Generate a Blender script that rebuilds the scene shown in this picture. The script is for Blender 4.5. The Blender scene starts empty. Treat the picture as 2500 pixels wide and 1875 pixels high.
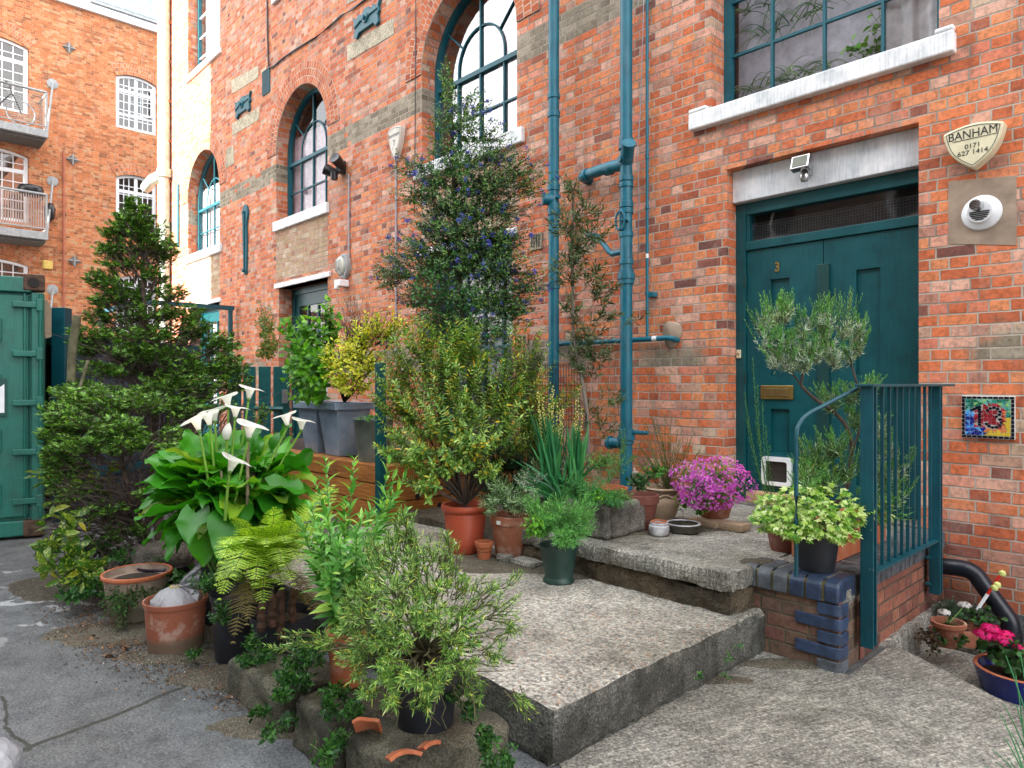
import bpy, bmesh, math, random
import numpy as np
from mathutils import Vector, Matrix, noise as mnoise
random.seed(7); RNG = np.random.default_rng(11)
R = math.radians
scene = bpy.context.scene
COL = scene.collection
# ---------------------------------------------------------------- camera frame (metres; z=0 is the yard paving)
CAMZ = 1.42
SN, CS = math.sin(R(46.6)), math.cos(R(46.6))
FW = (-SN, CS); RT = (CS, SN); FL = 1692.0
WY = 5.2            # plane of the long brick front
def at(px, py, f):
    """point seen at photo pixel (2500 wide) at forward depth f"""
    r = (px-1250)/FL*f
    return Vector((FW[0]*f+RT[0]*r, FW[1]*f+RT[1]*r, CAMZ+(937.5-py)/FL*f))
def on_y(px, py, y=WY):
    return at(px, py, y/(FW[1]+RT[1]*(px-1250)/FL))
def on_x(px, py, x):
    return at(px, py, x/(FW[0]+RT[0]*(px-1250)/FL))
def on_z(px, py, z):
    return at(px, py, (CAMZ-z)*FL/(py-937.5))
# ---------------------------------------------------------------- mesh building
class MB:
    def __init__(s): s.v=[]; s.f=[]; s.m=[]; s.uv=None
    def add(s, vs, fs, mi=0):
        b=len(s.v); s.v += [tuple(v) for v in vs]; s.f += [tuple(i+b for i in f) for f in fs]; s.m += [mi]*len(fs); return s
    def box(s, lo, hi, mi=0, M=None):
        x0,y0,z0=lo; x1,y1,z1=hi
        vs=[Vector(p) for p in ((x0,y0,z0),(x1,y0,z0),(x1,y1,z0),(x0,y1,z0),(x0,y0,z1),(x1,y0,z1),(x1,y1,z1),(x0,y1,z1))]
        if M is not None: vs=[M@v for v in vs]
        return s.add(vs, [(0,3,2,1),(4,5,6,7),(0,1,5,4),(1,2,6,5),(2,3,7,6),(3,0,4,7)], mi)
    def tube(s, pts, rad, n=8, mi=0, cap=True):
        pts=[Vector(p) for p in pts]; k=len(pts)
        if not hasattr(rad,'__len__'): rad=[rad]*k
        rings=[]; up=None
        for i,p in enumerate(pts):
            t=(pts[min(i+1,k-1)]-pts[max(i-1,0)])
            if t.length<1e-9: t=Vector((0,0,1))
            t.normalize()
            if up is None:
                up = Vector((0,0,1)) if abs(t.z)<.9 else Vector((1,0,0))
            a=t.cross(up)
            if a.length<1e-6: a=t.cross(Vector((1,0,0)) if abs(t.x)<.9 else Vector((0,1,0)))
            a.normalize(); b=t.cross(a); up=-b if False else up
            rings.append([p+a*math.cos(2*math.pi*j/n)*rad[i]+b*math.sin(2*math.pi*j/n)*rad[i] for j in range(n)])
        vs=[v for r in rings for v in r]; fs=[]
        for i in range(k-1):
            for j in range(n):
                fs.append((i*n+j, i*n+(j+1)%n, (i+1)*n+(j+1)%n, (i+1)*n+j))
        if cap: fs.append(tuple(range(n))[::-1]); fs.append(tuple((k-1)*n+j for j in range(n)))
        return s.add(vs, fs, mi)
    def lathe(s, prof, c=(0,0,0), n=32, mi=0, wob=0, sx=1, sy=1, cap=True):
        """prof: (r,z) list"""
        c=Vector(c); vs=[]; fs=[]; k=len(prof)
        for i,(r,z) in enumerate(prof):
            for j in range(n):
                a=2*math.pi*j/n; rr=r*(1+wob*math.sin(3*a+i*.5))
                vs.append(c+Vector((math.cos(a)*rr*sx, math.sin(a)*rr*sy, z)))
        for i in range(k-1):
            for j in range(n):
                fs.append((i*n+j, i*n+(j+1)%n, (i+1)*n+(j+1)%n, (i+1)*n+j))
        if cap and prof[0][0]>1e-5: fs.append(tuple(range(n))[::-1])
        if cap and prof[-1][0]>1e-5: fs.append(tuple((k-1)*n+j for j in range(n)))
        return s.add(vs, fs, mi)
    def prism(s, poly, o, ax, ay, az, d, mi=0):
        """poly in (a,b) coords of axes ax, ay; extruded d along az"""
        o=Vector(o); ax=Vector(ax); ay=Vector(ay); az=Vector(az); n=len(poly)
        vs=[o+ax*p[0]+ay*p[1] for p in poly]+[o+ax*p[0]+ay*p[1]+az*d for p in poly]
        fs=[tuple(range(n)), tuple(range(2*n-1,n-1,-1))]+[(i,n+i,n+(i+1)%n,(i+1)%n) for i in range(n)]
        return s.add(vs, fs, mi)
    def make(s, name, mats, parent=None, smooth=False, bevel=0, seg=2, sub=0, ang=None):
        me=bpy.data.meshes.new(name); me.from_pydata(s.v, [], s.f)
        if not isinstance(mats,(list,tuple)): mats=[mats]
        for m in mats: me.materials.append(m)
        if len(mats)>1: me.polygons.foreach_set('material_index', s.m)
        bm=bmesh.new(); bm.from_mesh(me); bmesh.ops.recalc_face_normals(bm, faces=bm.faces); bm.to_mesh(me); bm.free()
        if smooth: me.polygons.foreach_set('use_smooth',[True]*len(me.polygons))
        if smooth and ang: 
            try: me.set_sharp_from_angle(angle=R(ang))
            except Exception: pass
        o=link(name, me, parent)
        if bevel:
            b=o.modifiers.new('bevel','BEVEL'); b.width=bevel; b.segments=seg; b.limit_method='ANGLE'; b.angle_limit=R(35)
        if sub:
            b=o.modifiers.new('sub','SUBSURF'); b.levels=sub; b.render_levels=sub
        return o
def link(name, me, parent=None):
    o=bpy.data.objects.new(name, me); COL.objects.link(o)
    if parent is not None:
        o.parent=parent
        r=parent; off=Vector((0,0,0))
        while r is not None and r.type=='EMPTY' and r.parent is None: off=r.location.copy(); break
        if parent.type=='EMPTY': o.location=-off
    return o
def tag(o, label=None, cat=None, group=None, kind=None):
    if label: o['label']=label
    if cat: o['category']=cat
    if group: o['group']=group
    if kind: o['kind']=kind
    return o
def thing(name, loc, label, cat, group=None):
    o=bpy.data.objects.new(name, None); o.empty_display_size=.1; COL.objects.link(o); o.location=Vector(loc)
    return tag(o, label, cat, group)
def dup(root, loc, rz=0, label=None, sc=1):
    r=root.copy(); COL.objects.link(r); r.location=Vector(loc); r.rotation_euler=(0,0,rz); r.scale=(sc,)*3
    if label: r['label']=label
    def rec(a,b):
        for ch in list(a.children):
            c=ch.copy(); COL.objects.link(c); c.parent=b; rec(ch,c)
    rec(root,r); return r
def fast_mesh(name, V, sizes, idx, mats, parent=None, smooth=False, mi=None):
    me=bpy.data.meshes.new(name)
    me.vertices.add(len(V)); me.vertices.foreach_set('co', np.ascontiguousarray(V,dtype=np.float32).ravel())
    me.loops.add(len(idx)); me.loops.foreach_set('vertex_index', np.asarray(idx,dtype=np.int32))
    sizes=np.asarray(sizes,dtype=np.int32); st=np.concatenate([[0],np.cumsum(sizes)[:-1]]).astype(np.int32)
    me.polygons.add(len(sizes)); me.polygons.foreach_set('loop_start', st)
    try: me.polygons.foreach_set('loop_total', sizes)
    except Exception: pass
    if not isinstance(mats,(list,tuple)): mats=[mats]
    for m in mats: me.materials.append(m)
    if mi is not None: me.polygons.foreach_set('material_index', np.asarray(mi,dtype=np.int32))
    if smooth: me.polygons.foreach_set('use_smooth', np.ones(len(sizes),dtype=bool))
    me.update(calc_edges=True); me.validate()
    return link(name, me, parent)
def rot_to(d):
    return Vector((0,0,1)).rotation_difference(Vector(d).normalized()).to_matrix().to_4x4()
# ---------------------------------------------------------------- materials
class NT:
    def __init__(s, m): s.t=m.node_tree; s.t.nodes.clear()
    def n(s, ty, ins=None, **kw):
        nd=s.t.nodes.new(ty)
        for k,v in kw.items(): setattr(nd,k,v)
        if ins:
            for k,v in ins.items(): s.set(nd.inputs[k], v)
        return nd
    def set(s, sock, v):
        if isinstance(v, bpy.types.NodeSocket): s.t.links.new(v, sock)
        else:
            if sock.type=='RGBA' and len(v)==3: v=(*v,1)
            sock.default_value=v
    def m(s, op, a, b=None, c=None, clamp=False):
        nd=s.t.nodes.new('ShaderNodeMath'); nd.operation=op; nd.use_clamp=clamp
        for i,x in enumerate((a,b,c)):
            if x is not None: s.set(nd.inputs[i], x)
        return nd.outputs[0]
    def mix(s, f, a, b, mode='MIX'):
        nd=s.t.nodes.new('ShaderNodeMix'); nd.data_type='RGBA'; nd.blend_type=mode
        s.set(nd.inputs[0], f); s.set(nd.inputs[6], a); s.set(nd.inputs[7], b); return nd.outputs[2]
    def ramp(s, f, stops, interp='LINEAR'):
        nd=s.t.nodes.new('ShaderNodeValToRGB'); cr=nd.color_ramp; cr.interpolation=interp
        while len(cr.elements)<len(stops): cr.elements.new(.5)
        for e,(p,c) in zip(cr.elements, stops):
            e.position=p; e.color=(*c,1) if hasattr(c,'__len__') else (c,c,c,1)
        s.set(nd.inputs[0], f); return nd.outputs[0]
    def noise(s, vec, sc, det=4, ro=.55, dim='3D', dist=0):
        nd=s.n('ShaderNodeTexNoise', noise_dimensions=dim); s.set(nd.inputs['Vector'],vec)
        nd.inputs['Scale'].default_value=sc; nd.inputs['Detail'].default_value=det; nd.inputs['Roughness'].default_value=ro
        nd.inputs['Distortion'].default_value=dist
        return nd.outputs['Fac']
    def vor(s, vec, sc, feat='F1'):
        nd=s.n('ShaderNodeTexVoronoi', feature=feat); s.set(nd.inputs['Vector'],vec); nd.inputs['Scale'].default_value=sc; return nd
    def sstep(s, x, a, b):
        nd=s.t.nodes.new('ShaderNodeMapRange'); nd.interpolation_type='SMOOTHSTEP'
        s.set(nd.inputs[0],x); nd.inputs[1].default_value=a; nd.inputs[2].default_value=b
        nd.inputs[3].default_value=0; nd.inputs[4].default_value=1; return nd.outputs[0]
    def obj(s): return s.n('ShaderNodeTexCoord').outputs['Object']
    def xyz(s, v):
        nd=s.n('ShaderNodeSeparateXYZ'); s.set(nd.inputs[0],v); return nd.outputs
    def comb(s, x, y, z=0.0):
        nd=s.n('ShaderNodeCombineXYZ'); s.set(nd.inputs[0],x); s.set(nd.inputs[1],y); s.set(nd.inputs[2],z); return nd.outputs[0]
    def bump(s, h, dist=.005, st=1.0, nrm=None):
        nd=s.n('ShaderNodeBump'); s.set(nd.inputs['Height'],h); nd.inputs['Distance'].default_value=dist; nd.inputs['Strength'].default_value=st
        if nrm is not None: s.set(nd.inputs['Normal'],nrm)
        return nd.outputs[0]
    def gam(s, c, g):
        nd=s.n('ShaderNodeGamma'); s.set(nd.inputs[0],c); nd.inputs[1].default_value=g; return nd.outputs[0]
    def out(s, sh): 
        o=s.n('ShaderNodeOutputMaterial'); s.t.links.new(sh, o.inputs[0])
    def bsdf(s, col, ro=.6, bump=None, metal=0, spec=.5, **kw):
        nd=s.n('ShaderNodeBsdfPrincipled'); s.set(nd.inputs['Base Color'],col); s.set(nd.inputs['Roughness'],ro)
        s.set(nd.inputs['Metallic'],metal); nd.inputs['Specular IOR Level'].default_value=spec
        if bump is not None: s.set(nd.inputs['Normal'],bump)
        for k,v in kw.items(): s.set(nd.inputs[k],v)
        return nd.outputs[0]
def newmat(name):
    m=bpy.data.materials.new(name); m.use_nodes=True; return m, NT(m)

def brick_mat(name, ramp, mortar=(.50,.43,.36), bands=(), band_ramp=None, rects=(), H=.075, L=.225, uvmap=False,
              soot=.35, dirt=.5, white=.25, offx=0.0, bumpd=.006, ring=False, varn=.5, lowdark=0, mort2=None):
    m,t=newmat(name)
    if uvmap:
        co=t.n('ShaderNodeTexCoord').outputs['UV']; xyz=t.xyz(co); u0,v0=xyz[0],xyz[1]; oc=t.obj(); X=None; Z=t.xyz(oc)[2]; P=oc
    else:
        P=t.obj(); xyz=t.xyz(P); u0=t.m('ADD',xyz[0],xyz[1]); v0=xyz[2]; X=xyz[0]; Z=xyz[2]
    wob=t.noise(t.comb(u0,v0,0),1.2,2); 
    v1=t.m('ADD',v0,t.m('MULTIPLY',t.m('SUBTRACT',wob,.5),.012))
    jit=t.noise(t.comb(u0,v0,0),14,2)
    v=t.m('ADD',t.m('DIVIDE',v1,H),t.m('MULTIPLY',t.m('SUBTRACT',jit,.5),.10))
    row=t.m('FLOOR',v); par=t.m('FLOORED_MODULO',row,2.0)
    wn=t.n('ShaderNodeTexWhiteNoise',noise_dimensions='1D'); t.set(wn.inputs['W'],row)
    if ring: w=L; par=0.0; off=t.m('MULTIPLY',t.m('FLOORED_MODULO',row,2.0),.5)
    else:
        w=t.m('SUBTRACT',L,t.m('MULTIPLY',par,L/2)); off=t.m('ADD',t.m('MULTIPLY',par,.5),t.m('MULTIPLY',wn.outputs[0],.22))
    uj=t.m('ADD',t.m('ADD',u0,offx),t.m('MULTIPLY',t.m('SUBTRACT',t.noise(t.comb(v0,u0,3.1),11,2),.5),.012))
    uo=t.m('ADD',t.m('DIVIDE',uj,w),off); col=t.m('FLOOR',uo)
    fu=t.m('MULTIPLY',t.m('FRACT',uo),w); fv=t.m('MULTIPLY',t.m('FRACT',v),H)
    e=t.m('MINIMUM',t.m('MINIMUM',fu,t.m('SUBTRACT',w,fu)),t.m('MINIMUM',fv,t.m('SUBTRACT',H,fv)))
    e=t.m('ADD',e,t.m('MULTIPLY',t.m('SUBTRACT',t.noise(P,75,3),.5),.0055))
    bm=t.sstep(e,.0035,.0068)
    wn2=t.n('ShaderNodeTexWhiteNoise',noise_dimensions='3D'); t.set(wn2.inputs['Vector'],t.comb(col,row,7.0))
    rv=wn2.outputs['Value']; rc=t.xyz(wn2.outputs['Color'])
    cl=t.noise(P,.9,2)
    rv2=t.m('ADD',t.m('ADD',t.m('MULTIPLY',rv,.95),.025),t.m('MULTIPLY',t.m('SUBTRACT',cl,.5),varn*.45),clamp=True)
    c=t.ramp(rv2,ramp)
    if bands or rects:
        mask=None
        for a,b in bands:
            k=t.m('MULTIPLY',t.m('GREATER_THAN',row,a/H-.5),t.m('LESS_THAN',row,b/H-.5)); mask=k if mask is None else t.m('MAXIMUM',mask,k)
        bc=t.ramp(rc[0],band_ramp or [(0,(.20,.165,.12)),(.4,(.30,.26,.19)),(.75,(.36,.31,.235)),(1,(.42,.36,.28))])
        bfac=t.m('MULTIPLY',t.m('MULTIPLY',mask,t.m('GREATER_THAN',rc[1],.06)),t.m('MAXIMUM',t.m('GREATER_THAN',Z,3.0),t.sstep(t.noise(P,.9,3),.47,.55))) if mask is not None else None
        if mask is not None: c=t.mix(bfac,c,bc)
        for (xa,xb,za,zb) in rects:
            k=t.m('MULTIPLY',t.m('MULTIPLY',t.m('GREATER_THAN',X,xa),t.m('LESS_THAN',X,xb)),t.m('MULTIPLY',t.m('GREATER_THAN',Z,za),t.m('LESS_THAN',Z,zb)))
            pc=t.ramp(rc[2],[(0,(.42,.27,.15)),(.35,(.5,.36,.23)),(.6,(.46,.27,.17)),(.8,(.58,.47,.35)),(1,(.40,.17,.10))])
            c=t.mix(k,c,pc)
    # in-brick variation
    n1=t.noise(P,38,4,.6); n2=t.noise(P,7,4,.6)
    c=t.mix(1.0,c,t.ramp(n1,[(.28,(.62,.62,.62)),(.5,(1,1,1)),(.75,(1.28,1.22,1.2))]),'MULTIPLY')
    c=t.mix(t.m('MULTIPLY',t.sstep(n2,.54,.72),white),c,(.62,.47,.40))
    c=t.mix(t.m('MULTIPLY',t.sstep(t.noise(P,2.3,5,.65),.5,.72),soot),c,t.mix(1.0,c,(.30,.24,.23),'MULTIPLY'))
    if not uvmap:
        st_=t.noise(t.comb(t.m('MULTIPLY',u0,7.0),t.m('MULTIPLY',v0,.55)),1.6,5,.65); c=t.mix(t.m('MULTIPLY',t.sstep(st_,.52,.72),.38),c,(.10,.075,.065)); c=t.mix(t.m('MULTIPLY',t.sstep(t.noise(t.comb(t.m('MULTIPLY',u0,3.0),t.m('MULTIPLY',v0,1.6),5.0),1.3,5,.6),.56,.74),.30),c,(.62,.50,.42))
    specks=t.m('GREATER_THAN',t.noise(P,120,2,.5),.70); c=t.mix(t.m('MULTIPLY',specks,.6),c,(.07,.035,.03))
    mc=t.mix(t.sstep(t.noise(P,3.5,4),.4,.65),mortar,mort2 or tuple(x*.55 for x in mortar))
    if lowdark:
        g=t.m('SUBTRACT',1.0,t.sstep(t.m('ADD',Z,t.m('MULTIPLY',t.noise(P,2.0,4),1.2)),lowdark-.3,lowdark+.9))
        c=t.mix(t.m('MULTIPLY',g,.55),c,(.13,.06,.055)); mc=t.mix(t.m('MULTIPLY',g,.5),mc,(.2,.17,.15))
    c=t.mix(bm,mc,c); c=t.gam(c,1.06)
    h=t.m('ADD',bm,t.m('MULTIPLY',n1,.35))
    t.out(t.bsdf(c,t.m('ADD',.72,t.m('MULTIPLY',n1,.2)),t.bump(h,bumpd,.9),spec=.25))
    return m
RED=[(0,(.20,.09,.075)),(.03,(.32,.12,.085)),(.07,(.50,.14,.065)),(.34,(.68,.20,.085)),(.56,(.74,.30,.14)),(.70,(.64,.22,.14)),(.82,(.74,.44,.33)),(.92,(.46,.22,.16)),(1,(.62,.48,.34))]
def paint_mat(name, col, ro=.35, wear=.15, chip=(.35,.4,.38), bd=.0015, streak=0):
    m,t=newmat(name); P=t.obj()
    n=t.noise(P,6,5,.6); n2=t.noise(P,60,3); xz_=t.xyz(P); br=t.noise(t.comb(t.m('MULTIPLY',xz_[0],30.0),t.m('MULTIPLY',xz_[1],30.0),t.m('MULTIPLY',xz_[2],2.2)),3,4,.6)
    c=t.mix(1.0,col,t.ramp(t.m('ADD',t.m('MULTIPLY',n,.6),t.m('MULTIPLY',br,.4)),[(.3,(.55,.6,.62)),(.5,(1,1,1)),(.7,(1.35,1.28,1.22))]),'MULTIPLY')
    c=t.mix(t.m('MULTIPLY',t.sstep(t.noise(P,25,6,.7),.66,.72),wear),c,chip)
    if streak:
        xyz=t.xyz(P); s=t.noise(t.comb(t.m('MULTIPLY',xyz[0],9.0),t.m('MULTIPLY',xyz[1],9.0),t.m('MULTIPLY',xyz[2],.9)),2.5,4)
        c=t.mix(t.m('MULTIPLY',t.sstep(s,.5,.75),streak),c,chip)
    t.out(t.bsdf(c,t.m('ADD',ro,t.m('MULTIPLY',n,.15)),t.bump(n2,bd,.5))); return m
def simple_mat(name, col, ro=.5, metal=0, bd=0, bs=40, var=.25, spec=.5, **kw):
    m,t=newmat(name); P=t.obj(); n=t.noise(P,bs*.3,4); 
    c=t.mix(1.0,col,t.ramp(n,[(.3,(1-var,)*3),(.7,(1+var*.6,)*3)]),'MULTIPLY')
    b=t.bump(t.noise(P,bs,4),bd,.8) if bd else None
    t.out(t.bsdf(c,ro,b,metal,spec,**kw)); return m
def concrete_mat(name, base=(.27,.265,.25), agg=.5, moss=.25, dark=.3, sc=1.0, pale=0, aggcol=True, grime=0, seed=0.0, streak=0, fine=1.0):
    m,t=newmat(name); P0=t.obj(); mp=t.n('ShaderNodeMapping'); t.set(mp.inputs[0],P0); mp.inputs['Location'].default_value=(seed,seed*.7,0); P=mp.outputs[0]
    nL=t.noise(P,1.1*sc,5,.6); nM=t.noise(P,6*sc,6,.65); nF=t.noise(P,90*sc,4,.7)
    c=t.mix(1.0,base,t.ramp(nM,[(.25,(.55,.55,.55)),(.5,(1,1,1)),(.75,(1.3,1.3,1.28))]),'MULTIPLY')
    c=t.mix(1.0,c,t.ramp(t.noise(P,.55,5,.7),[(.32,(.62,.61,.57)),(.5,(1,1,1)),(.66,(1.22,1.2,1.16))]),'MULTIPLY')
    c=t.mix(fine,c,t.ramp(nF,[(.32,(.38,.38,.38)),(.5,(1,1,1)),(.64,(1.75,1.73,1.68))]),'MULTIPLY')
    if streak:
        xyz=t.xyz(P); u_=t.m('ADD',t.m('MULTIPLY',xyz[0],.35),t.m('MULTIPLY',xyz[1],.94)); v_=t.m('SUBTRACT',t.m('MULTIPLY',xyz[0],.94),t.m('MULTIPLY',xyz[1],.35))
        sk_=t.noise(t.comb(t.m('MULTIPLY',u_,2.5),t.m('MULTIPLY',v_,26.0)),3,6,.75); c=t.mix(streak,c,t.mix(1.0,c,t.ramp(sk_,[(.35,(.45,.45,.44)),(.5,(1,1,1)),(.65,(1.5,1.5,1.48))]),'MULTIPLY'))
    vo=t.vor(P,70*sc); rc=t.xyz(vo.outputs['Color'])
    pc=t.ramp(rc[0],[(0,(.10,.09,.085)),(.3,(.24,.22,.19)),(.55,(.40,.36,.30)),(.72,(.42,.24,.13)),(.86,(.55,.52,.46)),(1,(.30,.14,.08))]) if aggcol else t.ramp(rc[0],[(0,(.08,.08,.08)),(1,(.5,.49,.46))])
    pm=t.m('MULTIPLY',t.m('SUBTRACT',1.0,t.sstep(vo.outputs['Distance'],.25,.5)),t.m('GREATER_THAN',rc[1],.42))
    c=t.mix(t.m('MULTIPLY',pm,agg),c,pc)
    c=t.mix(t.m('MULTIPLY',t.sstep(nL,.44,.62),dark),c,t.mix(1.0,c,(.42,.40,.36),'MULTIPLY'))
    c=t.mix(t.m('MULTIPLY',t.sstep(t.noise(P,2.1*sc,6,.65),.53,.72),moss),c,(.07,.085,.03))
    if grime:
        c=t.mix(t.m('MULTIPLY',t.sstep(t.noise(P,3.7,6,.7),.40,.62),grime),c,(.035,.035,.028))
    if pale:
        pw=t.m('MULTIPLY',t.sstep(t.noise(P,2.6,3,.5,dist=1.5),.56,.6),t.sstep(t.noise(P,.7,1),.5,.62)); c=t.mix(t.m('MULTIPLY',pw,pale),c,(.55,.56,.56))
    c=t.gam(c,1.12)
    h=t.m('ADD',t.m('MULTIPLY',nF,.6*fine),t.m('ADD',t.m('MULTIPLY',nM,1.4),t.m('MULTIPLY',pm,.5)))
    t.out(t.bsdf(c,.85,t.bump(h,.011,.9),spec=.25)); return m
def leaf_mat(name, cols, ro=.45, trans=.3, pos=None, spec=.4, vein=0, spot=None, back=None, tcol=(1.5,1.55,.7), gm=1.22):
    """cols: ramp stops picked by a random number per leaf"""
    m,t=newmat(name); g=t.n('ShaderNodeNewGeometry'); rv=g.outputs['Random Per Island']
    c=t.ramp(rv,cols); P=t.obj()
    c=t.mix(1.0,c,t.ramp(t.noise(P,5,3),[(.3,(.7,.74,.66)),(.55,(1,1,1)),(.75,(1.28,1.22,1.05))]),'MULTIPLY')
    if spot:
        c=t.mix(t.sstep(t.noise(P,spot[1],2),.55,.6),c,spot[0])
    if back: c=t.mix(g.outputs['Backfacing'],c,back)
    c=t.gam(c,gm); a=t.bsdf(c,ro,None,0,spec); tr=t.n('ShaderNodeBsdfTranslucent'); t.set(tr.inputs[0],t.mix(1.0,c,tcol,'MULTIPLY'))
    mx=t.n('ShaderNodeMixShader'); mx.inputs[0].default_value=trans; t.t.links.new(a,mx.inputs[1]); t.t.links.new(tr.outputs[0],mx.inputs[2])
    t.out(mx.outputs[0]); return m
def glass_mat(name, tint=(.75,.8,.82), ro=.02, ior=1.5, fac=.0):
    m,t=newmat(name); P=t.obj()
    tr=t.n('ShaderNodeBsdfTransparent'); t.set(tr.inputs[0],tint)
    gl=t.n('ShaderNodeBsdfGlossy'); t.set(gl.inputs[0],(1,1,1)); gl.inputs['Roughness'].default_value=ro
    nb=t.bump(t.noise(P,2.2,2),.01,.25); t.set(gl.inputs['Normal'],nb)
    fr=t.n('ShaderNodeFresnel'); fr.inputs[0].default_value=ior
    g_=t.n('ShaderNodeNewGeometry'); f=t.m('MULTIPLY',t.m('ADD',fr.outputs[0],fac,clamp=True),t.m('SUBTRACT',1.0,g_.outputs['Backfacing']))
    mx=t.n('ShaderNodeMixShader'); t.set(mx.inputs[0],f); t.t.links.new(tr.outputs[0],mx.inputs[1]); t.t.links.new(gl.outputs[0],mx.inputs[2])
    t.out(mx.outputs[0]); return m
M={}
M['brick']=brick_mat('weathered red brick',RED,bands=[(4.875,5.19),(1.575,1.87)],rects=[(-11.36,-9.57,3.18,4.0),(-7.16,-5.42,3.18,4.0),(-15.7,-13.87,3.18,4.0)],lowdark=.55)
M['ring']=brick_mat('arch brick',mortar=(.62,.52,.42),ramp=[(0,(.3,.08,.05)),(.3,(.5,.13,.055)),(.7,(.58,.19,.085)),(1,(.5,.24,.16))],H=.115,L=.078,uvmap=True,ring=True,soot=.15,bumpd=.004)
ORG=[(0,(.30,.11,.05)),(.12,(.42,.15,.06)),(.35,(.58,.185,.07)),(.7,(.64,.235,.095)),(.92,(.60,.31,.16)),(1,(.52,.34,.18))]
M['orange']=brick_mat('orange stock brick',ORG,mortar=(.50,.36,.24),soot=.3,white=.12,varn=.55)
M['orange_ring']=brick_mat('orange arch brick',ORG,H=.115,L=.078,uvmap=True,ring=True,soot=.1)
M['pier']=brick_mat('brown pier brick',[(0,(.07,.05,.04)),(.4,(.15,.10,.075)),(.7,(.20,.13,.09)),(1,(.2,.09,.075))],mortar=(.16,.14,.10),soot=.4,white=.1,L=.225)
M['pier_side']=brick_mat('plum pier brick',[(0,(.10,.05,.045)),(.5,(.24,.10,.075)),(1,(.32,.14,.09))],mortar=(.15,.12,.09),soot=.3,white=.1)
M['purple']=brick_mat('grey brown brick',[(0,(.06,.05,.05)),(1,(.2,.15,.12))],mortar=(.2,.18,.15))
M['blue']=simple_mat('blue engineering brick',(.030,.052,.105),.40,0,.002,60,.5)
M['blue2']=simple_mat('weathered blue engineering brick',(.085,.10,.115),.6,0,.003,60,.6)
M['mossy']=simple_mat('mossy mortar',(.17,.155,.07),.95,0,.006,40,.5)
M['pipe']=paint_mat('teal pipe paint',(.001,.125,.185),.38,.18,bd=.001,streak=.12)
M['door']=paint_mat('dark teal door paint',(.001,.072,.085),.30,.05,bd=.002)
M['doord']=paint_mat('darker teal paint',(.004,.045,.045),.35,.05)
M['rail']=paint_mat('teal railing paint',(.001,.065,.090),.38,.3)
M['frame']=paint_mat('teal window paint',(.002,.095,.130),.42,.15,bd=.001)
M['white']=paint_mat('white sill paint',(.80,.81,.82),.6,.25,(.5,.48,.43),.003,.03)
M['greyw']=paint_mat('grey white lintel paint',(.68,.70,.73),.6,.04,(.4,.4,.4),.002,.0)
M['upvc']=simple_mat('white window frame',(.82,.84,.86),.4,var=.05)
M['stone']=concrete_mat('pale lintel stone',(.52,.47,.37),.02,.0,.15,aggcol=False)
M['cement']=simple_mat('tan cement render',(.36,.27,.20),.9,0,.004,22,.35)
M['glass']=glass_mat('window glass',(.8,.84,.85),.01,1.5,.05)
M['glass_sky']=glass_mat('sky reflecting old glass',(.8,.82,.84),.01,1.5,.22)
M['glass_dim']=glass_mat('dusty window glass',(.85,.86,.88),.04,1.45,.03)
M['black']=simple_mat('black plastic',(.012,.012,.014),.35)
M['dark']=simple_mat('dark interior',(.02,.018,.016),.9)
M['steel']=simple_mat('galvanised grey steel',(.32,.34,.35),.45,.6)
M['grey']=simple_mat('grey painted metal',(.32,.33,.33),.5)
M['conduit']=simple_mat('grey conduit plastic',(.36,.36,.40),.5)
M['cream']=simple_mat('cream alarm plastic',(.74,.68,.47),.4,var=.12)
M['ink']=simple_mat('black lettering',(.012,.014,.02),.5)
M['brass']=simple_mat('aged brass',(.42,.29,.10),.38,.9,.001)
M['chrome']=simple_mat('silver metal',(.6,.6,.6),.25,1)
M['wood']=simple_mat('dark wood',(.07,.045,.03),.8,0,.004,30)
M['curtain']=simple_mat('pink net curtain',(.80,.58,.60),.9)
M['curtain2']=simple_mat('white net curtain',(.82,.80,.76),.9)
EXPO=2.15
# ================================================================ helpers for fronts
def arch_pts(cx, hw, z0, zs, n=20, r=None, seg=None):
    """closed outline: up the right side, over, down the left"""
    pts=[(cx-hw,z0),(cx+hw,z0),(cx+hw,zs)]
    if seg is None:
        pts+=[(cx+hw*math.cos(a),zs+hw*math.sin(a)) for a in [math.pi*i/n for i in range(1,n)]]
    else:   # segmental head of rise seg
        Rr=(hw*hw+seg*seg)/(2*seg); a0=math.asin(hw/Rr)
        pts+=[(cx+Rr*math.sin(a0-2*a0*i/n), zs+seg-Rr+Rr*math.cos(a0-2*a0*i/n)) for i in range(1,n)]
    return pts+[(cx-hw,zs)]
def sheet(outer, holes, depth, mp):
    """flat plate with holes; mp maps (a,b,t) to world"""
    cu=bpy.data.curves.new('tmp','CURVE'); cu.dimensions='2D'; cu.fill_mode='BOTH'; cu.extrude=depth/2
    for poly in [outer]+list(holes):
        sp=cu.splines.new('POLY'); sp.points.add(len(poly)-1); sp.use_cyclic_u=True
        for p,q in zip(sp.points,poly): p.co=(q[0],q[1],0,1)
    ob=bpy.data.objects.new('tmp',cu); COL.objects.link(ob)
    dg=bpy.context.evaluated_depsgraph_get(); me=bpy.data.meshes.new_from_object(ob.evaluated_get(dg))
    bpy.data.objects.remove(ob); bpy.data.curves.remove(cu)
    b=MB(); b.v=[tuple(mp(v.co.x,v.co.y,v.co.z+depth/2)) for v in me.vertices]; b.f=[tuple(p.vertices) for p in me.polygons]; b.m=[0]*len(b.f)
    bpy.data.meshes.remove(me); return b
def ywall(y0): return lambda a,b,t: (a,y0+t,b)
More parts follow.
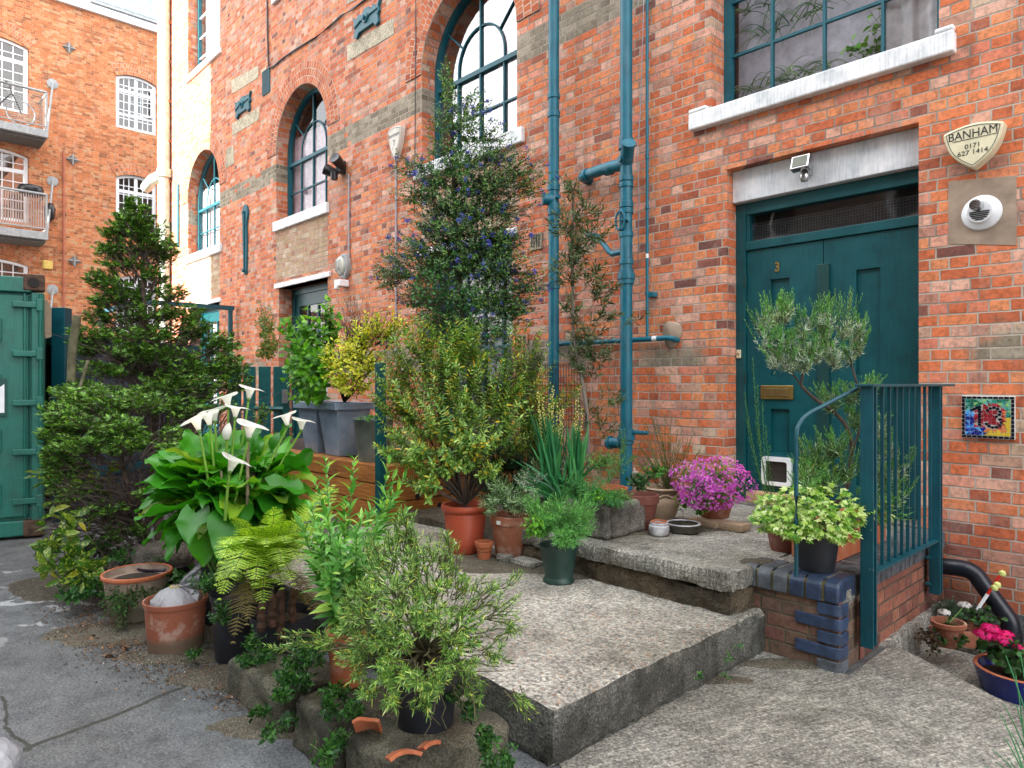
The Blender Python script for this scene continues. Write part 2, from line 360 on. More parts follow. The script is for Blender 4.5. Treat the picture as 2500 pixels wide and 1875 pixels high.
def text_mesh(name, s, mat, o, ax, up, size, depth=.002, parent=None, sx=1, bold=0.0, shear=0):
    cu=bpy.data.curves.new('t','FONT'); cu.body=s; cu.size=size; cu.extrude=depth; cu.align_x='CENTER'; cu.offset=bold; cu.shear=shear
    ob=bpy.data.objects.new('t',cu); COL.objects.link(ob)
    dg=bpy.context.evaluated_depsgraph_get(); me=bpy.data.meshes.new_from_object(ob.evaluated_get(dg)); bpy.data.objects.remove(ob)
    ax=Vector(ax).normalized(); up=Vector(up).normalized(); nz=ax.cross(up); o=Vector(o)
    b=MB(); b.v=[tuple(o+ax*v.co.x*sx+up*v.co.y+nz*v.co.z) for v in me.vertices]; b.f=[tuple(p.vertices) for p in me.polygons]; b.m=[0]*len(b.f)
    return b.make(name, mat, parent)
def ring_obj(name, cx, cz, ri, ro, y, mat, parent, a0=0, a1=math.pi, n=40, depth=.012, mp=None):
    """arch ring with polar UVs for the arch brick material"""
    V=[];F=[];UV=[]
    for i in range(n+1):
        a=a0+(a1-a0)*i/n
        for r in (ri,ro): 
            V.append((cx+r*math.cos(a),y,cz+r*math.sin(a)))
    for i in range(n): F.append((2*i,2*i+1,2*i+3,2*i+2)); UV.append([(a_*(ri+.2),r_) for a_,r_ in ((a0+(a1-a0)*i/n,ri),(a0+(a1-a0)*i/n,ro),(a0+(a1-a0)*(i+1)/n,ro),(a0+(a1-a0)*(i+1)/n,ri))])
    if mp: V=[mp(*v) for v in V]
    me=bpy.data.meshes.new(name); me.from_pydata(V,[],F); uv=me.uv_layers.new(name='UVMap')
    k=0
    for f in UV:
        for q in f: uv.data[k].uv=(q[0],q[1]-ri+.0); k+=1
    me.materials.append(mat); o=link(name,me,parent)
    s=o.modifiers.new('t','SOLIDIFY'); s.thickness=depth; s.offset=0
    return o
def curtain(x0,x1,z0,z1,y,n=60,amp=.025,per=.11,top=None):
    b=MB(); vs=[];fs=[]
    for i in range(n+1):
        x=x0+(x1-x0)*i/n; yy=y+amp*math.sin(2*math.pi*x/per)+amp*.5*math.sin(2*math.pi*x/per*2.7+1)
        vs+= [(x,yy,z0),(x+.02*math.sin(x*9),yy,z1 if top is None else top(x))]
    for i in range(n): fs.append((2*i,2*i+2,2*i+3,2*i+1))
    b.add(vs,fs); return b
# ================================================================ long brick building
Zr=lambda z: z+CAMZ
building=thing('brick_building',(-6,WY,0),'long red brick warehouse front with tall arched windows and teal doors along the yard','building')
SP=Zr(3.92); SILL=Zr(2.76)
AW=[(-6.29,.87,SILL),(-10.465,.885,SILL),(-14.78,.9,SILL),(-2.23,.84,Zr(2.31))]
holes=[arch_pts(cx,hw,z0,SP) for cx,hw,z0 in AW]
UPS=[(-6.29,.87),(-10.465,.885),(-14.78,.9),(-2.23,.84)]
holes+=[arch_pts(cx,hw,Zr(6.62),Zr(8.6),seg=.18) for cx,hw in UPS]
DOORS=[(-11.25,-9.57),(-7.1,-5.5),(-15.6,-13.9)]
holes+=[[(a,.02),(b,.02),(b,Zr(1.62)),(a,Zr(1.62))] for a,b in DOORS]
DX0,DX1=-2.93,-1.51
holes.append([(DX0,.02),(DX1,.02),(DX1,Zr(1.765)),(DX0,Zr(1.765))])
# small duct pocket beside the big soil pipe
w=sheet([(-17.8,-1.6),(5.0,-1.6),(5.0,11.5),(-17.8,11.5)],holes,.36,ywall(WY)).make('wall',M['brick'],building)
b=MB(); b.box((-17.8,WY+.37,-1.6),(5,WY+.43,11.5)); 
for k in (0,): pass
# room behind: back wall, so windows look into a dim interior
room=MB(); room.box((-17.8,WY+2.2,0),(5,WY+2.3,11.5)); room.box((-17.8,WY+.37,SILL+3.1),(5,WY+2.2,SILL+3.2)); room.box((-17.8,WY+.37,3.2),(5,WY+2.2,3.35)); room.box((-17.9,WY+.36,-1.6),(-17.8,WY+8,11.5),0)
room.make('interior',simple_mat('dim room plaster',(.16,.13,.12),.9),building)
e=MB(); e.box((-17.78,WY+.365,-1.6),(-17.5,WY+8,11.5)); e.make('end_wall',M['brick'],building)
ro=MB(); ro.box((-18.0,WY-.15,11.5),(5.2,WY+9,11.75)); ro.make('roof',simple_mat('roof lead',(.12,.12,.13),.6),building,bevel=.02)
for i,(cx,hw,z0) in enumerate(AW):
    ring_obj('arch_ring',cx,SP,hw+.002,hw+.345,WY-.008,M['ring'],building)
    W=ring=MB()
    # outer frame
    y=WY+.20
    out=arch_pts(cx,hw-.002,z0+.0,SP); inn=arch_pts(cx,hw-.065,z0+.07,SP)
    fr=sheet(out,[inn],.07,ywall(y)).make('window',M['frame'],building,bevel=.006)
    bars=MB(); yb=y+.018; s=.022
    tz=Zr(3.74)
    cols=[-.42,0,.42]
    for c in cols: bars.box((cx+c-s/2,yb,z0+.06),(cx+c+s/2,yb+.035,tz))
    bars.box((cx-hw+.05,yb-.012,tz-.025),(cx+hw-.05,yb+.04,tz+.03))
    zz=tz-.49
    while zz>z0+.2:
        bars.box((cx-hw+.05,yb+.004,zz-s/2),(cx+hw-.05,yb+.033,zz+s/2)); zz-=.46 if i==3 else .49
    # fanlight
    bars.box((cx-s/2,yb+.002,tz),(cx+s/2,yb+.035,SP+hw-.05))
    ic=tz+.13
    pts=[(cx+.42,yb+.018,tz)]+[(cx+.42*math.cos(a),yb+.018,ic+.42*math.sin(a)) for a in [math.pi*k/18 for k in range(19)]]+[(cx-.42,yb+.018,tz)]
    bars.tube(pts,.015,6)
    for a in (38,142):
        c_,s_=math.cos(R(a)),math.sin(R(a)); 
        rr=hw-.04
        bars.tube([(cx+.42*c_,yb+.018,ic+.42*s_),(cx+rr*c_,yb+.018,SP+rr*s_)],.012,6)
    bars.make('glazing_bars',M['frame'],fr)
    g=MB(); P=arch_pts(cx,hw-.06,z0+.06,SP); g.prism([(p[0],p[1]) for p in P],(0,yb+.03,0),(1,0,0),(0,0,1),(0,1,0),.004)
    g.make('pane',M['glass_sky'] if i==0 else M['glass_dim'],fr)
    # sill
    sl=MB(); 
    if i==3: sl.box((-3.25,WY-.07,Zr(2.15)),(-1.29,WY+.21,Zr(2.29))); 
    else: sl.box((cx-hw-(.12 if i!=1 else .05),WY-.05,z0-.17),(cx+hw+(.12 if i!=1 else .05),WY+.21,z0-.005))
    if i==3: sl.box((-3.25,WY-.07,Zr(2.29)),(-3.08,WY-.005,Zr(2.325))); sl.box((-1.40,WY-.07,Zr(2.29)),(-1.29,WY-.005,Zr(2.325)))
    sl.make('sill',M['white'],building,bevel=.012)
    cu=MB()
    if i in (1,2):
        c1=curtain(cx-hw+.02,cx+hw-.02,z0,SP+.3,yb+.09); c1.make('curtain',M['curtain'] if i==1 else M['curtain2'],building,smooth=True)
    elif i==0:
        c1=curtain(cx+.25,cx+hw-.03,z0,SP+.2,yb+.08,per=.09); c1.make('curtain',M['curtain'],building,smooth=True)
    else:
        c1=curtain(cx+.40,cx+hw+.0,z0,SP+.5,yb+.06,n=30,per=.16,amp=.012); c1.make('curtain',M['curtain2'],building,smooth=True)
        c2=MB(); c2.box((cx-hw,WY+.46,z0-.2),(cx+hw-.1,WY+.49,SP+.6)); c2.make('partition',simple_mat('mauve wall paint',(.86,.82,.86),.9),building)
for i,(cx,hw) in enumerate(UPS):
    z0=Zr(6.62); y=WY+.2
    out=arch_pts(cx,hw-.002,z0,Zr(8.6),seg=.18); inn=arch_pts(cx,hw-.065,z0+.07,Zr(8.55),seg=.17)
    fr=sheet(out,[inn],.07,ywall(y)).make('window',M['frame'],building)
    bars=MB()
    for c in (-.42,0,.42): bars.box((cx+c-.012,y+.02,z0+.05),(cx+c+.012,y+.05,Zr(8.72)))
    for k in range(1,5): bars.box((cx-hw+.05,y+.022,z0+.44*k-.012),(cx+hw-.05,y+.048,z0+.44*k+.012))
    bars.make('glazing_bars',M['upvc'] if i==2 else M['frame'],fr)
    g=MB(); g.box((cx-hw+.05,y+.045,z0+.05),(cx+hw-.05,y+.049,Zr(8.55))); g.make('pane',M['glass_dim'],fr)
    curtain(cx-hw,cx+hw,z0,Zr(8.6),y+.17).make('curtain',M['curtain2'],building,smooth=True)
    sl=MB(); sl.box((cx-hw-.1,WY-.05,z0-.13),(cx+hw+.1,WY+.21,z0-.005)); sl.make('sill',M['white'],building,bevel=.01)
# ---- glazed doors under the arched windows (number 4 is the visible one)
for i,(a,b_) in enumerate(DOORS):
    zt=Zr(1.61); yd=WY+.23; cx=(a+b_)/2
    lt=MB(); lt.box((a-.12,WY-.035,Zr(1.62)),(b_+.1,WY+.2,Zr(1.70))); lt.make('lintel',M['white'],building,bevel=.006)
    d=MB(); d.box((a,yd,.02),(a+.09,yd+.09,zt)); d.box((b_-.09,yd,.02),(b_,yd+.09,zt)); d.box((a+.09,yd,zt-.10),(b_-.09,yd+.09,zt))
    fr=d.make('door',M['door'],building,bevel=.004)
    lf=MB(); x0,x1=a+.20,b_-.09; 
    lf.box((a+.09,yd+.03,.02),(x0,yd+.06,zt-.1))
    zs=[zt-.12-.16, .95, .55]
    lf.box((x0,yd+.02,.02),(x1,yd+.065,.55)); lf.box((x0,yd+.02,zt-.30),(x1,yd+.065,zt-.10))
    n=4
    for k in range(n+1):
        xx=x0+(x1-x0)*k/n; wd=.045 if k in (0,n) else .018
        lf.box((max(x0,xx-wd),yd+.018,.55),(min(x1,xx+wd),yd+.067,zt-.30))
    for k in range(1,5): 
        zz=.55+(zt-.30-.55)*k/5; lf.box((x0,yd+.021,zz-.018),(x1,yd+.064,zz+.018))
    lf.make('door_leaf',M['door'],fr,bevel=.003)
    g=MB(); g.box((x0,yd+.04,.55),(x1,yd+.044,zt-.3)); g.make('pane',M['glass_dim'],fr)
    cp=MB(); cp.box((x0,yd+.12,.3),(x1,yd+.13,zt-.2)); cp.make('door_curtain',simple_mat('brick red blind',(.35,.13,.08),.9) if i==0 else M['curtain2'],fr)
    if i==0:
        text_mesh('house_number','4',M['ink'],on_y(769,682,yd+.017)-Vector((0,0,.05)),(1,0,0),(0,0,1),.20,.002,fr,sx=.8)
# ---- front door number 3
yd=WY+.16
lt=MB(); lt.box((DX0+.002,WY+.09,Zr(1.50)),(DX1-.002,WY+.33,Zr(1.763))); lt.make('lintel',M['greyw'],building,bevel=.006)
d=MB()
F0=Zr(-.95)
d.box((DX0,yd-.01,F0),(DX0+.085,yd+.1,Zr(1.495))); d.box((DX1-.03,yd-.01,F0),(DX1,yd+.1,Zr(1.495)))
d.box((DX0+.085,yd-.005,Zr(1.40)),(DX1-.03,yd+.1,Zr(1.495))); d.box((DX0+.085,yd-.008,Zr(1.105)),(DX1-.03,yd+.1,Zr(1.175)))
d.box((DX0+.085,yd+.004,Zr(1.175)),(DX0+.115,yd+.1,Zr(1.40)))
door=d.make('front_door',M['door'],building,bevel=.004)
g=MB(); g.box((DX0+.11,yd+.045,Zr(1.175)),(DX1-.03,yd+.05,Zr(1.40))); g.make('transom_pane',M['glass_dim'],door)
wm=MB()
for k in range(60): 
    x=DX0+.12+k*.0215; wm.box((x,yd+.052,Zr(1.175)),(x+.0012,yd+.0532,Zr(1.33)))
for k in range(8):
    z=Zr(1.175)+k*.0215; wm.box((DX0+.11,yd+.0535,z),(DX1-.03,yd+.0547,z+.0012))
wm.make('wire_mesh',M['grey'],door)
mid=(DX0+.085+DX1-.03)/2; mid=-2.215
def leaf(x0,x1,panels,nm):
    hs=[[(a,c),(b,c),(b,e),(a,e)] for a,b,c,e in panels]
    o=sheet([(x0,F0+.01),(x1,F0+.01),(x1,Zr(1.10)),(x0,Zr(1.10))],hs,.045,ywall(yd+.012)).make(nm,M['door'],door,bevel=.003)
    bb=MB(); bb.box((x0+.002,yd+.036,F0+.02),(x1-.002,yd+.05,Zr(1.09))); bb.make('panel_backing',M['door'],door)
    return o
leaf(DX0+.09,mid-.003,[(-2.635,-2.48,Zr(.066),Zr(.845)),(-2.635,-2.48,Zr(-.55),Zr(-.2))],'door_leaf')
leaf(mid+.003,DX1-.032,[(-1.975,-1.81,Zr(.066),Zr(.845)),(-1.975,-1.81,Zr(-.75),Zr(-.05))],'door_leaf')
ct=MB(); ct.box((-2.25,yd-.012,F0+.02),(-2.165,yd+.011,Zr(.915))); ct.make('cover_strip',M['doord'],door,bevel=.003)
hg=MB()
for z in (.85,.05,-.75): hg.tube([(DX0+.088,yd-.012,Zr(z)-.05),(DX0+.088,yd-.012,Zr(z)+.05)],.008,8)
hg.make('hinges',M['doord'],door)
lb=MB(); lb.box((-2.715,yd-.004,Zr(-.122)),(-2.445,yd+.0115,Zr(-.012))); lbo=lb.make('letter_box',M['brass'],door,bevel=.004)
l2=MB(); l2.box((-2.685,yd-.010,Zr(-.10)),(-2.475,yd-.0045,Zr(-.036))); l2.make('flap',simple_mat('dull brass flap',(.25,.17,.07),.5,.8,.001),lbo,bevel=.003)
text_mesh('house_number','3',M['brass'],(-2.578,yd+.009,Zr(.905)),(1,0,0),(0,0,1),.105,.003,door,sx=.85,bold=.003)
# cat flap
def rrect(x0,x1,z0,z1,r,n=5):
    pts=[]
    for cx,cz,a in ((x1-r,z0+r,-90),(x1-r,z1-r,0),(x0+r,z1-r,90),(x0+r,z0+r,180)):
        pts+=[(cx+r*math.cos(R(a+90*k/n)),cz+r*math.sin(R(a+90*k/n))) for k in range(n+1)]
    return pts
cf=sheet(rrect(-2.70,-2.455,Zr(-.815),Zr(-.585),.03),[rrect(-2.668,-2.487,Zr(-.785),Zr(-.62),.02)],.03,ywall(yd-.02)).make('cat_flap',M['upvc'],door,bevel=.004)
c2=MB(); c2.box((-2.668,yd-.002,Zr(-.785)),(-2.487,yd+.0,Zr(-.62))); c2.make('flap',simple_mat('smoked flap',(.05,.045,.04),.15),cf)
bl=MB(); bl.box((DX0+.012,yd-.025,Zr(.215)),(DX0+.05,yd-.0115,Zr(.285))); bo=bl.make('door_bell',M['cream'],door,bevel=.004)
b2=MB(); b2.tube([(DX0+.031,yd-.031,Zr(.25)),(DX0+.031,yd-.026,Zr(.25))],.009,12); b2.make('button',M['brass'],bo)
st=MB(); st.box((DX0-.02,WY-.02,F0-.06),(DX1+.02,WY+.3,F0+.0)); st.make('threshold',concrete_mat('worn step stone',(.2,.19,.18)),building,bevel=.01)
kk=MB(); kk.box((-2.76,WY+.0,F0+.001),(-2.38,WY+.13,F0+.085)); tag(kk.make('timber_block',simple_mat('pale sawn wood',(.45,.30,.15),.7,0,.002,50),None,bevel=.006),'pale sawn timber block lying on the doorstep of number 3','timber block')
# stone slabs let into the wall
def flush(name,poly,mat,d=.006,parent=building):
    """poly in photo pixels on the wall"""
    b=MB(); q=[on_y(x,y) for x,y in poly]; b.prism([(p.x,p.z) for p in q],(0,WY-d,0),(1,0,0),(0,0,1),(0,1,0),d+.01); return b.make(name,mat,parent,bevel=.003)
flush('stone_block',[(566,196),(631,160),(631,190),(566,230)],M['stone'])
flush('stone_block',[(567,302),(633,262),(633,292),(567,332)],M['stone'])
flush('stone_block',[(552,365),(571,354),(571,400),(552,411)],M['stone'])
flush('stone_block',[(848,112),(962,43),(962,84),(848,151)],M['stone'])
flush('stone_block',[(847,12),(905,-22),(905,-60),(847,-20)],M['stone'])
flush('cement_patch',[(2315,443),(2482,428),(2482,600),(2315,596)],M['cement'],.004)
b=MB(); c=on_y(1641,815); b.lathe([(0,.0),(.10,0),(.09,.012),(0,.014)],(0,0,0),20,wob=.12)
b.v=[(c.x+v[0],WY-v[2],c.z+v[1]*1.2) for v in b.v]; b.make('mortar_patch',M['cement'],building,smooth=True)
# ================================================================ things fixed to the long wall
def air_vent(px0,py0,px1,py1,mat,label,n=5,vert=True,name='air_vent'):
    a=on_y(px0,py0); c=on_y(px1,py1); x0,x1=a.x,c.x; z1,z0=max(a.z,c.z),min(a.z,c.z)
    t=thing(name,(x0,WY,z0),label,'air vent')
    b=MB(); b.box((x0,WY-.012,z0),(x1,WY+.01,z1)); b.make('backing',M['dark'],t)
    f=MB(); w=.012
    f.box((x0-w,WY-.02,z0-w),(x0+.004,WY,z1+w)); f.box((x1-.004,WY-.02,z0-w),(x1+w,WY,z1+w)); f.box((x0+.004,WY-.0195,z1-.004),(x1-.004,WY,z1+w)); f.box((x0+.004,WY-.0195,z0-w),(x1-.004,WY,z0+.004))
    for k in range(1,n): 
        if vert: x=x0+(x1-x0)*k/n; f.box((x-.004,WY-.018,z0+.004),(x+.004,WY-.006,z1-.004))
        else: z=z0+(z1-z0)*k/n; f.box((x0+.004,WY-.0178,z-.006),(x1-.004,WY-.006,z+.006))
    if name=='ventilation_grille':
        for k in range(1,10): z=z0+(z1-z0)*k/10; f.box((x0+.004,WY-.0175,z-.006),(x1-.004,WY-.0055,z+.006))
    f.make('grille',mat,t); return t
air_vent(1298,576,1323,604,M['stone'],'small stone air brick between the blue flowered shrub and the teal pipe',6)
air_vent(643,178,659,222,M['frame'],'narrow teal ventilation grille under the hanging black cable',5,name='ventilation_grille')
# pattress plates
def star_plate(px,py,label,s=1.0):
    c=on_y(px,py); t=thing('tie_plate',(c.x,WY,c.z),label,'tie plate','ornate iron wall ties')
    half=[(0,-.10),(.20,-.10),(.26,-.17),(.34,-.13),(.31,-.02),(.35,.03),(.33,.10),(.38,.20),(.26,.12),(.2,.18),(.12,.13),(.06,.2),(0,.2)]
    poly=half+[(-x,z) for x,z in half[::-1][1:-1]]
    b=MB(); b.prism([(x*s,z*s) for x,z in poly],(c.x,WY-.045,c.z),(1,0,0),(0,0,1),(0,1,0),.045); b.make('plate',M['frame'],t,bevel=.008)
    k=MB(); k.tube([(c.x,WY-.10,c.z+.04),(c.x,WY-.04,c.z+.04)],.035*s,6); k.tube([(c.x,WY-.065,c.z+.04),(c.x,WY-.04,c.z+.04)],.07*s,16)
    k.make('bolt',M['frame'],t,bevel=.004)
    r=MB(); r.tube([(c.x-.3*s,WY-.05,c.z+.0),(c.x-.12*s,WY-.055,c.z+.05),(c.x,WY-.05,c.z+.02),(c.x+.12*s,WY-.055,c.z+.05),(c.x+.32*s,WY-.05,c.z+.06)],.012*s,6); r.make('rib',M['frame'],t)
star_plate(596,262,'ornate teal iron tie plate between two pale stones left of the middle arch',.95)
star_plate(899,54,'ornate teal iron tie plate above the long pale stone beside the tall arch',.95)
c=on_y(602,520); c2=on_y(602,664)
t=thing('tie_bar',(c.x,WY,c2.z),'tall teal spoon-shaped iron tie bar on the brick wall','tie bar')
b=MB(); zz=c.z; z1=c2.z; x=c.x
poly=[(.055,z1),(.075,(z1+zz)/2),(.06,zz-.25)]
poly+= [(.12*math.cos(R(a)),zz-.02+.17*math.sin(R(a))) for a in range(-40,221,20)]
poly+= [(-.06,zz-.25),(-.075,(z1+zz)/2),(-.055,z1)]+[(.055*math.cos(R(a)),z1+.055*math.sin(R(a))) for a in range(200,341,28)]
b.prism(poly,(x,WY-.04,0),(1,0,0),(0,0,1),(0,1,0),.04); b.make('plate',M['frame'],t,bevel=.008)
k=MB(); k.tube([(x,WY-.05,z1),(x,WY-.055,zz)],[.012,.03],8); k.make('rib',M['frame'],t)
k=MB()
for z in (z1+.02,zz+.0): k.tube([(x,WY-.085,z),(x,WY-.04,z)],.035,6)
k.make('bolts',M['frame'],t,bevel=.004)
# far twin, lit by the sun at the wall's end
c=on_y(437,560); b=MB(); b.box((c.x-.05,WY-.04,c.z-.4),(c.x+.05,WY,c.z+1.0)); tag(b.make('tie_bar',M['frame'],None,bevel=.02),'plain teal iron tie bar on the sunlit end of the wall','tie bar')
# ---- pipes
def wpipe(pts, r, off, n=20): return [Vector((p[0],WY-off,p[1])) for p in pts]
def collar(b,x,z,r,h,off,rr=1.0,n=24):
    b.lathe([(r,-h/2),(r*1.16*rr,-h/2+.004),(r*1.18*rr,0),(r*1.16*rr,h/2-.004),(r,h/2)],(x,WY-off,z),n)
t=thing('drainpipe',(on_y(1352,900).x,WY-.15,.3),'thick teal soil pipe rising behind the blue flowered shrub','drainpipe','thick teal soil pipes')
pA=on_y(1352,500,WY-.16).x; off=.16
b=MB(); b.tube([(pA,WY-off,.3),(pA,WY-off,7.9)],.054,28); b.make('pipe',M['pipe'],t,smooth=True,ang=40)
zA=lambda py: on_y(1352,py,WY-.16).z
k=MB()
for py,h in ((236,.05),(280,.06),(458,.07),(512,.12),(535,.05),(700,.05)): collar(k,pA,zA(py),.054,h,off)
k.make('joints',M['pipe'],t,smooth=True,ang=40)
k=MB(); z=zA(487); d=Vector((-.55,-.75,0)).normalized(); p=Vector((pA,WY-off,z)); k.tube([p,p+d*.10],.058,20); k.tube([p+d*.10,p+d*.115],.064,20); p2=p+Vector((.06,-.02,.01)); k.tube([p,p2+Vector((.03,0,0))],.02,12)
k.make('access_cap',M['pipe'],t,smooth=True,ang=40)
pBv=on_y(1529,600,WY-.17); pB=pBv.x; off=.17; zB=lambda py: on_y(1529,py,WY-.17).z
t=thing('drainpipe',(pB,WY-off,.43),'thick teal soil pipe with side branch and cleaning eye near the door','drainpipe','thick teal soil pipes')
b=MB(); b.tube([(pB,WY-off,.45),(pB,WY-off,7.9)],.055,28); b.make('pipe',M['pipe'],t,smooth=True,ang=40)
k=MB()
for py,h,rr in ((350,.09,1.05),(362,.03,1.1),(437,.05,1),(452,.05,1),(500,.06,1),(516,.05,1),(573,.05,1),(640,.05,1),(665,.05,1.05),(675,.06,1.25),(688,.05,1.1),(1055,.06,1.1),(1068,.05,1.25),(1080,.03,1.1)): collar(k,pB,zB(py),.055,h,off,rr)
k.make('joints',M['pipe'],t,smooth=True,ang=40)
z=zB(395)
k=MB(); p0=Vector((pB,WY-off,z-.02)); p1=on_y(1392,418,WY-.13)
p1=Vector((pB-.56,WY-.13,z-.0)); 
k.tube([p0,p0+Vector((-.18,0,.015)),p1+Vector((.06,0,.0)),p1+Vector((0,.02,-.0)),p1+Vector((-.02,.16,0))],[.06,.052,.052,.054,.054],22)
for f_ in (.32,.38,.86): 
    q=p0.lerp(p1,f_); k.tube([q,q+(p1-p0).normalized()*.03],.06,22)
k.make('branch_pipe',M['pipe'],t,smooth=True,ang=40)
k=MB(); d=Vector((.55,-.55,.62)).normalized(); k.tube([p0,p0+d*.19],.056,22); k.tube([p0+d*.19,p0+d*.215],.063,22); k.tube([p0+Vector((0,-.02,.03)),p0+Vector((-.015,-.09,.03))],.026,14)
k.make('access_cap',M['pipe'],t,smooth=True,ang=40)
k=MB(); z=zB(540); c=Vector((pB-.02,WY-off-.062,z))
ringp=[(c.x+.052*math.cos(a),c.y,c.z+.085*math.sin(a)) for a in [2*math.pi*i/20 for i in range(21)]]
k.tube(ringp,.011,8,cap=False); k.tube([(c.x-.05,c.y-.005,c.z),(c.x+.05,c.y-.005,c.z)],.006,6); k.tube([(c.x,c.y-.005,c.z-.08),(c.x,c.y-.005,c.z+.08)],.006,6)
k.tube([(c.x+.06,c.y+.02,c.z+.0),(c.x+.10,c.y-.01,c.z)],.02,12)
k.make('cleaning_eye',M['pipe'],t,smooth=True,ang=40)
k=MB(); e=zB(612); k.tube([(pB,WY-off,e),(pB-.17,WY-.15,e-.005),(pB-.21,WY-.15,e+.02),(pB-.36,WY-.13,e+.19),(pB-.50,WY-.12,e+.23),(pB-.52,WY+.02,e+.23)],.026,16)
k.make('waste_pipe',M['pipe'],t,smooth=True,ang=40)
k=MB(); z=zB(1083); k.tube([(pB,WY-off,z),(pB-.16,WY-off-.02,z),],.05,20); k.tube([(pB-.16,WY-off-.02,z),(pB-.185,WY-off-.02,z)],.062,20); k.tube([(pB,WY-off,zB(1055)),(pB+.2,WY-.12,zB(1055))],.02,10)
k.make('foot_branch',M['pipe'],t,smooth=True,ang=40)
# thin pipes
pc=on_y(1580,500,WY-.06); x=pc.x
t=thing('thin_pipe',(x,WY,2),'slim teal overflow pipe dropping down beside the thick one','drainpipe')
b=MB(); zh=on_y(1580,828,WY-.06).z; b.tube([(x,WY-.06,zh),(x,WY-.06,7.9)],.0135,14); 
b.make('pipe',M['pipe'],t,smooth=True,ang=40)
k=MB(); 
for py in (383,505,716): 
    z=on_y(1580,py,WY-.06).z; k.lathe([(.0136,-.02),(.019,-.018),(.019,.018),(.0136,.02)],(x,WY-.06,z),14)
k.box((x-.005,WY-.065,on_y(1580,720,WY-.06).z-.02),(x+.07,WY,on_y(1580,720,WY-.06).z+.02))
k.make('joints',M['pipe'],t)
k=MB(); z=on_y(1580,625,WY-.06).z; k.tube([(x,WY-.06,z-.02),(x,WY-.06,z+.02)],.0142,12); k.make('sticker',M['upvc'],t)
t=thing('horizontal_pipe',(on_y(1500,828).x,WY,zh),'slim teal pipe running level across the brickwork behind both soil pipes','drainpipe')
b=MB(); xa=on_y(1335,837,WY-.07).x; xb=on_y(1632,824,WY-.07).x
b.tube([(xa,WY-.05,zh-.0),(xb,WY-.07,zh),(xb+.04,WY-.06,zh-.01),(xb+.05,WY+.01,zh-.02)],.024,14); b.make('pipe',M['pipe'],t,smooth=True,ang=40)
k=MB(); z=on_y(1598,825,WY-.07); k.tube([(z.x-.02,WY-.068,zh),(z.x+.03,WY-.068,zh)],.0247,12); k.make('sticker',M['upvc'],t)
# cables
def cable(pts,r,mat,label,name='cable'):
    b=MB(); b.tube([on_y(x,y,WY-.02) for x,y in pts],r,8); tag(b.make(name,mat,None,smooth=True),label,'cable')
cable([(652,0),(653,80),(655,160),(657,166),(668,162),(690,142),(730,115),(770,92),(800,68),(830,40),(860,22),(905,-10)],.014,M['black'],'black cable hanging straight then swooping across the wall above the middle arch')
cable([(1015,0),(1014,200),(1013,380),(1012,520)],.006,M['black'],'thin black wire dropping left of the tall arched window')
cable([(1572,0),(1568,120),(1563,280),(1556,360),(1560,480),(1558,640)],.004,M['conduit'],'thin grey wire between the thick and slim teal pipes')
def conduit(px,py0,py1,label):
    a=on_y(px,py0,WY-.02); c=on_y(px,py1,WY-.02); b=MB(); b.tube([(a.x,WY-.018,c.z),(a.x,WY-.018,a.z)],.012,10)
    n=int((a.z-c.z)/.5)
    for i in range(n): z=c.z+.25+i*.5; b.box((a.x-.02,WY-.02,z-.012),(a.x+.02,WY,z+.012))
    tag(b.make('conduit',M['conduit'],None,smooth=False),label,'conduit')
conduit(966,372,900,'grey conduit running down from the small shield alarm box')
conduit(851,425,640,'grey conduit between the black floodlights and the round wall lamp')
# small shield alarm box and the big one
def shield(c,w,h,d):
    """reuleaux-like shield outline, point down"""
    pts=[]
    A=(-w/2,h*.40); B=(w/2,h*.40); C=(0,-h*.60)
    def arc(P,Q,bulge,n=8):
        out=[]
        for i in range(n):
            t=i/n; x=P[0]+(Q[0]-P[0])*t; y=P[1]+(Q[1]-P[1])*t; nx,ny=(Q[1]-P[1]),-(Q[0]-P[0]); l=math.hypot(nx,ny); k=bulge*math.sin(math.pi*t)
            out.append((x-nx/l*k,y-ny/l*k))
        return out
    return arc(A,B,-w*-.10)+arc(B,C,w*.12)+arc(C,A,w*.12)
def alarm(c,w,h,d,label,lines,mat):
    t=thing('alarm_box',(c.x,WY,c.z),label,'alarm box')
    pl=shield(c,w,h,d); b=MB(); b.prism(pl,(c.x,WY-d,c.z),(1,0,0),(0,0,1),(0,1,0),d); b.make('case',mat,t,bevel=.012,seg=4)
    inn=[(x*.86,z*.86) for x,z in pl]; out=[(x*.885,z*.885) for x,z in pl]
    s=sheet([(c.x+x,c.z+z) for x,z in out],[[(c.x+x,c.z+z) for x,z in inn]],.001,ywall(WY-d-.0015)); s.make('border_line',M['ink'],t)
    for s_,dz,sz,sx in lines:
        text_mesh('lettering',s_,M['ink'],(c.x,WY-d-.001,c.z+dz),(1,0,0),(0,0,1),sz,.0008,t,sx=sx,bold=0)
    return t
a=on_y(2301,330,WY-.1); bq=on_y(2452,294,WY-.1); cx=(a.x+bq.x)/2; 
w_=bq.x-a.x; topz=a.z; tipz=on_y(2387,408,WY-.1).z; h_=topz-tipz
t=alarm(Vector((cx,WY,topz-h_*.40)),w_,h_,.10,'large cream shield-shaped alarm box lettered BANHAM high on the wall right of the door',[('BANHAM',.045,.075,.86),('0171',-.022,.042,1.05),('627 1414',-.062,.042,1.05)],M['cream'])
k=MB(); k.box((cx-w_*.33,WY-.1025,topz-h_*.40+.036),(cx+w_*.4,WY-.1005,topz-h_*.40+.039)); k.make('underline',M['ink'],t)
a=on_y(962,345,WY-.08)
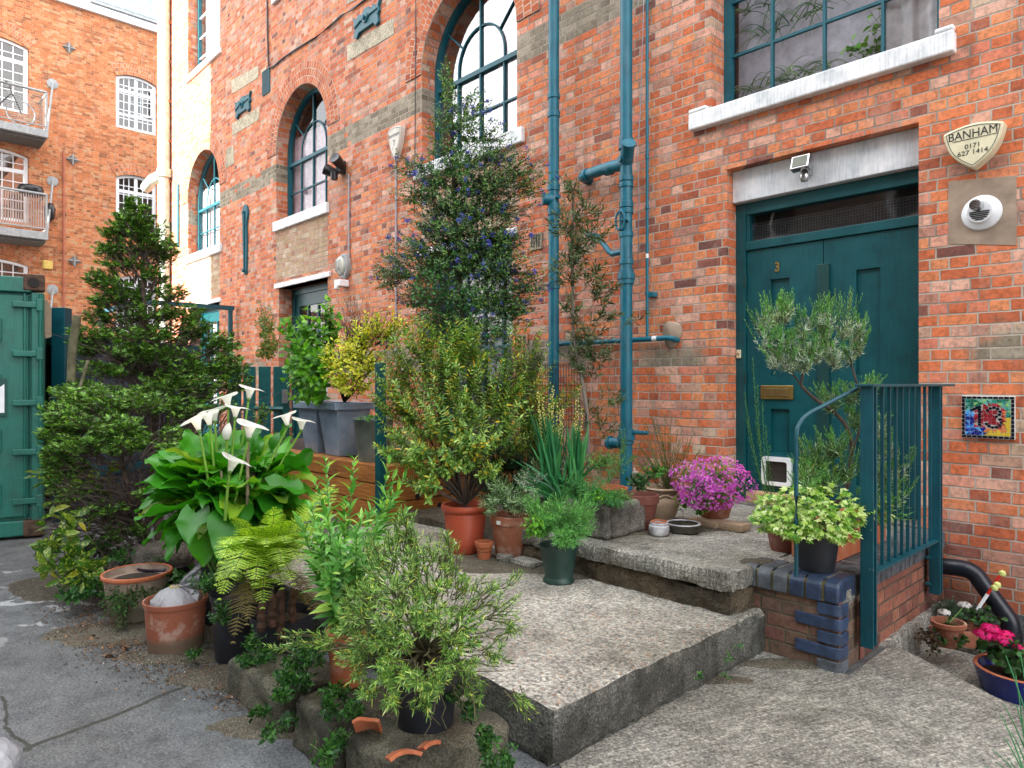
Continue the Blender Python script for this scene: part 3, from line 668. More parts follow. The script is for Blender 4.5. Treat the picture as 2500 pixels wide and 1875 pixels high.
alarm(Vector((a.x,WY,a.z)),.30,.42,.08,'small cream shield-shaped alarm box above a grey conduit in mid wall',[('BANHAM',.06,.06,.95),('T',-.06,.11,1)],simple_mat('pale alarm plastic',(.62,.57,.50),.45,var=.15))
# flue terminal
c=on_y(2397,520,WY); t=thing('flue_vent',(c.x,WY,c.z),'round white boiler flue terminal on a square of render below the big alarm box','flue vent')
b=MB(); b.lathe([(0,0),(.112,0),(.105,.014),(.075,.026),(.07,.04),(.068,.055),(0,.056)],(0,0,0),40); b.v=[(c.x+v[0],WY-.006-v[2],c.z+v[1]) for v in b.v]; b.make('plate',M['upvc'],t,smooth=True,ang=40)
k=MB()
for i in range(5): 
    zz=c.z-.05+i*.012; hw=math.sqrt(max(0,.055**2-(zz-c.z)**2)); k.box((c.x-hw,WY-.0655,zz-.004),(c.x+hw,WY-.060,zz+.003))
k.make('slots',M['black'],t)
k=MB(); k.tube([(c.x-.005,WY-.05,c.z+.035),(c.x-.012,WY-.115,c.z+.035)],.033,24); k.make('outlet',M['chrome'],t,smooth=True,ang=40)
k=MB(); 
for i in range(5): z=c.z+.035-.02+i*.01; hw=math.sqrt(.03**2-(z-c.z-.035)**2); k.box((c.x-.012-hw,WY-.1175,z-.003),(c.x-.012+hw,WY-.115,z+.002))
k.make('outlet_slots',M['black'],t)
# brick in the patch behind the flue
# floodlight over the door
c=on_y(1976,408,WY+.0); t=thing('floodlight',(c.x,WY+.08,c.z),'small chrome floodlight with sensor on the painted lintel above door 3','floodlight')
c=Vector((-2.30,WY-.02,Zr(1.665)))
b=MB(); Mx=Matrix.Translation(c)@Matrix.Rotation(R(-18),4,'X'); b.box((-.07,-.03,-.055),(.07,.03,.055),M=Mx); b.make('housing',M['chrome'],t,bevel=.006)
k=MB(); k.box((-.055,-.034,-.042),(.055,-.0305,.042),M=Mx); k.make('lamp_glass',simple_mat('dark lamp glass',(.10,.11,.07),.1),t)
k=MB(); k.lathe([(0,-.035),(.025,-.033),(.036,-.01),(.036,.015),(.028,.022),(0,.022)],(c.x+.01,WY+.01,c.z-.10),20); k.make('sensor',M['chrome'],t,smooth=True,ang=40)
k=MB(); k.box((c.x-.02,WY+.01,c.z-.08),(c.x+.04,WY+.09,c.z+.0)); k.make('bracket',M['chrome'],t,bevel=.003)
# black twin floodlights, mid wall
c=on_y(840,410,WY); t=thing('twin_floodlight',(c.x,WY,c.z),'pair of black spotlights with sensor at the top of a grey conduit','spotlights')
for dx,dz,rr in ((-.13,-.05,-30),(.1,.04,20)):
    b=MB(); M_=Matrix.Translation((c.x+dx,WY-.16,c.z+dz))@Matrix.Rotation(R(65),4,'X')@Matrix.Rotation(R(rr),4,'Y')
    b.lathe([(0,-.12),(.06,-.11),(.075,-.02),(.085,.08),(.08,.085),(.0,.07)],(0,0,0),20); b.v=[tuple(M_@Vector(v)) for v in b.v]; b.make('spot_head',M['black'],t,smooth=True,ang=40)
b=MB(); b.box((c.x-.05,WY-.12,c.z-.1),(c.x+.07,WY,c.z+.09)); b.make('mount',M['black'],t,bevel=.02)
b=MB(); b.lathe([(0,-.07),(.05,-.06),(.055,.04),(0,.05)],(c.x-.02,WY-.15,c.z-.14),16); b.make('sensor',M['black'],t,smooth=True,ang=40)
# bulkhead lamp
c=on_y(846,650,WY); t=thing('wall_lamp',(c.x,WY,c.z),'grey oval bulkhead lamp on the brickwork right of door 4','wall lamp')
b=MB(); b.lathe([(0,0),(.13,0),(.14,.03),(.13,.07),(.10,.075)],(0,0,0),28); b.v=[(c.x+v[0],WY-v[2],c.z+v[1]*1.35) for v in b.v]; b.make('housing',M['grey'],t,smooth=True,ang=40)
b=MB(); b.lathe([(.105,.07),(.095,.11),(.06,.135),(0,.145)],(0,0,0),24); b.v=[(c.x-.02+v[0],WY-v[2],c.z+v[1]*1.35) for v in b.v]; b.make('lamp_glass',simple_mat('frosted lamp glass',(.6,.6,.52),.25),t,smooth=True)
b=MB()
for q in (-.05,0,.05): b.tube([(c.x-.02+q,WY-.075,c.z-.14),(c.x-.02+q,WY-.15,c.z-.05),(c.x-.02+q,WY-.15,c.z+.05),(c.x-.02+q,WY-.075,c.z+.14)],.006,6)
b.make('guard',M['grey'],t)
b=MB(); b.box((c.x-.08,WY-.16,c.z-.31),(c.x+.08,WY,c.z-.21)); b.box((c.x-.05,WY-.18,c.z-.35),(c.x+.01,WY-.1,c.z-.28)); b.make('sensor',M['upvc'],t,bevel=.015)
# meter box plaque top
# ---- mosaic number plaque
t=thing('mosaic_plaque',(-1.114,WY,Zr(-.21)),'small colourful mosaic plaque reading 13 on the brick right of the railing','mosaic plaque')
mx0,mx1,mz0,mz1=-1.256,-.972,Zr(-.345),Zr(-.075)
b=MB(); b.box((mx0,WY-.022,mz0),(mx1,WY,mz1)); b.make('grout',simple_mat('pale grout',(.62,.60,.56),.8),t,bevel=.004)
def tess(polys,name,mats):
    b=MB()
    for poly,mi in polys:
        cx=sum(p[0] for p in poly)/len(poly); cz=sum(p[1] for p in poly)/len(poly)
        q=[(cx+(x-cx)*.84,cz+(z-cz)*.84) for x,z in poly]
        b.prism([(mx0+x*(mx1-mx0),mz0+z*(mz1-mz0)) for x,z in q],(0,WY-.0255,0),(1,0,0),(0,0,1),(0,1,0),.003,mi)
    return b.make(name,mats,t)
TC={'k':(.008,.01,.02),'g1':(.01,.16,.10),'g2':(.03,.28,.22),'g3':(.16,.48,.40),'lg':(.28,.60,.18),'r1':(.30,.01,.02),'r2':(.45,.03,.06),'b1':(.01,.02,.25),'b2':(.02,.14,.60),'b3':(.12,.42,.85),'y':(.75,.55,.04),'o':(.75,.25,.08)}
tm=[simple_mat('glazed tile '+n,c_,.15,var=.15) for n,c_ in zip(['black','green','sea green','mint','lime','ruby','red','navy','blue','sky','yellow','orange'],TC.values())]; ti={k:i for i,k in enumerate(TC)}
border=[]
n=10
for i in range(n):
    border.append(([(i/n,.93),((i+1)/n,.93),((i+1)/n,.99),(i/n,.99)],0)); border.append(([(i/n,.01),((i+1)/n,.01),((i+1)/n,.07),(i/n,.07)],0))
for i in range(9):
    a=.07+.86*i/9; c_=.07+.86*(i+1)/9
    border.append(([(.005,a),(.07,a),(.07,c_),(.005,c_)],0)); border.append(([(.93,a),(.995,a),(.995,c_),(.93,c_)],0))
tess(border,'border_tiles',tm)
field=[]; rr=random.Random(3); N=10; gx=[[ (.075+.85*i/N+(rr.uniform(-.022,.022) if 0<i<N else 0), .075+.85*j/N+(rr.uniform(-.022,.022) if 0<j<N else 0)) for j in range(N+1)] for i in range(N+1)]
digit=[(.35,.74),(.35,.68),(.35,.62),(.35,.56),(.35,.50),(.35,.44),(.35,.38),(.35,.32),(.30,.72),(.25,.69),(.20,.66)]
digit+=[(.50,.66),(.55,.71),(.62,.73),(.69,.70),(.73,.64),(.72,.57),(.66,.52),(.73,.46),(.755,.39),(.73,.32),(.67,.28),(.60,.27),(.53,.30),(.48,.35)]
def near(x,z): return min((x-a)**2+((z-c_)*.95)**2 for a,c_ in digit)**.5
for i in range(N):
    for j in range(N):
        q=[gx[i][j],gx[i+1][j],gx[i+1][j+1],gx[i][j+1]]
        for tri in (([q[0],q[1],q[2]],[q[0],q[2],q[3]]) if rr.random()<.5 else ([q[0],q[1],q[3]],[q[1],q[2],q[3]])):
            x=sum(p[0] for p in tri)/3; z=sum(p[1] for p in tri)/3
            if near(x,z)<.045: continue
            if .24<x<.80 and .24<z<.80 and ((x-.52)/.33)**2+((z-.5)/.33)**2<1.05: k_=rr.choice(['r1','r2','r1'])
            elif z>.66 or (z>.5 and x>.84): k_=rr.choice(['g1','g1','g2','g2','g3','lg'])
            elif x<.46: k_=rr.choice(['b1','b2','b3','b1','b3'])
            else: k_='y' if (x>.83 or z<.16) else rr.choice(['o','y','o'])
            field.append((tri,ti[k_]))
tess(field,'field_tiles',tm)
b=MB()
for x,z in digit:
    w2=.036; b.prism([(mx0+(x+w2*math.cos(a))*(mx1-mx0),mz0+(z+w2*.9*math.sin(a))*(mz1-mz0)) for a in [math.pi*k/3+.3 for k in range(6)]],(0,WY-.027,0),(1,0,0),(0,0,1),(0,1,0),.005)
b.make('digits',tm[0],t)
# porch frame, pale downpipes at the wall's sunlit end
t=thing('porch_frame',(-13.06,4.9,0),'thin teal steel canopy frame standing out from the far doorway','porch frame')
b=MB(); b.box((-13.1,3.5,Zr(1.38)),(-13.02,5.15,Zr(1.46))); b.box((-15.6,3.5,Zr(1.38)),(-13.1,3.58,Zr(1.459))); b.make('beam',M['rail'],t)
b=MB(); b.box((-13.095,5.05,0),(-13.025,5.12,Zr(1.38))); b.box((-15.6,3.5,0),(-15.53,3.57,Zr(1.38))); b.make('post',M['rail'],t)
cp=simple_mat('pale downpipe paint',(.50,.56,.48),.5)
t=thing('downpipe',(on_y(401,500).x,WY,0),'pale green downpipe with a side branch at the far end of the wall','drainpipe')
x=on_y(402,500,WY-.12).x; b=MB(); b.tube([(x,WY-.12,0),(x,WY-.12,11.4)],.11,16); z=on_y(401,425,WY-.12).z; b.tube([(x,WY-.12,z),(x-.3,WY-.3,z-.12),(x-.75,WY-.3,z-.2)],.12,14); b.lathe([(.11,-.1),(.16,-.09),(.16,.09),(.11,.1)],(x,WY-.12,z)); b.make('pipe',cp,t,smooth=True,ang=40)
x=on_y(410,500,WY-.06).x; b=MB(); b.tube([(x,WY-.06,0),(x,WY-.06,11.4)],.035,10)
for k in range(12): b.box((x-.06,WY-.1,.6+k*.9),(x+.06,WY,.66+k*.9))
tag(b.make('thin_pipe',simple_mat('rusty iron pipe',(.30,.12,.05),.8),None),'thin rusty iron pipe beside the pale downpipe at the far wall end','drainpipe')
# ================================================================ orange brick flats on the left
XL=-25.0
flats=thing('brick_flats',(XL,6,0),'orange brick apartment block with white windows and balconies closing the yard','building')
def fx(px,py): return on_x(px,py,XL)
def xwall(x0): return lambda a,b,t: (x0-t,a,b)      # a=y, b=z
def win_rect(px0,px1,pyt,pyb,seg=.16,door=False):
    a=fx(px0,pyb); c=fx(px1,pyb); z0=(a.z+c.z)/2
    f=fx((px0+px1)/2,pyt); return (a.y,c.y,z0,f.z)
W=[]
A=win_rect(283,383,180,326); Bw=win_rect(287,387,427,578)
a=fx(0,100); 
ya,yb=A[0],A[1]; ybb=Bw[0]
wA=(ya,yb,fx(283,309).z,fx(333,186).z-.0); 
wB=(ya,yb,fx(287,563).z,fx(333,428).z)
wC3=(ya,yb,wB[2]-3.3,wB[3]-3.3)
yd1=fx(62,200).y; yd0=yd1-1.75
dA=(yd0,yd1,fx(62,330).z-0,fx(35,100).z); dB=(fx(70,450).y-1.9,fx(70,450).y,fx(70,545).z,fx(35,365).z); dC=(dB[0],dB[1],dB[2]-3.25,dB[3]-3.25)
dA=(dB[0],dB[1],dB[2]+3.25,dB[3]+3.25)
rects=[wA,wB,wC3,dA,dB,dC]
holes=[arch_pts((r[0]+r[1])/2,(r[1]-r[0])/2,r[2],r[3]-.16,seg=.16,n=10) for r in rects]
TOPZ=fx(132,0).z
zt=fx(382,81).z; zt0=fx(132,2).z; ZT=(zt+zt0)/2
sheet([(-1.5,-1.6),(16,-1.6),(16,ZT),(-1.5,ZT)],holes,.3,xwall(XL)).make('wall',M['orange'],flats)
b=MB(); b.box((XL-12,-1.5,-1.6),(XL-.9,16,ZT)); b.make('interior',simple_mat('flats interior',(.22,.17,.13),.9),flats)
b=MB(); b.box((XL-.35,-1.6,ZT),(XL+.12,16,ZT+.22)); b.make('coping',M['upvc'],flats)
b=MB(); b.add([(XL-.1,-1.5,ZT+.22),(XL-.1,16,ZT+.22),(XL-1.6,16,ZT+2.1),(XL-1.6,-1.5,ZT+2.1),(XL-12,16,ZT+2.1),(XL-12,-1.5,ZT+2.1)],[(0,1,2,3),(3,2,4,5)]); 
m_,t_=newmat('slate roof'); P_=t_.obj(); x_=t_.xyz(P_); u_=t_.m('ADD',t_.m('DIVIDE',x_[1],.5),t_.m('MULTIPLY',t_.m('FLOORED_MODULO',t_.m('FLOOR',t_.m('DIVIDE',x_[2],.28)),2.0),.5)); v_=t_.m('DIVIDE',x_[2],.28)
ee=t_.m('MINIMUM',t_.m('FRACT',u_),t_.m('FRACT',v_)); c_=t_.mix(t_.sstep(ee,.02,.06),(.05,.05,.055),t_.ramp(t_.noise(P_,3,4),[(.3,(.22,.22,.24)),(.7,(.36,.36,.38))])); t_.out(t_.bsdf(c_,.6))
ro=b.make('roof',m_,flats)
b=MB(); y0=fx(225,30).y; b.box((XL-1.0,y0,ZT+.45),(XL-.2,y0+2.3,ZT+1.35)); b.make('dormer',M['grey'],ro); b=MB(); b.box((XL-.199,y0+.15,ZT+.55),(XL-.18,y0+2.15,ZT+1.2)); b.make('dormer_pane',simple_mat('sky grey pane',(.35,.5,.55),.1),ro)
for r in rects:
    yc=(r[0]+r[1])/2; hw=(r[1]-r[0])/2
    ring_obj('arch_ring',yc,r[3]-.16-1.2,math.hypot(hw,1.2)+.0,math.hypot(hw,1.2)+.36,0,M['orange_ring'],flats,a0=math.atan2(1.2,hw)-.0,a1=math.pi-math.atan2(1.2,hw),n=16,mp=lambda x,y,z:(XL+.008,x,z))
    out=arch_pts(yc,hw-.01,r[2],r[3]-.16,seg=.15,n=10); inn=arch_pts(yc,hw-.11,r[2]+.1,r[3]-.2,seg=.11,n=10)
    isd = r in (dA,dB,dC)
    fr=sheet(out,[inn],.1,xwall(XL-.08)).make('window' if not isd else 'balcony_door',M['upvc'],flats)
    bb=MB(); xx=XL-.10
    bb.box((xx-.06,yc-.05,r[2]+.1),(xx,yc+.05,r[3]-.1))
    tr=r[2]+(r[3]-r[2])*(.72 if isd else .70); bb.box((xx-.06,yc-hw+.1,tr-.05),(xx-.001,yc+hw-.1,tr+.05))
    if not isd: q=r[2]+(r[3]-r[2])*.27; bb.box((xx-.06,yc-hw+.1,q-.04),(xx-.001,yc+hw-.1,q+.04))
    bb.make('frame_bars',M['upvc'],fr)
    bb=MB()
    for s_ in (-1,1):
        for k in (1,2):
            y=yc+s_*(.05+(hw-.15)*k/3*1.0); bb.box((xx-.04,y-.012,r[2]+.1),(xx-.01,y+.012,r[3]-.12))
    nz=7 if isd else 6
    for k in range(1,nz): z=r[2]+.1+(r[3]-r[2]-.2)*k/nz; bb.box((xx-.038,yc-hw+.1,z-.012),(xx-.012,yc+hw-.1,z+.012))
    bb.make('glazing_bars',M['upvc'],fr)
    g=MB(); g.box((xx-.03,yc-hw+.08,r[2]+.08),(xx-.026,yc+hw-.08,r[3]-.08)); g.make('pane',M['glass'],fr)
# open casement on the upper window
yc=(wA[0]+wA[1])/2; hw=(wA[1]-wA[0])/2
t=MB(); h0=wA[2]+.55; h1=wA[2]+1.5
Mx=Matrix.Translation((XL-.02,yc+hw-.12,0))@Matrix.Rotation(R(-25),4,'Z')
for lo,hi in (((0,-.72,h0),(.05,-.66,h1)),((0,-.06,h0),(.05,0,h1)),((0,-.66,h0),(.05,-.06,h0+.06)),((0,-.66,h1-.06),(.05,-.06,h1)),((0.01,-.37,h0),(.04,-.35,h1)),((.01,-.66,(h0+h1)/2-.01),(.04,-.06,(h0+h1)/2+.01))): t.box(lo,hi,M=Mx)
t.make('open_casement',M['upvc'],flats)
for px,py in ((168,117),(177,390),(181,637)):
    c=fx(px,py); t=thing('tie_plate',(XL,c.y,c.z),{117:'grey cross-shaped tie plate on the orange flats near the roof',390:'grey cross-shaped tie plate on the orange flats between the two windows',637:'grey cross-shaped tie plate low on the orange flats'}[py],'tie plate','cross-shaped wall ties on the flats')
    b=MB(); b.lathe([(0,.0),(.17,0),(.16,.03),(0,.06)],(0,0,0),4); b.v=[(XL+v[2],c.y+v[0],c.z+v[1]) for v in b.v]; b.make('plate',simple_mat('dark grey iron',(.16,.13,.11),.7),t)
    b=MB(); 
    for a_ in (0,90): b.tube([(XL+.06,c.y-.17*math.cos(R(a_)),c.z-.17*math.sin(R(a_))),(XL+.06,c.y+.17*math.cos(R(a_)),c.z+.17*math.sin(R(a_)))],.02,4)
    b.make('cross',M['grey'],t)
# rainwater line
x=fx(155,400); b=MB(); b.tube([(XL+.03,x.y,1),(XL+.03,x.y,x.z+.4)],.03,8); tag(b.make('thin_pipe',simple_mat('red painted pipe',(.42,.12,.07),.7),None),'thin red pipe running down the orange flats','drainpipe')
c=fx(115,647); b=MB(); b.box((XL,c.y-.13,c.z-.13),(XL+.12,c.y+.13,c.z+.13)); tag(b.make('alarm_box',simple_mat('yellow alarm box',(.75,.52,.12),.5),None,bevel=.03),'small yellow alarm box on the orange flats above the container','alarm box')
# balconies
def balcony(zf, label, screen, lab2):
    y1=fx(122,300).y*1.0; 
    y1=on_x(118,300,XL+1.1).y; y0=-1.4
    t=thing('balcony',(XL,y1,zf),label,'balcony','steel balconies on the flats')
    b=MB(); b.box((XL+.005,y0,zf-.22),(XL+1.1,y1,zf)); b.make('floor',M['grey'],t,bevel=.01)
    b=MB(); b.box((XL+.1,y0,zf-.30),(XL+.95,y1-.05,zf-.225)); b.make('underside',simple_mat('balcony underside',(.12,.11,.10),.9),t)
    r=MB()
    r.tube([(XL+1.06,y0,zf+1.1),(XL+1.06,y1-.04,zf+1.1),(XL+.0,y1-.04,zf+1.1)],.035,8); r.tube([(XL+1.06,y0,zf+.1),(XL+1.06,y1-.04,zf+.1),(XL,y1-.04,zf+.1)],.02,8)
    for y in np.arange(y1-.04,y0,-1.2): r.tube([(XL+1.06,y,zf),(XL+1.06,y,zf+1.1)],.03,6)
    r.make('railing',M['grey'],t)
    s=MB()
    if screen:
        n=90
        for k in range(n): 
            y=y0+(y1-.06-y0)*k/n; s.box((XL+1.03,y,zf+.12),(XL+1.045,y+.03,zf+1.06+.02*math.sin(k*1.7)))
        s.make('reed_screen',simple_mat('pinkish reed screen',(.42,.31,.27),.9,0,0,6,.35),t)
    else:
        for k in range(16):
            z=zf+.16+k*.06; s.tube([(XL+1.06,y0,z),(XL+1.06,y1-.04,z),(XL,y1-.04,z)],.006,4)
        s.make('wires',M['grey'],t)
    d=MB(); yy=fx(128,230).y; d.tube([(XL+.05,yy,zf+1.75),(XL+1.0,y1-.02,zf-.05)],.03,8); d.v+= []
    d.lathe([(0,0),(.15,0),(.15,.03),(0,.05)],(0,0,0),16); k=len(d.v)-64; 
    for i in range(k,len(d.v)): v=d.v[i]; d.v[i]=(XL+v[2],yy+v[0],zf+1.78+v[1])
    d.make('tie_rod',M['grey'],t)
    return y1
zf2=on_x(118,318,XL+1.1).z; zf1=on_x(122,568,XL+1.1).z
y1=balcony(zf2,'upper steel balcony with wire railing and a bicycle on the flats',False,'')
balcony(zf1,'lower steel balcony with reed screening on the flats',True,'')
balcony(zf1-3.3,'lowest steel balcony on the flats mostly hidden behind the container',False,'')
# bicycle on the upper balcony
t=thing('bicycle',(XL+.7,y1-1,zf2),'black bicycle with pale tyres parked on the upper balcony','bicycle')
bx=XL+.85; wc=[(y1-.62,zf2+.40),(y1-1.75,zf2+.40)]
for y,z in wc:
    b=MB(); b.tube([(bx,y+.34*math.cos(a),z+.34*math.sin(a)) for a in [2*math.pi*i/28 for i in range(29)]],.018,6,cap=False); wh=b.make('wheel',M['steel'],t)
    b=MB(); 
    for i in range(12): a=2*math.pi*i/12; b.tube([(bx,y,z),(bx,y+.33*math.cos(a),z+.33*math.sin(a))],.004,3)
    b.make('spokes',M['steel'],wh)
b=MB(); fy,fz=wc[0]; ry,rz=wc[1]; bb_=(bx,(fy+ry)/2-.1,fz-.03); seat=(bx,(fy+ry)/2-.32,fz+.5); head=(bx,fy-.22,fz+.52)
b.tube([(bx,fy,fz),(bx,fy-.1,fz+.3),head,(bx,fy-.26,fz+.68)],.02,6); b.tube([head,(bx,(fy+ry)/2+.05,fz+.1),bb_],.022,6); b.tube([bb_,seat],.02,6); b.tube([(bx,ry,rz),bb_],.015,6); b.tube([(bx,ry,rz),seat],.013,6); b.make('frame',M['black'],t)
b=MB(); b.tube([(bx-.25,fy-.4,fz+.72),(bx-.2,fy-.26,fz+.70),(bx+.2,fy-.26,fz+.70),(bx+.25,fy-.4,fz+.72)],.015,6); b.make('handlebar',M['black'],t)
b=MB(); b.lathe([(0,-.03),(.09,-.02),(.1,.02),(0,.05)],(seat[0],seat[1],seat[2]+.08),10,sy=1.5); b.make('saddle',M['black'],t)
b=MB(); b.lathe([(0,-.1),(.28,-.05),(.33,.12),(.3,.22),(0,.25)],(XL+.6,y1-.35,zf1+1.15),16); tag(b.make('kettle_barbecue',M['black'],None,smooth=True),'dark round cover poking above the reed screen of the lower balcony','barbecue')
b=MB(); b.lathe([(0,-.3),(.2,-.2),(.26,.1),(.15,.25),(0,.28)],(XL+.35,y1+.16,zf1+.75),14,sy=.6); tag(b.make('hanging_pot',M['black'],None,smooth=True),'black pot hanging off the end of the lower balcony','plant pot')
# ================================================================ warehouse added behind the viewer to shade the yard (seen in the window glass)
opp=thing('shade_warehouse',(0,-9,0),'tall plain brick warehouse added behind the viewer to shade the yard, seen only in reflections','building')
OX=-15.8
hs=[]
for i in range(7):
    for k in range(4): x=OX+2+i*4.0; z=1.5+k*3.4; hs.append(arch_pts(x,.7,z,z+1.8,seg=.2,n=8))
sheet([(OX,-1.6),(15,-1.6),(15,15.0),(OX,15.0)],hs,.4,lambda a,b,t:(a,-9-t,b)).make('wall',M['purple'],opp)
b=MB(); b.box((OX+.1,-16,-1.6),(14.9,-9.5,14.9)); b.make('interior',M['dark'],opp)
b=MB()
for h in hs:
    x=(h[0][0]+h[1][0])/2; z=h[0][1]
    b.box((x-.7,-9.3,z),(x-.62,-9.22,z+1.8)); b.box((x+.62,-9.3,z),(x+.7,-9.22,z+1.8)); b.box((x-.03,-9.3,z),(x+.03,-9.22,z+1.95)); b.box((x-.62,-9.29,z+.9),(x+.62,-9.23,z+.96)); b.box((x-.75,-9.3,z-.1),(x+.75,-8.93,z))
b.make('window_frames',M['upvc'],opp)
# ================================================================ shipping container
f0=6.42; c0=at(108,1312,f0); dirv=Vector((math.sin(R(59))*RT[0]+math.cos(R(59))*FW[0], math.sin(R(59))*RT[1]+math.cos(R(59))*FW[1],0)).normalized()
back=Vector((-dirv.y,dirv.x,0)); 
if back.dot(Vector((FW[0],FW[1],0)))<0: back=-back
CM=paint_mat('container green paint',(.006,.135,.10),.42,.22,(.05,.16,.12),.004,.25)
rust=simple_mat('rusty corner casting',(.10,.055,.035),.85,0,.006,50,.6)
zb=.02; H=2.42; Wd=2.44
t=thing('shipping_container',(c0.x,c0.y,0),'green steel shipping container with a torn white sticker at the left edge','container')
def cl(u,v,z): return Vector((c0.x,c0.y,0))-dirv*u+back*v+Vector((0,0,z))
def cbox(b,u0,u1,v0,v1,z0,z1,mi=0):
    vs=[cl(u,v,z) for u,v,z in ((u0,v0,z0),(u1,v0,z0),(u1,v1,z0),(u0,v1,z0),(u0,v0,z1),(u1,v0,z1),(u1,v1,z1),(u0,v1,z1))]
    b.add(vs,[(0,3,2,1),(4,5,6,7),(0,1,5,4),(1,2,6,5),(2,3,7,6),(3,0,4,7)],mi)
b=MB(); cbox(b,.06,Wd-.06,.08,5.9,.15,H-.05); cbox(b,0,.10,0,.12,.16,H-.16); cbox(b,Wd-.1,Wd,0,.12,.16,H-.16); cbox(b,.1,Wd-.1,0,.1,H-.16,H-.02); cbox(b,.1,Wd-.1,.0,.1,.03,.17); b.make('body',CM,t,bevel=.01)
b=MB(); 
for u0 in (.0,Wd-.16):
    for z0 in (zb,H-.14):
        cbox(b,u0,u0+.16,-.012,.15,z0,z0+.15)
b.make('corner_casting',rust,t,bevel=.012)
b=MB(); p=cl(.08,-.02,H-.07); b.tube([p,p+back*.03],.045,20); b.make('casting_hole',M['dark'],t)
# door leaves with recessed pressings
for s0 in (.12,1.24):
    b=MB(); u0,u1=s0,s0+1.08
    cbox(b,u0,u1,.035,.075,.2,H-.18)
    z=.36
    for k in range(4):
        za=.30+k*.5
        cbox(b,u0+.02,u0+.08,.018,.034,za+.08,za+.44) if 0 else None
        # raised flats between pressings
        cbox(b,u0+.2,u1-.04,.012,.034,za,za+.22)
    b.make('door',CM,t,bevel=.012)
b=MB()
for k in range(5):
    z=.30+k*.45+.02
    cbox(b,.005,.24,-.022,.02,z,z+.055); cbox(b,.005,.06,-.04,-.0225,z-.03,z+.085)
b.make('hinge',CM,t,bevel=.008)
b=MB(); b.tube([cl(.025,-.02,.2),cl(.025,-.02,H-.17)],.018,8); b.tube([cl(.15,.02,.2),cl(.15,.02,H-.17)],.012,6); b.make('gasket',CM,t)
b=MB(); q=[(.30,1.16),(.30,1.42),(.36,1.37),(.45,1.40),(.6,1.38),(.72,1.41),(.95,1.38),(.95,1.16)]
b.prism([(-x,z) for x,z in q],cl(0,.009,0),dirv,(0,0,1),back,.003); b.make('sticker',M['upvc'],t)
b=MB(); b.prism([(-.28,1.13),(-.28,1.47),(-1.0,1.47),(-1.0,1.13)],cl(0,.0115,0),dirv,(0,0,1),back,.003); b.make('sticker_backing',simple_mat('dark green label',(.008,.07,.055),.6),t)
# ================================================================ fences
t=thing('tall_fence',(at(140,1200,7.2).x,at(140,1200,7.2).y,0),'tall dark blue board fence with a teal end post behind the conifer','fence')
fb=simple_mat('faded blue fence boards',(.035,.055,.085),.75,0,.004,30,.4)
pA_=at(104,1000,8.4); pB_=at(150,1000,7.3); pC_=at(480,1000,9.3)
def boards(b,p,q,z0,z1,w=.14,th=.02,gap=.01,jit=.0,rnd=random.Random(5)):
    d=(q-p); d.z=0; L=d.length; d.normalize(); nn=Vector((-d.y,d.x,0)); n=int(L/(w+gap))
    for i in range(n):
        a=p+d*(i*(w+gap)); zz=z1+rnd.uniform(-jit,jit)
        vs=[Vector((a.x,a.y,z0)),Vector((a.x,a.y,z0))+d*w,Vector((a.x,a.y,z0))+d*w+nn*th,Vector((a.x,a.y,z0))+nn*th]; vs=vs+[v+Vector((0,0,zz-z0)) for v in vs]
        b.add(vs,[(0,3,2,1),(4,5,6,7),(0,1,5,4),(1,2,6,5),(2,3,7,6),(3,0,4,7)])
b=MB(); boards(b,pA_,pB_,0,1.9); boards(b,pB_,pC_,0,1.85); b.make('boards',fb,t)
b=MB()
for z in (.4,1.2,1.84):
    for p,q in ((pA_,pB_),(pB_,pC_)):
        d=(q-p).normalized(); nn=Vector((d.y,-d.x,0)); 
        b.add([Vector((p.x,p.y,z))+nn*o1+Vector((0,0,h)) for o1 in (.0,.05) for h in (0,.09)]+[Vector((q.x,q.y,z))+nn*o1+Vector((0,0,h)) for o1 in (.0,.05) for h in (0,.09)],[(0,1,3,2),(4,6,7,5),(0,2,6,4),(1,5,7,3),(0,4,5,1),(2,3,7,6)])
b.make('rails',M['rail'],t)
p=at(152,1000,7.2); z1=at(152,752,7.2).z; b=MB(); Mx=Matrix.Translation((p.x,p.y,0))@Matrix.Rotation(R(46.6),4,'Z'); b.box((-.075,-.06,0),(.065,.06,z1),M=Mx); b.make('post',M['rail'],t,bevel=.006)
# low picket fence and gate by door 4
t=thing('picket_fence',(at(640,1100,8.3).x,at(640,1100,8.3).y,0),'low teal picket fence between the conifer and the raised planter','fence')
b=MB(); pk=paint_mat('teal picket paint',(.003,.085,.085),.4,.1)
for px0,px1,f in ((556,588,8.6),(594,623,8.5),(631,660,8.4),(667,690,8.35),(690,706,8.2)):
    a=at(px0,895,f); c=at(px1,897,f); d=(c-a); d.z=0; d.normalize(); nn=Vector((-d.y,d.x,0)); w=(Vector((c.x-a.x,c.y-a.y,0))).length
    vs=[Vector((a.x,a.y,.1)),Vector((a.x,a.y,.1))+d*w,Vector((a.x,a.y,.1))+d*w+nn*.02,Vector((a.x,a.y,.1))+nn*.02]; vs=vs+[v+Vector((0,0,a.z-.1)) for v in vs]
    b.add(vs,[(0,3,2,1),(4,5,6,7),(0,1,5,4),(1,2,6,5),(2,3,7,6),(3,0,4,7)])
b.make('pickets',pk,t,bevel=.003)
b=MB(); a=at(480,1000,9.0); c=at(706,1000,8.25)
for z in (.35,1.12): b.tube([(a.x,a.y,z+.0),(c.x,c.y,z)],.03,4)
b.make('rails',pk,t)
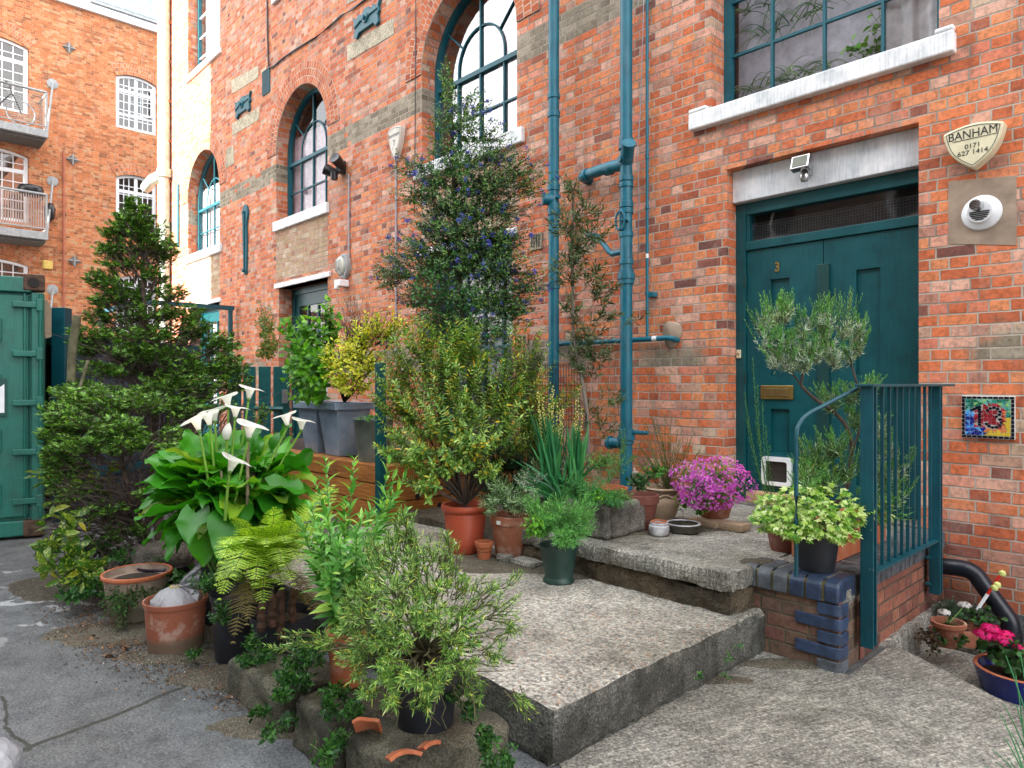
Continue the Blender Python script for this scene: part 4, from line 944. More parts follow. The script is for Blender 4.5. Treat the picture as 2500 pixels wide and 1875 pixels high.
b=MB(); q=at(696,980,8.15); b.box((q.x-.02,q.y-.03,q.z-.02),(q.x+.03,q.y+.02,q.z+.14)); b.make('latch',M['steel'],t)
# ================================================================ ground, slabs, steps
def rough_block(name, lo, hi, mat, parent=None, res=.035, amp=.008, rad=.012, sc=6.0, edge=0.0, seed=0, amp2=0.0, smooth=False, M_=None):
    lo=Vector(lo); hi=Vector(hi); idx={}; b=MB(); d=hi-lo
    n=[max(1,int(round(d[i]/res))) for i in range(3)]
    def vert(i,j,k):
        key=(i,j,k)
        if key in idx: return idx[key]
        p=Vector((lo.x+d.x*i/n[0],lo.y+d.y*j/n[1],lo.z+d.z*k/n[2]))
        q=Vector([min(max(p[a],lo[a]+rad),hi[a]-rad) for a in range(3)]); o=p-q
        if o.length>rad: p=q+o.normalized()*rad
        s=p*sc+Vector((seed,seed*1.3,0)); nv=Vector((mnoise.noise(s),mnoise.noise(s+Vector((31,7,3))),mnoise.noise(s+Vector((5,19,43)))))
        s2=p*sc*4; nv2=Vector((mnoise.noise(s2),mnoise.noise(s2+Vector((31,7,3))),mnoise.noise(s2+Vector((5,19,43)))))
        ed=sum(1 for a,c in zip(range(3),(i,j,k)) if c in (0,n[a]))
        w=1.0+(edge if ed>=2 else 0)
        p=p+nv*amp*w+nv2*amp*.45*w
        if ed>=2 and edge: p-=o.normalized()*abs(mnoise.noise(p*22))*.018*min(edge,1.5)
        if amp2: p+=Vector((mnoise.noise(p*1.7+Vector((seed,0,0))),mnoise.noise(p*1.9+Vector((0,seed,9))),mnoise.noise(p*1.8+Vector((4,4,seed)))))*amp2
        if M_ is not None: p=M_@p
        idx[key]=len(b.v); b.v.append(tuple(p)); return idx[key]
    for ax in range(3):
        a,c=[q for q in range(3) if q!=ax]
        for s in (0,n[ax]):
            for i in range(n[a]):
                for j in range(n[c]):
                    q=[]
                    for di,dj in ((0,0),(1,0),(1,1),(0,1)):
                        t=[0,0,0]; t[ax]=s; t[a]=i+di; t[c]=j+dj; q.append(vert(*t))
                    b.f.append(tuple(q)); b.m.append(0)
    return b.make(name,mat,parent,smooth=smooth)
M['yard']=concrete_mat('worn yard concrete',(.15,.158,.165),.12,.12,.45,1.0,pale=.55,aggcol=False,seed=2.2,fine=.6)
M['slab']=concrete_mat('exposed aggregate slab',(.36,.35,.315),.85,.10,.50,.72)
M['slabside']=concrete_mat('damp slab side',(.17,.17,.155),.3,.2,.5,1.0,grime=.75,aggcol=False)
M['landing']=concrete_mat('landing concrete',(.30,.295,.268),.35,.26,.55,1.0,aggcol=False,streak=.8)
M['kerb']=concrete_mat('mossy kerb stone',(.15,.145,.11),.35,.8,.5,1.5,grime=.75,aggcol=False)
M['trough']=concrete_mat('pitted stone trough',(.25,.235,.21),.35,.2,.3,1.3,grime=.75,aggcol=False)
# cracks in the yard are real grooves in the shader height + colour of the dirt that fills them
def yard_mat():
    m=M['yard']; t=NT.__new__(NT); t.t=m.node_tree
    bs=[n for n in t.t.nodes if n.type=='BSDF_PRINCIPLED'][0]
    P=t.obj(); xyz=t.xyz(P); 
    colsock=bs.inputs['Base Color'].links[0].from_socket
    wob=t.m('MULTIPLY',t.m('SUBTRACT',t.noise(P,3.5,5),.5),.10)
    def line(a,b_,w):
        dx,dy=b_[0]-a[0],b_[1]-a[1]; L=math.hypot(dx,dy); nx,ny=-dy/L,dx/L
        d=t.m('ADD',t.m('ADD',t.m('MULTIPLY',xyz[0],nx),t.m('MULTIPLY',xyz[1],ny)),-(nx*a[0]+ny*a[1]))
        along=t.m('ADD',t.m('ADD',t.m('MULTIPLY',xyz[0],dx/L),t.m('MULTIPLY',xyz[1],dy/L)),-(dx/L*a[0]+dy/L*a[1]))
        k=t.m('SUBTRACT',1.0,t.sstep(t.m('ABSOLUTE',t.m('ADD',d,wob)),w*.4,w))
        return t.m('MULTIPLY',k,t.m('MULTIPLY',t.m('GREATER_THAN',along,0.0),t.m('LESS_THAN',along,L)))
    g=lambda px,py:(on_z(px,py,0).x,on_z(px,py,0).y)
    c=None
    for pa,pb,w in (((-40,1870),(280,1748),.020),((280,1748),(540,1640),.020),((0,1700),(20,1770),.010),((15,1772),(68,1835),.012)):
        k=line(g(*pa),g(*pb),w); c=k if c is None else t.m('MAXIMUM',c,k)
    col=t.mix(t.m('MULTIPLY',c,.85),colsock,(.03,.03,.022))
    # damp soil-stained margin along the planting
    a=g(100,1400); b_=g(760,1800)
    t.set(bs.inputs['Base Color'],col)
yard_mat()
hole=[(-1.33,4.12),(-.66,3.67),(1.2,2.45),(4.5,3.0),(4.5,5.19),(-1.33,5.19)]
yd_=sheet([(-60,-45),(40,-45),(40,60),(-60,60)],[hole],.5,lambda a,b,t:(a,b,-t)).make('ground',M['yard']); yd_['kind']='structure'
pr=sheet([(-1.52,2.0),(2.5,-.6),(4.4,3.1),(1.2,2.44),(-.66,3.66),(-1.32,4.1),(-1.32,3.5),(-1.84,3.50),(-1.84,1.93),(-1.70,1.88)],[],.02,lambda a,b,t:(a,b,.006-t)).make('paving',M['landing']); pr['kind']='structure'
b=MB(); b.box((-1.4,2.2,-.62),(4.6,5.25,-.5)); o=b.make('well_floor',M['landing']); o['kind']='structure'
step=rough_block('well_step',(-1.32,3.7,-.5),(-.75,4.75,-.16),M['landing'],None,.05,.006,.01,seed=4); step['kind']='structure'
# raised slab
o=rough_block('path_slab',(-5.1,1.86,0.0),(-1.745,3.62,.225),M['slab'],None,.03,.004,.006,edge=1.6,seed=2); o['kind']='structure'
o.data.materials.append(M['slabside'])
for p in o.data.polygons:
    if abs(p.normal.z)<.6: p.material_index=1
o.data.update()
# landing: thin top slab on rough brick and rubble
o=rough_block('landing',(-3.45,3.24,.345),(-1.80,5.19,.45),M['landing'],None,.03,.006,.01,edge=1.8,seed=5); o['kind']='structure'
o=rough_block('landing_side',(-1.81,3.53,.30),(-1.36,5.19,.448),M['landing'],None,.04,.004,.01,edge=1,seed=6); o['kind']='structure'
M['riser']=concrete_mat('rough crumbling riser',(.135,.105,.07),.3,.45,.5,1.5,grime=.6,aggcol=False,seed=3.3)
M['rubble']=brick_mat('crumbling step brick',[(0,(.05,.045,.032)),(.5,(.105,.082,.052)),(.8,(.14,.09,.055)),(1,(.20,.10,.06))],mortar=(.07,.07,.04),H=.13,L=.42,soot=.6,white=.15,bumpd=.015)
o=rough_block('landing_riser',(-3.43,3.27,.0),(-1.82,5.0,.345),M['riser'],None,.022,.030,.012,seed=9); o['kind']='structure'
# pier and side wall under the railing
XP=-1.352; YP=3.48
pier=thing('brick_pier',(-1.6,YP,0),'low brick retaining wall with blue bullnose coping at the corner of the landing','brick wall')
b=MB(); b.box((-1.87,YP+.012,-.2),(XP-.012,YP+.26,.352)); b.make('wall',M['pier'],pier)
b=MB(); b.box((XP-.22,YP+.27,-.62),(XP-.006,5.19,.345)); b.make('side_wall',M['pier_side'],pier)
def rounded(x0,y0,x1,y1,r,corner):
    pts=[(x0,y0)] if corner!='bl' else []
    for k in range(7): a=R(-90+15*k); pts.append((x1-r+r*math.cos(a),y0+r+r*math.sin(a)))
    pts+=[(x1,y1),(x0,y1)]; return pts
z=.346; n=6; w_=(XP-(-1.87))/n
for i in range(n):
    x0=-1.87+i*w_+.006; x1=-1.87+(i+1)*w_-.006; last=i==n-1
    b=MB()
    prof=[(0,0),(0,.066)]+[(.045-.045*math.cos(R(a)),.066+.045*math.sin(R(a))-.0) for a in (20,45,70,90)]+[(.225,.111),(.225,0)]
    b.prism([(q[0],q[1]) for q in prof],(x0,YP-.012,z-.004),(0,1,0),(0,0,1),(1,0,0),x1-x0)
    b.make('coping_brick',M['blue'] if i>2 else M['blue2'],pier,bevel=.014 if last else .006,seg=3)
b=MB(); b.box((-1.868,YP+.0,z-.002),(XP-.02,YP+.2,z+.092)); b.make('mortar',M['mossy'],pier)
ys=YP+.235; k=0
while ys<5.15:
    b=MB(); b.box((XP-.23,ys,z-.002),(XP+.002,ys+.066,z+.104)); b.make('coping_brick',M['blue2'],pier,bevel=.006); ys+=.078
b=MB(); b.box((XP-.225,YP+.235,z),(XP-.006,5.15,z+.095)); b.make('mortar',M['mossy'],pier)
zz=.346-.068
for i in range(5):
    L=.115 if i%2==0 else .225; L2=.225 if i%2==0 else .105
    b=MB(); b.prism(rounded(XP-L,YP-.003,XP+.001,YP+L2*.85 if 0 else YP+.10,.035,''),(0,0,zz-i*.070),(1,0,0),(0,1,0),(0,0,1),.058)
    b.make('quoin_brick',M['blue'] if i<4 else M['blue2'],pier,bevel=.004)
o=rough_block('cement_skirt',(XP-.05,4.0,-.62),(XP+.03,5.1,.02),M['landing'],None,.04,.012,.02,seed=3); o['kind']='structure'
# railing
rail=thing('railing',(XP+.01,4.3,.4),'teal metal railing with flat balusters and a curved handrail beside the landing','railing')
XR=XP+.03; py0=3.70; py1=4.80
for y,zb_,zt_ in ((py0,.10,1.405),(py1,.14,1.405)):
    b=MB(); b.box((XR-.007,y-.035,zb_),(XR+.007,y+.035,zt_)); b.box((XR+.007,y-.035,zb_),(XR+.055,y-.023,zt_)); b.box((XR-.002,y+.022,zb_),(XR+.05,y+.034,zt_)); b.make('post',M['rail'],rail,bevel=.002)
    if y==py1:
        for zz in (.2,.36): b=MB(); b.tube([(XR-.02,y-.05,zz),(XR+.01,y-.05,zz)],.012,8); b.make('bolt',M['rail'],rail)
b=MB(); b.box((XR-.03,py0-.05,1.405),(XR+.06,5.06,1.42)); b.make('top_rail',M['rail'],rail,bevel=.003)
b=MB(); b.box((XR-.012,py0+.036,.462),(XR+.048,py1-.036,.474)); b.make('bottom_rail',M['rail'],rail,bevel=.002)
nb=10
for i in range(1,nb+1):
    y=py0+(py1-py0)*i/(nb+1); b=MB(); b.box((XR+.010,y-.0065,.474),(XR+.026,y+.0065,1.405)); b.make('baluster',M['rail'],rail)
hp=[at(2093,948,3.55),at(2021,985,3.50),at(1972,1012,3.47),at(1952,1035,3.46),at(1945,1060,3.45),at(1944,1120,3.45)]; last=Vector((hp[-1].x,hp[-1].y,.46)); hp.append(last)
# smooth the handrail
def smooth_path(p,n=6):
    out=[]; p=[Vector(q) for q in p]
    for i in range(len(p)-1):
        a=p[max(i-1,0)]; b_=p[i]; c=p[i+1]; d=p[min(i+2,len(p)-1)]
        for k in range(n):
            t=k/n; out.append(.5*((2*b_)+(c-a)*t+(2*a-5*b_+4*c-d)*t*t+(3*b_-a-3*c+d)*t**3))
    out.append(p[-1]); return out
b=MB(); b.tube(smooth_path(hp),.0105,10); b.make('handrail',M['rail'],rail,smooth=True,ang=50)
# black waste pipe in the well
b=MB(); pts=[on_y(2262,1380,5.06),on_y(2345,1387,5.06),on_y(2378,1400,5.06),on_y(2400,1428,5.06),on_y(2448,1492,5.06),on_y(2465,1520,5.06),on_y(2468,1560,5.06),on_y(2469,1640,5.06)]
b.tube(smooth_path(pts,4),.052,20); t=thing('waste_pipe',(pts[4].x,5.06,.3),'black plastic waste pipe bending down the brick wall into the well','pipe'); b.make('pipe',simple_mat('black pvc pipe',(.010,.013,.022),.32,0,.001,60),t,smooth=True,ang=50)
b=MB(); c=pts[6]; b.lathe([(.052,0),(.06,.005),(.06,.06),(.052,.065)],(c.x,c.y,c.z-.02),20); b.make('socket',M['black'],t,smooth=True,ang=40)
# kerb stones edging the bed
def kerb(lo,hi,label,seed,rot=0):
    o=rough_block('kerb_stone',lo,hi,M['kerb'],None,.024,.012,.022,sc=6,seed=seed,amp2=.022,edge=.8,smooth=True); tag(o,label,'stone','old kerb stones edging the plant bed'); return o
kerb((-3.24,1.24,-.02),(-2.66,1.56,.165),'long mossy kerb stone under the fern with a green vertical face',1)
kerb((-2.60,1.24,-.02),(-2.24,1.6,.18),'square mossy kerb stone under the tall leafy plant in the terracotta pot',12)
kerb((-2.19,1.24,-.02),(-1.84,1.74,.20),'front kerb stone carrying the black pot and broken terracotta',23)
# sleeper planter
sl=thing('sleeper_planter',(-6.5,3.35,.22),'raised planter of orange-brown railway sleepers with drilled holes','planter')
m_,t_=newmat('stained sleeper wood'); P_=t_.obj(); x_=t_.xyz(P_); gr=t_.noise(t_.comb(t_.m('MULTIPLY',t_.m('ADD',x_[0],x_[1]),1.5),0.0,t_.m('MULTIPLY',x_[2],22.0)),3,5,.65)
c_=t_.ramp(gr,[(.25,(.09,.03,.01)),(.45,(.34,.12,.022)),(.6,(.48,.19,.035)),(.8,(.56,.26,.06))]); c_=t_.mix(t_.m('MULTIPLY',t_.sstep(t_.noise(P_,2,3),.45,.7),.6),c_,(.07,.03,.015)); t_.out(t_.bsdf(c_,.6,t_.bump(gr,.006,.8)))
M['sleeper']=m_
XS=-5.16; YS=3.32; zt_=.70
for k in range(4):
    z1=zt_-k*.165; z0=z1-.158
    o=rough_block('sleeper',(-9.2,YS,z0),(XS,YS+.2,z1),M['sleeper'],sl,.08,.004,.008,seed=k,smooth=False)
    o=rough_block('sleeper',(XS-.2,YS+.203,z0),(XS+(.0 if k else .0),5.15,z1),M['sleeper'],sl,.08,.004,.008,seed=k+7)
for y,z in ((3.75,.62),(4.05,.45),(3.7,.40),(3.95,.29),(4.3,.6)):
    b=MB(); b.tube([(XS-.01,y,z),(XS+.006,y,z)],.026,16); b.make('bolt_hole',M['dark'],sl)
b=MB(); b.box((-9.1,YS+.15,.2),(XS-.15,5.15,.66)); b.make('soil',simple_mat('dark soil',(.035,.025,.018),.95,0,.01,30,.5),sl)
M['soil']=bpy.data.materials['dark soil']
b=MB(); p=at(929,1100,5.96); b.box((p.x-.035,p.y-.035,.3),(p.x+.035,p.y+.035,at(929,885,5.96).z)); tag(b.make('fence_post',M['door'],None,bevel=.005),'single square teal post at the corner of the sleeper planter','fence post')
# ================================================================ plant tool kit
def N3(v): return np.array([v[0],v[1],v[2]],float)
def unit(a): return a/np.maximum(np.linalg.norm(a,axis=-1,keepdims=True),1e-9)
TPL={}
TPL['needle']=(np.array([(0,-.35,0),(.55,-.5,0),(1,0,-.04),(.55,.5,0),(0,.35,0)],float),[(0,1,2,3,4)])
TPL['ell']=(np.array([(0,0,0),(.35,0,-.02),(.72,0,-.05),(1,0,-.14),(.3,.46,.06),(.68,.42,.0),(.3,-.46,.06),(.68,-.42,.0)],float),[(0,1,4),(1,2,5,4),(2,3,5),(0,6,1),(6,7,2,1),(7,3,2)])
TPL['ovate']=(np.array([(0,0,0),(.3,0,-.01),(.7,0,-.05),(1,0,-.16),(.22,.50,.07),(.6,.40,.0),(.22,-.50,.07),(.6,-.40,.0)],float),[(0,1,4),(1,2,5,4),(2,3,5),(0,6,1),(6,7,2,1),(7,3,2)])
def _fan():
    v=[];f=[]
    for a,l in ((-62,.55),(-36,.8),(-12,1.0),(14,.95),(38,.78),(64,.5)):
        c,s=math.cos(R(a)),math.sin(R(a)); k=len(v); w=.10
        v+=[(0,0,0),(l*.6*c-w*s,l*.6*s+w*c,.02),(l*c,l*s,-.06),(l*.6*c+w*s,l*.6*s-w*c,.02)]; f.append((k,k+1,k+2,k+3))
    return np.array(v,float),f
TPL['fan']=_fan()
def _lobes(angs,center=(.42,0)):
    v=[(center[0],0,.03)];f=[]
    for a,l in angs: v.append((center[0]+l*math.cos(R(a)),l*math.sin(R(a)),-.10 if l>.3 else 0))
    n=len(v)-1
    for i in range(1,n+1): f.append((0,i,i%n+1))
    return np.array(v,float),f
TPL['ivy']=_lobes([(0,.62),(26,.27),(58,.52),(90,.28),(125,.42),(180,.30),(235,.42),(270,.28),(302,.52),(334,.27)])
TPL['round']=_lobes([(0,.5),(40,.48),(80,.5),(120,.47),(165,.36),(180,.2),(195,.36),(240,.47),(280,.5),(320,.48)])
TPL['flower']=_lobes([(a+d,l) for a in range(0,360,72) for d,l in ((0,.5),(36,.2))],(0,0))
TPL['blob']=(np.array([(0,0,.5),(.5,0,0),(0,.5,0),(-.5,0,0),(0,-.5,0),(0,0,-.5)],float),[(0,1,2),(0,2,3),(0,3,4),(0,4,1),(5,2,1),(5,3,2),(5,4,3),(5,1,4)])
def leaves_mesh(name, mats, parent, tpl, pos, d, nrm, L, W, mi=None, smooth=False, kind=None):
    V,F=TPL[tpl]; pos=np.asarray(pos); n=len(pos)
    if n==0: return None
    d=unit(np.asarray(d)); nrm=np.asarray(nrm); nrm=unit(nrm-(nrm*d).sum(1,keepdims=True)*d); s=np.cross(nrm,d)
    L=np.broadcast_to(L,(n,)); W=np.broadcast_to(W,(n,))
    P=pos[:,None,:]+d[:,None,:]*(V[None,:,0]*L[:,None])[...,None]+s[:,None,:]*(V[None,:,1]*W[:,None])[...,None]+nrm[:,None,:]*(V[None,:,2]*L[:,None])[...,None]
    k=len(V); idx0=np.concatenate([np.array(f) for f in F]); sz=np.array([len(f) for f in F])
    idx=(idx0[None,:]+np.arange(n)[:,None]*k).ravel(); sizes=np.tile(sz,n)
    m=None if mi is None else np.repeat(mi,len(F))
    o=fast_mesh(name,P.reshape(-1,3),sizes,idx,mats,parent,smooth,m)
    if kind: o['kind']=kind
    return o
def vtubes(name, mat, parent, pts, r0, r1, sides=4, kind=None):
    """pts (K,n,3); radii taper r0->r1 (arrays K)"""
    pts=np.asarray(pts); K,n,_=pts.shape
    if K==0: return None
    t=np.empty_like(pts); t[:,1:-1]=pts[:,2:]-pts[:,:-2]; t[:,0]=pts[:,1]-pts[:,0]; t[:,-1]=pts[:,-1]-pts[:,-2]; t=unit(t)
    up=np.where(np.abs(t[...,2:3])<.95,np.array([0,0,1.]),np.array([1.,0,0])); a=unit(np.cross(t,up)); b=np.cross(t,a)
    r=(np.broadcast_to(r0,(K,))[:,None]*(1-np.linspace(0,1,n))[None]+np.broadcast_to(r1,(K,))[:,None]*np.linspace(0,1,n)[None])
    ang=2*np.pi*np.arange(sides)/sides
    V=pts[:,:,None,:]+a[:,:,None,:]*(np.cos(ang)[None,None,:,None]*r[:,:,None,None])+b[:,:,None,:]*(np.sin(ang)[None,None,:,None]*r[:,:,None,None])
    i=np.arange(n-1)[:,None]*sides; j=np.arange(sides)[None]; jj=(j+1)%sides
    q=np.stack([i+j,i+jj,i+sides+jj,i+sides+j],-1).reshape(-1,4)
    idx=(q[None]+(np.arange(K)*n*sides)[:,None,None]).reshape(-1); 
    o=fast_mesh(name,V.reshape(-1,3),np.full(K*len(q),4),idx,mat,parent,True)
    if kind: o['kind']=kind
    return o
def bezier(p0,p1,p2,n): 
    t=np.linspace(0,1,n)[None,:,None]; p0,p1,p2=[np.asarray(p)[:,None,:] for p in (p0,p1,p2)]
    return (1-t)**2*p0+2*t*(1-t)*p1+t*t*p2
def twig_leaves(tw, sp, t0, el0, el1, mode='spiral', rng=RNG, jit=.25, t1=1.0, whorl=2, phase=None):
    """tw (K,n,3). returns pos, dir, normal, t"""
    K,n,_=tw.shape; seg=np.linalg.norm(np.diff(tw,axis=1),axis=2); ln=seg.sum(1); m=max(2,int(np.ceil((t1-t0)*np.mean(ln)/sp)))
    t=np.linspace(t0,t1,m)[None]+rng.uniform(-.4,.4,(K,m))*(t1-t0)/m*(1 if mode=='spiral' else .3); t=np.clip(t,0,.999)
    x=t*(n-1); i=x.astype(int); f=(x-i)[...,None]; kk=np.arange(K)[:,None]
    p=tw[kk,i]*(1-f)+tw[kk,i+1]*f; tg=unit(tw[kk,i+1]-tw[kk,i])
    up=np.where(np.abs(tg[...,2:3])<.9,np.array([0,0,1.]),np.array([1.,0,0])); a=unit(np.cross(tg,up)); b=np.cross(tg,a)
    ph=rng.uniform(0,6.28,(K,1)); j=np.arange(m)[None]
    out=[]
    reps=1 if mode=='spiral' else whorl
    for w in range(reps):
        az=ph+(j*2.4 if mode=='spiral' else j*(np.pi/2 if whorl==2 else .7)+w*2*np.pi/whorl)+rng.normal(0,jit,(K,m))
        if mode=='flat': az=(w*np.pi)+rng.normal(0,jit,(K,m))
        rad=a*np.cos(az)[...,None]+b*np.sin(az)[...,None]
        el=el0+(el1-el0)*t+rng.normal(0,jit*.6,(K,m))
        d=rad*np.cos(el)[...,None]+tg*np.sin(el)[...,None]
        nn=tg*np.cos(el)[...,None]-rad*np.sin(el)[...,None]
        out.append((p.reshape(-1,3),d.reshape(-1,3),nn.reshape(-1,3),t.reshape(-1)))
    return [np.concatenate([o[q] for o in out]) for q in range(4)]
def ell_pts(c,rad,n,rng=RNG,surf=.5):
    v=unit(rng.normal(size=(n,3))); r=rng.uniform(0,1,(n,1))**(1/3*(1-surf)+.001) if surf<1 else 1
    return np.asarray(c)+v*r*np.asarray(rad)
def blob_px(px,py,f,rx,ry,rd=None):
    """ellipsoid (centre, radii in camera axes -> matrix)"""
    c=N3(at(px,py,f)); a=rx*f/FL; h=ry*f/FL; d=rd if rd else a
    return c,a,h,d
AX=np.array([[RT[0],RT[1],0],[FW[0],FW[1],0],[0,0,1.]])
def sample_blob(bl,n,rng=RNG,surf=.5):
    c,a,h,d=bl; v=unit(rng.normal(size=(n,3))); r=rng.uniform(0,1,(n,1))**((1-surf)/3+.001)
    return c+((v*r)*np.array([a,d,h]))@AX
def grow(hub, tips, n=5, start=.45, bow=.12, rng=RNG, lift=.0, jitter=.03):
    """twigs from near hub->tips"""
    tips=np.asarray(tips); K=len(tips); hub=np.broadcast_to(np.asarray(hub),(K,3))
    st=rng.uniform(start*.6,start*1.3,(K,1)) if np.isscalar(start) else start
    p0=hub+(tips-hub)*st+rng.normal(0,jitter,(K,3)); L=np.linalg.norm(tips-p0,axis=1,keepdims=True)
    mid=(p0+tips)/2+rng.normal(0,1,(K,3))*bow*L+np.array([0,0,lift])*L
    return bezier(p0,mid,tips,n)
def limbs_to(base, cs, rng=RNG, bow=.15, n=7, lift=0.0):
    K=len(cs); base=np.broadcast_to(np.asarray(base),(K,3)); cs=np.asarray(cs); L=np.linalg.norm(cs-base,axis=1,keepdims=True)
    return bezier(base,(base+cs)/2+rng.normal(0,1,(K,3))*bow*L+np.array([0,0,lift])*L,cs,n)
bark=simple_mat('brown bark',(.085,.060,.045),.9,0,.004,60,.5)
bark2=simple_mat('dead twig bark',(.10,.075,.062),.9,0,.002,60,.4)
twigg=simple_mat('green brown twig',(.10,.09,.04),.8,0,.001,60,.3)
gstem=simple_mat('green stem',(.10,.22,.04),.6,var=.3)
def bush(name, parent, blobs, hub, per, tpl, mat, L, W, sp, t0, el=(.2,.9), mode='spiral', whorl=2, start=.45, bow=.12, lift=0, twr=.0016, wood=None, limb_r=.01, surf=.5, rng=RNG, vary=.3, limb=True, fname='foliage', leafscale_tip=.7, sides=3, jit=.25, droop=0, wname='stems', nseg=5, woodkind=None):
    tws=[]; cs=[]
    for bl in blobs:
        b4=bl[:4]; n=int(per*(bl[4] if len(bl)>4 else 1))
        tips=sample_blob(b4,n,rng,surf); h=N3(hub) if len(bl)<6 else N3(bl[5]); c=b4[0]
        sub=c+(h-c)*.35
        g=grow(sub,tips,nseg,start*.5,bow,rng,lift,jitter=.02)
        if droop: g[:,:,2]-=droop*np.linspace(0,1,nseg)[None]**2*np.linalg.norm(tips-sub,axis=1)[:,None]
        tws.append(g); cs.append((h,sub,c))
    tw=np.concatenate(tws)
    p,d,nn,t=twig_leaves(tw,sp,t0,el[0],el[1],mode,rng,jit,whorl=whorl)
    s=(1-(1-leafscale_tip)*t)*rng.uniform(1-vary,1+vary,len(t))
    o=leaves_mesh(fname,mat,parent,tpl,p,d,nn,L*s,W*s)
    vtubes('twigs',wood or bark,parent,tw,twr*1.4,twr*.6,sides)
    if limb:
        lb=np.concatenate([bezier(h[None],((h+s_)/2+rng.normal(0,.05,3)*np.linalg.norm(h-s_))[None],s_[None],6) for h,s_,c in cs]); vtubes('branches',wood or bark,parent,lb,limb_r,limb_r*.45,6)
    return tw,o
# pots -------------------------------------------------------------
def pot_mat(name,col,col2,wh=.2,base=0,ro=.8):
    m,t=newmat(name); P=t.obj(); z=t.xyz(P)[2]
    c=t.mix(t.noise(P,7,4),col,col2); c=t.mix(t.m('MULTIPLY',t.sstep(t.noise(P,9,5,.7),.5,.68),wh),c,(.50,.40,.33))
    c=t.mix(t.m('MULTIPLY',t.m('GREATER_THAN',t.noise(P,55,3),.62),.3),c,(.12,.05,.03))
    if base: g=t.m('SUBTRACT',1.0,t.sstep(t.m('ADD',z,t.m('MULTIPLY',t.noise(P,8,4),.06)),base,base+.05)); c=t.mix(t.m('MULTIPLY',g,.8),c,(.11,.10,.07))
    t.out(t.bsdf(c,ro,t.bump(t.noise(P,50,4),.0015,.6),spec=.3)); return m
M['terra']=pot_mat('terracotta',(.46,.145,.06),(.36,.10,.045),.25)
M['terra_old']=pot_mat('weathered terracotta',(.36,.13,.07),(.26,.10,.06),.5)
M['terra_pl']=pot_mat('red plastic terracotta',(.44,.085,.04),(.38,.07,.035),.03,ro=.42)
M['terra_dk']=pot_mat('dark terracotta',(.20,.07,.045),(.14,.05,.04),.2)
M['urn']=pot_mat('pale bloomed terracotta',(.46,.36,.25),(.38,.26,.16),.6)
M['blackpot']=simple_mat('dusty black pot',(.013,.015,.022),.5,0,.001,40,.5)
M['greenpot']=simple_mat('dark green plastic pot',(.015,.045,.035),.45,0,.001,40,.4)
M['bluegl']=simple_mat('cobalt glaze',(.01,.02,.16),.15)
def pot(parent, c, rt, rb, h, mat, rim=.03, rimw=.008, name='pot', style='std', soil=True, n=40, soilz=None):
    c=Vector(c); b=MB(); th=.012
    if style=='std': prof=[(rb*.98,0),(rb,.004),(rt-rimw,h-rim),(rt,h-rim+.003),(rt+.002,h-.004),(rt-.003,h),(rt-th,h-.001),(rt-th*1.6,h-.04),(rt*.8,h-.06)]
    elif style=='roll': prof=[(rb*.9,0),(rb,.01),(rb*1.02,h*.2),(rb*1.03,h*.22),(rb*1.02,h*.24),(rt*.93,h*.82),(rt*.90,h*.84),(rt*1.0,h*.87),(rt*1.05,h*.91),(rt*1.06,h*.95),(rt*1.02,h),(rt*.92,h),(rt*.86,h*.93),(rt*.8,h*.8)]
    elif style=='urn': prof=[(rb,0),(rb*1.05,.01),(rt*.82,h*.25),(rt*.97,h*.5),(rt*.95,h*.68),(rt*.80,h*.82),(rt*.82,h*.88),(rt*1.0,h*.93),(rt*1.04,h*.97),(rt,h),(rt*.86,h),(rt*.75,h*.9)]
    elif style=='bell': prof=[(rb*1.05,0),(rb*1.08,.012),(rb*.95,.03),(rb*.93,.035),(rt*.80,h*.35),(rt*.88,h*.7),(rt*1.02,h*.97),(rt*1.03,h),(rt*.97,h),(rt*.85,h*.8)]
    elif style=='nursery': prof=[(rb,0),(rb*1.01,.005),(rt*.96,h*.90),(rt*1.0,h*.905),(rt*1.02,h),(rt*.97,h),(rt*.93,h*.85)]
    elif style=='bowl': prof=[(rb,0),(rb*1.05,.01),(rt*.8,h*.35),(rt*.95,h*.75),(rt*1.0,h*.9),(rt*1.03,h),(rt*.93,h),(rt*.85,h*.8)]
    b.lathe(prof,c,n); o=b.make(name,mat,parent,smooth=True,ang=50)
    if soil:
        s=MB(); zz=h-.045 if soilz is None else soilz; s.lathe([(rt*.86,zz),(rt*.5,zz+.012),(0,zz+.015)],c,20); s.make('soil',M['soil'],parent)
    return o
# ================================================================ leaf materials
G=lambda r,g,b:(r,g,b)
LM={}
LM['conifer']=leaf_mat('conifer spray',[(0,(.09,.05,.02)),(.05,(.03,.06,.015)),(.25,(.05,.135,.025)),(.55,(.115,.255,.045)),(.8,(.23,.45,.08)),(.97,(.36,.58,.13)),(1,(.14,.06,.03))],.6,.2)
LM['ceanothus']=leaf_mat('small glossy green leaf',[(0,(.025,.08,.035)),(.35,(.06,.17,.065)),(.7,(.12,.29,.08)),(1,(.32,.46,.13))],.4,.2)
LM['bluefl']=leaf_mat('blue flower',[(0,(.08,.09,.46)),(.5,(.15,.17,.66)),(1,(.28,.31,.80))],.8,.2)
LM['rose']=leaf_mat('rose leaf',[(0,(.03,.13,.05)),(.5,(.07,.24,.09)),(1,(.14,.34,.13))],.35,.3)
LM['hebe']=leaf_mat('olive shrub leaf',[(0,(.10,.20,.05)),(.35,(.20,.37,.09)),(.65,(.33,.52,.14)),(.84,(.50,.64,.22)),(.90,(.62,.62,.12)),(.97,(.62,.50,.04)),(1,(.60,.30,.06))],.4,.25)
